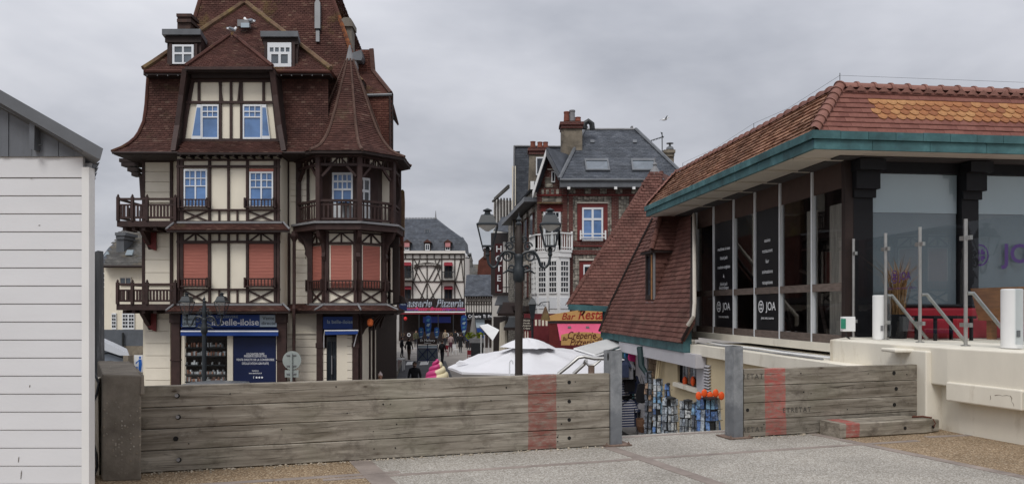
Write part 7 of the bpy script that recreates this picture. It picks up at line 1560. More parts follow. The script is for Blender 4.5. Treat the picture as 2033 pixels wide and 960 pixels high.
# ================================================================ brick and flint corner house
def xz(k_, s=1.0):
    c = k_.n('ShaderNodeTexCoord'); a = k_.n('ShaderNodeSeparateXYZ'); k_.l(c.outputs['Object'], a.inputs[0]); b = k_.n('ShaderNodeCombineXYZ'); k_.l(k_.math('ADD', a.outputs[0], k_.math('MULTIPLY', a.outputs[1], .8)), b.inputs[0]); k_.l(a.outputs[2], b.inputs[1]); return b.outputs[0]
k = NT('red_brick'); bt = k.n('ShaderNodeTexBrick'); k.l(xz(k), bt.inputs[0]); bt.inputs['Scale'].default_value = 1; bt.inputs['Color1'].default_value = (.115, .036, .03, 1); bt.inputs['Color2'].default_value = (.08, .027, .024, 1); bt.inputs['Mortar'].default_value = (.16, .11, .095, 1); bt.inputs['Brick Width'].default_value = .24; bt.inputs['Row Height'].default_value = .085; bt.inputs['Mortar Size'].default_value = .010; k.bump(bt.outputs['Fac'], -.4, .02); m_rbrick = k.fin(k.mix(.6, bt.outputs[0], k.ramp(k.noise(k.coord(), 1.2, 6), [(.3, .7), (.7, 1.3)]), 'MULTIPLY'), .9, .2)
k = NT('knapped_flint'); vo = k.n('ShaderNodeTexVoronoi'); k.l(xz(k), vo.inputs['Vector']); vo.inputs['Scale'].default_value = 6.5; vo.inputs['Randomness'].default_value = .55; vo.voronoi_dimensions = '2D'; s_ = k.n('ShaderNodeSeparateColor'); k.l(vo.outputs['Color'], s_.inputs[0]); col = k.ramp(s_.outputs[0], [(0, (.13, .12, .10)), (.4, (.24, .22, .185)), (1, (.40, .37, .31))]); col = k.mix(k.ramp(vo.outputs['Distance'], [(.36, 0), (.6, 1)]), col, (.09, .08, .07)); k.bump(vo.outputs['Distance'], -.5, .03); m_flint = k.fin(col, .8, .3)
fh = thing('flint_house', 'brick and flint corner house with slate hipped roof and white bay', 'house', (UX(1130, 40), 40, GZ)); YF = 40.0; pf = front(YF)
cA, cB = at(1128, 500, 40), at(1066, 500, 41.1); XF1 = UX(1380, 40)
MB().slab([V((cB.x, cB.y, GZ)), V((cA.x, cA.y, GZ)), V((XF1, 40, GZ)), V((XF1, 52, GZ)), V((cB.x - .117 * 14, cB.y + 14, GZ))], (0, 0, VZ(358, 40) - GZ)).build('wall', m_flint, fh)
def fpan(u0, v0, u1, v1, m_, t=.05, nm='brick_panel'): return panel(fh, pf, rect(u0, v0, u1, v1), t, m_, nm)
fpan(1128.5, 372, 1378, 385.5, m_rbrick, .06, 'frieze'); fpan(1128, 386, 1378, 389, m_red, .12, 'string_course'); fpan(1128, 478, 1378, 488, m_rbrick, .07, 'string_course'); fpan(1128, 496, 1378, 505, m_rbrick, .07, 'string_course'); fpan(1128, 487.5, 1378, 489.5, m_red, .13, 'string_course')
for i in range(7): u = 1122 + i * 31; fpan(u + 7, 374, u + 20, 385, m_flint, .10, 'flint_block')
for u0, u1 in ((1129, 1137.5), (1214, 1228), (1249, 1262)): fpan(u0, 389.5, u1, 478, m_rbrick, .06); 
for u0, u1 in ((1129, 1137.5), (1196, 1214)): fpan(u0, 505.5, u1, 640, m_rbrick, .06)
fpan(1146, 405, 1155, 480, m_red, .07); fpan(1197.5, 405, 1206, 480, m_red, .07); fpan(1146, 404, 1206, 412, m_red, .075); fpan(1145, 401.5, 1207, 404, m_soffit, .14, 'lintel'); window(fh, pf, 1155.5, 412, 1197, 478, [(.08, .06, .45, .62), (.55, .06, .92, .62), (.08, .68, .45, .94), (.55, .68, .92, .94)], t=.09)
for v in (464, 471): timber(fh, pf, 1151, v, 1202, v, 2, .05, m_white, 'guard_rail', .25)
for u in (1152, 1201): timber(fh, pf, u, 458, u, 476, 2.5, .3, m_white, 'guard_post')
fpan(1150, 517, 1158, 596, m_red, .07); fpan(1189, 517, 1197, 596, m_red, .07); fpan(1150, 517, 1197, 525, m_red, .075); fpan(1149, 514, 1199, 517, m_soffit, .14, 'lintel'); window(fh, pf, 1158, 525, 1189, 596, [(.08, .06, .45, .62), (.55, .06, .92, .62), (.08, .68, .45, .94), (.55, .68, .92, .94)], m_winwhite, m_dark_pane, .09)
# splayed corner
pc_ = Plane(cA, V((-(cB.y - cA.y), (cB.x - cA.x), 0))); pc_ = Plane(pc_.p, pc_.n if pc_.n.y < 0 else -pc_.n)
def cpan(u0, v0, u1, v1, m_, t=.05, nm='brick_panel'): return panel(fh, pc_, rect(u0, v0, u1, v1), t, m_, nm)
cpan(1067, 386, 1076, 640, m_rbrick); cpan(1116, 386, 1127, 640, m_rbrick); cpan(1067, 386, 1127, 389, m_red, .1, 'string_course'); cpan(1067, 374, 1127, 385, m_rbrick, .06, 'frieze'); cpan(1073, 402, 1119, 405, m_hip, .3, 'lintel'); cpan(1075, 406, 1118, 420, m_red, .08)
window(fh, pc_, 1080, 414, 1114, 495, casement(2, .1, .3), m_winwhite, m_dark_pane, .06)
for u in (1074, 1084, 1094, 1104): cpan(u + 2, 376, u + 7, 385, m_flint, .09, 'flint_block')
# little gable over the corner
g0, g1, g2 = pc_.at(1066, 374), pc_.at(1122, 374), pc_.at(1088, 306); MB().slab([g0, g1, g2], -pc_.n * 1.5).build('gable_wall', m_rbrick, fh); cpan(1083, 352, 1098, 372, m_flint, .04, 'flint_block'); window(fh, pc_, 1096, 340, 1103, 362, [(.2, .1, .8, .9)], m_winwhite, m_dark_pane, .06)
cpan(1088, 335, 1101, 337.5, m_soffit, .08, 'lintel')
ga_, gb_, gc_ = pc_.at(1058, 380, .55), pc_.at(1115, 353, .55), pc_.at(1085, 296, .55); bkv = -pc_.n * 3.2
for a, b in ((ga_, gc_), (gb_, gc_)): 
    MB().slab([a, b, b + bkv, a + bkv * .8], (0, 0, .1)).build('gable_roof', m_slate, fh); MB().slab([a, b, b + V((0, 0, -.35)), a + V((0, 0, -.35))], pc_.n * .05).build('barge_board', m_white if a is ga_ else m_zinc, fh)
cpan(1063, 362, 1070, 378, m_white, .5, 'barge_end')
# roof
E0_, E1_, R0_, R1_ = at(1110, 357, 39.4), at(1366, 357, 39.4), at(1160, 258, 44), at(1262, 258, 44)
roofplane([E0_, E1_, at(1345, 357, 39.4) if False else R1_, R0_], (1, 0, 0), m_slate, .26, .17, .012, par=fh)
MB().slab([E1_, E1_ + V((0, 10, 0)), R1_ + V((.5, 1, 0)), R1_], (0, 0, -.08)).build('roof_deck', m_slate, fh)
lb_ = V((cB.x - 1.4, 52, E0_.z)); le = pc_.at(1062, 360, .6); le.z = E0_.z; roofplane([lb_, le, R0_, R0_ + V((-.8, 6, 0))], lb_ - le, m_slate, .26, .17, .012, par=fh)
for a, b in ((E1_, R1_), (E0_, R0_)): MB().tube([a + V((0, -.03, .05)), b + V((0, -.03, .05))], .10, 6).build('hip_cap', m_zinc, fh)
MB().slab([at(*q) for q in ((1112, 371, 39.3), (1378, 371, 39.3), (1378, 357, 39.3), (1112, 357, 39.3))], (0, .6, 0)).build('eave_fascia', m_zinc, fh); MB().tube([at(1112, 357, 39.25), at(1378, 357, 39.25)], .07, 6).build('gutter', m_zinc, fh); MB().tube([R0_ + V((0, 0, .03)), R1_ + V((0, 0, .03))], .08, 6).build('ridge_cap', m_lead, fh)
for u in (1129, 1222, 1258): panel(fh, front(39.2), rect(u - 2.8, 371, u + 2.8, 376), .1, m_white, 'eave_bracket')
prf = Plane(E0_, (E1_ - E0_).cross(R0_ - E0_)); prf = Plane(prf.p, prf.n if prf.n.y < 0 else -prf.n)
for u in (1160, 1252): window3(fh, prf.at(u + 3, 341), prf.at(u + 51, 341), prf.at(u + 47, 318), prf.at(u, 318), prf.n, [(.06, .1, .94, .82)], m_zinc, m_grey_pane, .12, 'skylight')
for u in (1172, 1256): MB().slab([prf.at(*q) for q in rect(u, 280, u + 8, 285)], prf.n * .08).build('roof_vent', m_zinc, fh)
for u in (1166, 1255): MB().slab([at(*q) for q in rect(0, 0, 1, 1) and ((u - 2, 260, 44), (u + 2, 260, 44), (u + 2, 250, 44), (u - 2, 250, 44))], (0, .3, 0)).build('ridge_stub', m_lead, fh)
m_stack = mat('mossy_stack', (.20, .17, .13), .9, .35, 2, .3, 12, stain=((.07, .06, .05), 1.2, .5, .7)); m_potred = mat('clay_pot', (.22, .075, .05), .8, .3, 4, .1, 20, rnd=.2)
def stack(u0, u1, v0, v1, Y, pots, par, m_=m_stack, capm=m_rbrick, d=.9):
    MB().slab([at(*q) for q in ((u0 + 2, v1, Y), (u1 - 2, v1, Y), (u1 - 2, v0 + 10, Y), (u0 + 2, v0 + 10, Y))], (0, d, 0)).build('chimney_stack', m_, par)
    MB().slab([at(*q) for q in ((u0 + 1, v0 + 13, Y - .1), (u1 - 1, v0 + 13, Y - .1), (u1 - 1, v0 + 6, Y - .1), (u0 + 1, v0 + 6, Y - .1))], (0, d + .2, 0)).build('chimney_cap', capm, par); MB().slab([at(*q) for q in ((u0 - 1, v0 + 6, Y - .18), (u1 + 1, v0 + 6, Y - .18), (u1 + 1, v0, Y - .18), (u0 - 1, v0, Y - .18))], (0, d + .36, 0)).build('chimney_cap', capm, par)
    for u, vt, m2 in pots:
        h = VZ(vt, Y) - VZ(v0, Y); MB().lathe(at(u, v0, Y + d / 2), [(.17, 0), (.15, h * .8), (.17, h * .84), (.17, h)], 10).build('chimney_pot', m2, par, smooth=True)
stack(1113, 1158, 241, 330, 42, ((1125, 222, m_potred), (1136, 219, m_lead), (1147.5, 233, m_potred)), fh); MB().tube([at(1160, 256, 42.8), at(1161, 245, 42.8), at(1168, 240.5, 42.8), at(1175, 246, 42.8), at(1176, 257, 42.8)], .16, 8).build('flue_cowl', m_iron, fh, smooth=True)
stack(1319, 1340, 297, 360, 46, (), fh, m_stack, m_stack, .8); MB().lathe(at(1330, 297, 46.4), [(.25, 0), (.2, .15), (.08, .2), (.05, .35), (.22, .36), (.22, .4)], 10).build('chimney_cowl', m_zinc, fh)
an = thing('tv_antenna', 'thin television aerial on the slate roof beside the right chimney', 'antenna', at(1314, 320, 44)); MB().tube([at(1315, 345, 44), at(1314.5, 263, 44)], .03, 5).build('mast', m_iron, an); MB().tube([at(1290, 280, 43.7), at(1318, 271, 44.2)], .022, 5).build('boom', m_iron, an)
for i in range(9): u = 1291 + i * 3; v = 280 - i * .95; MB().tube([at(u, v - 2, 43.7 + i * .05), at(u, v + 2, 43.7 + i * .05)], .014, 4).build('element', m_iron, an)
MB().tube([at(1312, 262, 44), at(1317, 274, 44)], .02, 4).build('element', m_iron, an)
# white bay with balcony on the splay
wb = pc_; b0, b1, b2, b3 = pc_.at(1056, 560, 0), pc_.at(1066, 560, .75), pc_.at(1110, 560, .95), pc_.at(1130, 560, .35); 
def bayz(v): return VZ(v, 40.2)
plan = [V((p.x, p.y, 0)) for p in (b0, pc_.at(1067, 560, .8), pc_.at(1109, 560, 1.0), pc_.at(1131, 560, .35))]; inn = [V((p.x, p.y, 0)) for p in (pc_.at(1131, 560, -.4), pc_.at(1056, 560, -.4))]
MB().slab([p + V((0, 0, bayz(622))) for p in plan + inn], (0, 0, bayz(512) - bayz(622))).build('bay_body', m_white, fh); ctr = sum(plan, V()) / 4
big = [ctr + (p - ctr) * 1.08 for p in plan + inn]; MB().slab([p + V((0, 0, bayz(512))) for p in big], (0, 0, bayz(503) - bayz(512))).build('bay_cornice', m_white, fh); MB().slab([p + V((0, 0, bayz(502.8))) for p in [ctr + (p - ctr) * 1.12 for p in plan + inn]], (0, 0, bayz(498) - bayz(502.8))).build('balcony_floor', m_white, fh)
for a, b in zip(plan, plan[1:]):
    nrm = (b - a).cross(V((0, 0, 1))).normalized(); nrm = nrm if nrm.y < 0 else -nrm; L_ = (b - a).length
    def q_(s, v): return lerp(a, b, s) + V((0, 0, bayz(v)))
    n_ = max(1, round(L_ / .75))
    for j in range(n_):
        s0, s1 = (j + .14) / n_, (j + .86) / n_; window3(fh, q_(s0, 583), q_(s1, 583), q_(s1, 517), q_(s0, 517), nrm, grid(3 if L_ / n_ > .5 else 2, 6, .05, .035), m_white, m_dark_pane, .05); MB().slab([q_(s0, 612), q_(s1, 612), q_(s1, 590), q_(s0, 590)], nrm * .03).build('bay_panel', m_winwhite, fh)
    a2_, b2_ = ctr + (a - ctr) * 1.1, ctr + (b - ctr) * 1.1; n_ = max(3, round(L_ / .13))
    for j in range(n_ + 1): p = lerp(a2_, b2_, j / n_); w_ = .05 if j in (0, n_) else .025; MB().box(p.x - w_, p.x + w_, p.y - w_, p.y + w_, bayz(498), bayz(462 if w_ > .03 else 466)).build('baluster', m_white, fh)
    MB().bar(a2_ + V((0, 0, bayz(466))), b2_ + V((0, 0, bayz(466))), .07, .08, nrm).build('balcony_rail', m_white, fh); MB().bar(a2_ + V((0, 0, bayz(494))), b2_ + V((0, 0, bayz(494))), .05, .05, nrm).build('balcony_rail', m_white, fh)
# flank of the flint house along the street
sd0 = V((cB.x, cB.y, 0)); sdd = V((-.117, 1, 0)).normalized(); sn = V((-1, -.117, 0)).normalized()
def sw_(d0, d1, z0, z1, m_, t, nm): a, b = sd0 + sdd * d0, sd0 + sdd * d1; return MB().slab([a + V((0, 0, z0)), b + V((0, 0, z0)), b + V((0, 0, z1)), a + V((0, 0, z1))], sn * t).build(nm, m_, fh)
for i in range(4):
    d = 1.2 + i * 2.4
    for z in (2.2, 5.0): sw_(d, d + 1.0, z, z + 1.9, m_dark_pane, .05, 'window'); sw_(d - .15, d + 1.15, z + 1.9, z + 2.15, m_soffit, .12, 'lintel'); sw_(d - .3, d - .02, z, z + 1.9, m_rbrick, .08, 'brick_panel')
sw_(0, 12, 7.35, 7.6, m_zinc, .7, 'gutter'); sw_(0, 12, 1.4, 1.7, m_dkbrown, .6, 'shop_hood')
# slate hung house behind
sl_ = thing('slate_house', 'tall slate hung gable house with clay pots behind the flint house', 'house', at(1060, 720, 50)); p10 = front(50)
q = [p10.at(*q) for q in ((1022, 640), (1130, 640), (1130, 291), (1022, 291))]; tile_plane(q, (1, 0, 0), (0, -1, 0), .26, .17, .012, m_slate, 'hung_slates', sl_); MB().slab([p + V((0, .02, 0)) for p in q], (.3, 8, 0)).build('wall', m_zinc, sl_)
panel(sl_, p10, rect(1016.5, 330, 1024, 470), .1, m_yellow if False else m_cream, 'stone_strip'); MB().tube([p10.at(1021, 289, .05), p10.at(1019.5, 470, .15)], .06, 5).build('verge', m_lead, sl_); MB().tube([p10.at(1021, 290, .05), p10.at(1115, 291, .05)], .07, 5).build('ridge_cap', m_lead, sl_)
stack(1049, 1090, 293, 400, 47, ((1058, 281, m_potred), (1072, 282, m_potred), (1083, 282, m_potred)), sl_); MB().slab([at(*q) for q in ((1047, 430, 46.95), (1080, 400, 46.95), (1090, 340, 46.95), (1090, 310, 46.95), (1051, 310, 46.95))], (0, .9, 0)).build('stack_base', m_stack, sl_)
window(sl_, front(46.9), 1064, 312, 1083, 348, [(.12, .08, .9, .92)], m_winwhite, m_dark_pane, .06)
# ground floor creperie with pink awning
cr = thing('creperie', 'dark red creperie front with blue fascia below the white bay', 'shop', at(1130, 700, 37)); pk = front(36.5)
panel(cr, front(38.6), rect(1040, 622, 1300, 780), .1, m_redcloth, 'shop_wall'); panel(cr, pk, rect(1088, 636, 1300, 641), .2, m_blue if False else m_zinc, 'fascia'); panel(cr, pk, rect(1090, 642, 1108, 790), .2, m_red, 'pilaster')
for u in (1062, 1069, 1076, 1083): panel(cr, front(37.8), rect(u, 634, u + 4, 646), .05, m_cream if u != 1069 else m_soffit, 'menu_card')
c1 = thing('bar_sign', 'yellow ochre Bar Restaurant sign with red italic letters', 'sign', pk.at(1150, 636)); m_ochre = mat('ochre_sign', (.56, .33, .12), .6, .08, 2); panel(c1, pk, ((1082, 636), (1290, 636), (1290, 613), (1150, 615), (1105, 622), (1085, 628)), .12, m_ochre, 'sign_board', .21)
m_letr = mat('red_letter', (.32, .03, .02), .6, .05); text('lettering', 'Bar', m_letr, c1, pk.at(1127, 628, .34), (1, 0, 0), (0, 0, 1), .45, 0, shear=.3, offset=.008); text('lettering', 'Restaurant', m_letr, c1, pk.at(1196, 624.5, .34), (1, 0, 0), (0, 0, 1), .66, 0, shear=.3, offset=.015, xs=.82)
c2 = thing('creperie_awning', 'bright pink awning with ochre Crêperie Pizzeria panel', 'awning', pk.at(1150, 680)); m_pinkaw = mat('pink_awning', (.62, .10, .20), .75, .1, 2)
MB().slab([pk.at(1106, 643, .22), pk.at(1290, 643, .22), pk.at(1290, 676, .95), pk.at(1112, 676, .95)], (0, -.02, .02)).build('canopy', m_pinkaw, c2); 
o = [(1114, 684.5)] + [(1290, 684.5), (1290, 664)] + [(1200 - i * 10.7, 664 - 6.5 * math.sin(min(1, (8 - i) / 8) * 0 + math.pi * (i + 1) / 10) + 1) for i in range(8)] + [(1114, 664)]
panel(c2, pk, o, .03, m_ochre, 'name_panel', 1.0); m_letb = mat('brown_letter', (.09, .012, .012), .6, .05)
for s, u, v, z in (('Crêperie', 1154, 665.5, .50), ('Pizzeria', 1155, 679.5, .50), ('Bar', 1122, 672, .26), ('Café', 1187, 672, .26)): text('lettering', s, m_letb, c2, pk.at(u, v, 1.04), (1, 0, 0), (0, 0, 1), z * .95, 0, shear=.3, offset=.006, xs=.78)
for u in (1127, 1163): panel(c2, pk, rect(u, 647, u + 7, 651), .02, m_lead, 'awning_clip', .45)
wl2 = thing('wall_lantern', 'black wall lantern left of the white bay above the menu board', 'lamp', at(1057, 640, 30)); MB().lathe(at(1057, 626, 30), [(.1, -.15), (.12, 0), (.2, .42), (.24, .45), (.1, .66), (.03, .7)], 4, R(45)).build('lantern_body', m_lampiron, wl2); MB().tube([at(1057, 633, 30), at(1057, 800, 30)], .05, 6).build('lantern_post', m_lampiron, wl2)
mnb = thing('menu_board', 'brown shaped menu board with cream lettering beside the lamp pole', 'board', at(1044, 660, 28)); p11 = front(28); panel(mnb, p11, ((1035, 652), (1045, 655), (1056, 656), (1054, 644), (1056, 632), (1045, 630), (1035, 633), (1037, 642)), .06, m_dkbrown, 'board_face'); 
for i, s in enumerate(('Moules', 'Viandes', 'Poissons', 'Crêpes')): text('lettering', s, m_cream, mnb, p11.at(1045.5, 635.5 + i * 5.2, .062), (1, -.0, 0), (.1, 0, 1), .085, 0, shear=.2)
for u in (1043, 1048): MB().tube([p11.at(u, 656), p11.at(u, 830)], .02, 5).build('leg', m_cream, mnb)
gsg = thing('wrought_sign', 'wrought iron bracket with pale cone lamp by the creperie', 'lamp', at(1084, 625, 34)); MB().tube([at(1068, 606, 34), at(1075, 600, 34), at(1090, 598, 34), at(1090, 618, 34)], .025, 5).build('bracket', m_iron, gsg); MB().lathe(at(1083, 635, 34), [(.22, 0), (.16, .25), (.03, .62)], 8).build('cone_shade', m_hip, gsg); text('lettering', 'Aloha', m_iron, gsg, at(1072, 605, 33.95), (1, 0, 0), (.1, 0, 1), .2, 0, shear=.4)
# ================================================================ background left
lh = thing('cream_house', 'cream rendered house with mossy slate roof behind the white hut', 'house', at(240, 720, 40)); p12 = front(40)
MB().slab([p12.at(*q) for q in rect(207, 526, 330, 690)], (0, 8, 0)).build('wall', m_cream, lh); rp([(203, 528, 39.6), (330, 528, 39.6), (318, 455, 43.5), (240, 462, 43.5)], m_slateold, lh, .26, .17); MB().slab([at(*q) for q in ((186, 532, 43), (215, 532, 43), (245, 465, 45), (215, 492, 45))], (0, 3, 0)).build('side_roof', m_slate, lh); MB().slab([at(*q) for q in rect(0, 0, 1, 1) and ((190, 690, 43), (212, 690, 43), (212, 530, 43), (190, 530, 43))], (0, 3, 0)).build('side_wall', m_stack, lh)
MB().tube([p12.at(202, 528.5, .5), p12.at(330, 528.5, .5)], .08, 6).build('gutter', m_dkbrown, lh); stack(229, 248, 461, 505, 41, (), lh, m_zinc, m_zinc, 1.0); window(lh, p12, 239, 550, 262, 566, [(.06, .1, .47, .9), (.53, .1, .94, .9)], m_soffit, m_grey_pane, .08); window(lh, front(43), 200, 541, 209, 570, grid(2, 3), m_winwhite, m_dark_pane, .06)
for u in (223, 244, 256): window(lh, p12, u, 621, u + (9 if u < 230 else 12), 653, grid(2, 4, .1, .06), m_winwhite, m_dark_pane, .08)
for c_ in (((250, 506), (264, 506), (267, 496), (254, 496)), ((208, 508), (218, 508), (223, 498), (214, 498))): pz2 = front(40.6 if c_[0][0] > 240 else 42.8); MB().slab([pz2.at(*q) for q in c_], (0, -.1, 0)).build('skylight', m_signgrey, lh)
gwl = thing('grey_wall', 'long grey rendered wall in front of the cream house', 'wall', at(245, 690, 35)); p13 = front(35); MB().slab([p13.at(*q) for q in rect(196, 654, 300, 686)], (0, .3, 0)).build('wall_face', mat('grey_render', (.10, .11, .125), .85, .15), gwl); MB().slab([p13.at(*q) for q in rect(196, 686.2, 300, 780)], (0, .25, 0)).build('wall_foot', m_stack, gwl); MB().tube([p13.at(244, 660, .1), p13.at(244, 700, .1)], .05, 6).build('pipe', m_iron, gwl)
mst = thing('covered_stall', 'stall under grey tarpaulin with pale sloping cover behind the concrete wall', 'stall', at(235, 800, 16)); p14 = front(16); m_tarp = mat('grey_tarp', (.22, .25, .29), .5, .2, 2, .2, 6); MB().slab([p14.at(*q) for q in ((180, 690), (215, 697), (252, 708), (254, 800), (180, 800))], (-.8, 1.5, 0)).build('tarp_body', m_tarp, mst); mb = MB()
cv = [(180, 668), (205, 674), (235, 687), (262, 700), (264, 704), (245, 704), (215, 694), (180, 689)]; mb.slab([p14.at(*q) for q in cv], (-.95, 1.8, .0)); o = mb.build('pale_cover', mat('pale_cover', (.52, .54, .57), .4, .08), mst); o.location.y -= .15
for q in (((180, 705), (215, 700), (252, 712)), ((180, 720), (220, 716), (253, 722))): MB().tube([p14.at(a, b, .02) for a, b in q], .012, 5).build('tie_rope', m_iron, mst)
panel(mst, p14, rect(254, 704, 264, 800), .2, m_stack, 'end_post')
bsn = thing('litter_sign', 'small white sign with blue figure dropping litter beside the concrete wall', 'sign', at(276, 740, 18)); p15 = front(18); panel(bsn, p15, rect(267.5, 704, 284, 738), .03, m_white, 'sign_face'); m_pict = mat('pictogram_blue', (.02, .12, .45), .5, .05)
n_ = 12; MB().slab([p15.at(278 + 2.2 * math.cos(i * 6.283 / n_), 709 + 2.4 * math.sin(i * 6.283 / n_), .031) for i in range(n_)], (0, -.004, 0)).build('pictogram_head', m_pict, bsn); panel(bsn, p15, ((275, 737), (280, 737), (282, 722), (281, 712.5), (275.5, 712.5), (275.5, 722)), .004, m_pict, 'pictogram_body', .031); panel(bsn, p15, ((270, 722), (275.5, 716), (275.5, 714), (269.5, 719)), .004, m_pict, 'pictogram_arm', .031); panel(bsn, p15, rect(269, 727, 273.5, 736), .004, m_pict, 'pictogram_bin', .031); MB().tube([p15.at(276, 738), p15.at(276, 900)], .03, 6).build('pole', m_lead, bsn)
# parked vehicle tops just above the barrier
cr_ = thing('parked_car', 'roof of a pale grey car peeping over the barrier before the shop', 'car', V((UX(400, 21), 21, GZ)))
m_car = mat('car_silver', (.20, .21, .22), .3, .05, metal=.3, spec=.6); zr = VZ(758, 21) - GZ
def carbody():
    mb = MB(); pr = [(-2.1, .35), (-2.1, .75), (-1.9, .95), (-1.2, 1.02), (-.55, zr - .06), (.2, zr), (1.1, zr - .04), (1.75, 1.1), (2.05, 1.0), (2.1, .4)]
    rings = []
    for y, s in ((-.85, .0), (-.78, 1), (.78, 1), (.85, 0)):
        rings.append(len(mb.v)); mb.v += [(x * (1 if s else .97), y * (.8 if z > 1.1 else 1), z - (0 if s else .04)) for x, z in pr]
    n_ = len(pr)
    for a, b in zip(rings, rings[1:]):
        for i in range(n_): mb.f.append((a + i, a + (i + 1) % n_, b + (i + 1) % n_, b + i))
    mb.f += [tuple(range(n_)), tuple(range(rings[-1], rings[-1] + n_))]; return mb
carbody().build('body', m_car, cr_, local=True, smooth=True)
for x in (-1.35, 1.3):
    for y in (-.84, .84): w_ = MB().tube([(x, y - .09, .32), (x, y + .09, .32)], .32, 18).build('wheel', m_shoe, cr_, local=True); MB().tube([(x, y - .095, .32), (x, y + .095, .32)], .19, 12).build('rim', m_lead, w_, local=True)
for x0, x1, x2, x3 in ((-1.15, -.55, .15, .15), (.22, .22, 1.05, 1.6)): 
    for y in (-1, 1): MB().slab([(x0, y * .80, 1.04), (x3, y * .80, 1.06), (x2, y * .665, zr - .1), (x1, y * .665, zr - .1)], (0, y * .02, 0)).build('window', m_dark_pane, cr_, local=True)
# gulls
m_gull = mat('gull_white', (.70, .70, .70), .8, .05); m_gullg = mat('gull_grey', (.25, .27, .30), .8, .05); m_beak = mat('gull_beak', (.5, .32, .05), .6, .05)
def gull(label, p, s, fly=False, rz=0.0):
    t = thing('gull', label, 'bird', p, None, rz)
    mb = MB(); pts = [(-.30, 0, .14), (-.22, 0, .17), (-.05, 0, .20), (.10, 0, .23), (.17, 0, .30), (.21, 0, .36), (.26, 0, .37)]; mb.tube([V(q) * s for q in pts], [q * s for q in (.01, .05, .085, .075, .045, .045, .02)], 10); mb.build('body', m_gull, t, local=True, smooth=True)
    MB().tube([V((.25, 0, .37)) * s, V((.33, 0, .35)) * s], [.014 * s, .004 * s], 6).build('beak', m_beak, t, local=True)
    for y in (-1, 1):
        if fly: MB().slab([V(q) * s for q in ((.1, y * .06, .24), (-.05, y * .06, .22), (-.02, y * .4, .36), (-.12, y * .75, .28), (.02, y * .45, .37))], V((0, 0, .012 * s))).build('wing', m_gullg, t, local=True)
        else:
            MB().ball(V((-.08, y * .06, .20)) * s, .2 * s, .035 * s, .065 * s, 10, 6).build('wing', m_gullg, t, local=True, smooth=True); MB().tube([V((0, y * .03, .13)) * s, V((0, y * .03, 0)) * s], .008 * s, 5).build('leg', m_beak, t, local=True)
gull('white gull perched on the very top of the front roof hip', at(489, 12, 29.85) + V((0, 0, .1)), 1.25, rz=.4); gull('white gull perched beside the small skylight on the mossy roof', at(494, 55, 28.6), 1.1, rz=2.6); gull('gull sitting on the peak of the attic hood', at(461, 74, 27.2) + V((0, 0, .08)), .9, rz=1.2); gull('gull flying in the grey sky above the slate roof', at(1320, 243, 40), .75, True, .2)
vb = MB(); pz3 = Plane(e0, (e1 - e0).cross(ap - e0)) if False else None
sk = thing('roof_hatch', 'small pale skylight hatch on the mossy front roof slope', 'skylight', at(487, 56, 28.5)); panel(sk, front(28.55), rect(476, 44, 498, 57), .25, m_lead, 'hatch_frame'); panel(sk, front(28.55), rect(478.5, 46, 495, 55), .02, m_signgrey, 'hatch_pane', .251)
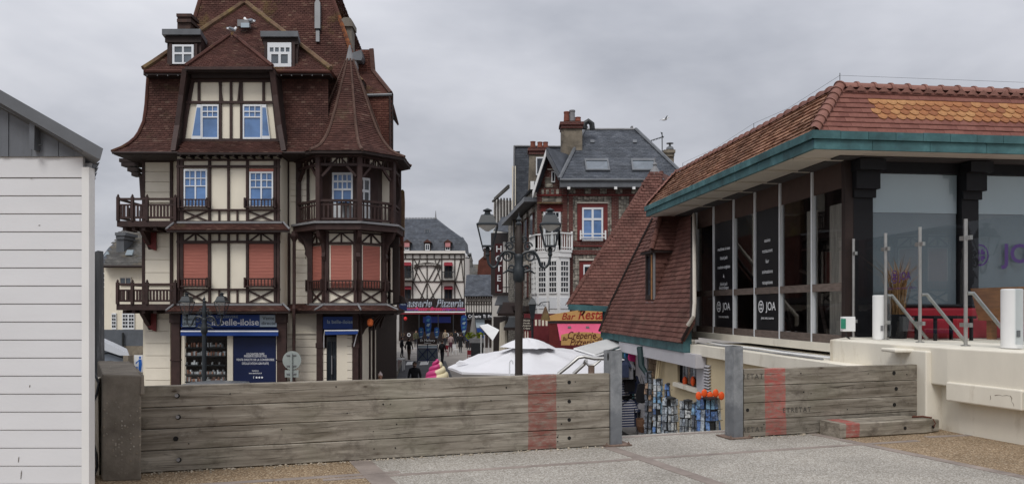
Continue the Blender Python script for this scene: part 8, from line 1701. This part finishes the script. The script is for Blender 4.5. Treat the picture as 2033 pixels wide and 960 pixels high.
# ================================================================ more life in the street
c_olive = cloth('olive_jacket', (.06, .06, .035)); c_blue = cloth('blue_anorak', (.03, .05, .12)); c_grey = cloth('grey_coat', (.12, .12, .13)); c_beige = cloth('beige_coat', (.28, .23, .17)); m_fair = mat('fair_hair', (.20, .12, .05), .7, .2)
person('walker in olive jacket near the brasserie posts', UX(826, 78), 78, .2, c_olive, c_jean, h=1.75)
person('woman in beige coat and fair hair far up the street', UX(884, 82), 82, 2.9, c_beige, c_jean, h=1.65, hair=m_fair)
person('person in blue anorak beside the surfboard sign on the right', UX(930, 74), 74, 3.4, c_blue, c_jean, h=1.72)
person('person in grey coat standing by the planter', UX(942, 60), 60, 2.2, c_grey, c_jean, h=1.7)
def cafe_chair(label, x, y, rz, m_):
    t = thing('cafe_chair', label, 'chair', (x, y, GZ + .0), 'chairs before the brasserie', rz)
    MB().box(-.21, .21, -.21, .21, .43, .46).build('seat', m_, t, local=True); MB().box(-.21, .21, .18, .21, .55, .9).build('backrest', m_, t, local=True)
    for a in (-.19, .19):
        for b in (-.19, .19): MB().box(a - .015, a + .015, b - .015, b + .015, 0, .43 if b < 0 else .9).build('leg', m_, t, local=True)
for i, (u, Y, m_, lb2) in enumerate(((885, 64, m_redaw, 'red cafe chair right of the menu stand'), (905, 66, m_white, 'white cafe chair between the couple and the menu stand'), (822, 68, m_white, 'white cafe chair left of the menu stand'), (935, 57, m_redaw, 'red cafe chair beside the planter'))):
    cafe_chair(lb2, UX(u, Y), Y, i * .9, m_)
# dark awnings of the shops on the right side of the street
for i, (u0, u1, v0, v1, Y, lb2) in enumerate(((988, 1026, 600, 622, 48, 'dark brown shop awning under the hotel sign'), (1000, 1030, 628, 650, 42, 'black bell shaped awning left of the lamp pole'))):
    t = thing('awning', lb2, 'awning', at((u0 + u1) / 2, v1, Y), 'dark shop awnings below the hotel'); p = front(Y)
    mb = MB(); n_ = 8
    for j in range(n_):
        a0_, a1_ = j / n_, (j + 1) / n_
        def cv_(s): return (lerp(u0 + 10, u0, s ** 2), lerp(u1, u1 + 1, s), lerp(v0, v1, s), 1.3 * s ** 1.5)
        A0, A1 = cv_(a0_), cv_(a1_); mb.slab([p.at(A0[0], A0[2], A0[3]), p.at(A0[1], A0[2], A0[3]), p.at(A1[1], A1[2], A1[3]), p.at(A1[0], A1[2], A1[3])], (0, 0, .03))
    mb.build('canopy', m_dkbrown if i == 0 else m_iron, t); panel(t, p, rect(u0, v1, u1 + 1, v1 + 5), .02, m_dkbrown, 'valance', 1.3)
# small marks on the white hut
for u, v, w, h_ in ((58, 763, 2, 5), (36, 905, 2, 12), (41, 932, 2, 18), (76, 446, 4, 1.5), (60, 353.8, 5, 1), (88, 495, 3, 1)):
    panel(hut, hp, ((u, v + h_), (u + w * .5, v + h_ * .9), (u + w, v), (u + w * .4, v + h_ * .2)), .002, m_crack, 'scratch', .0105)
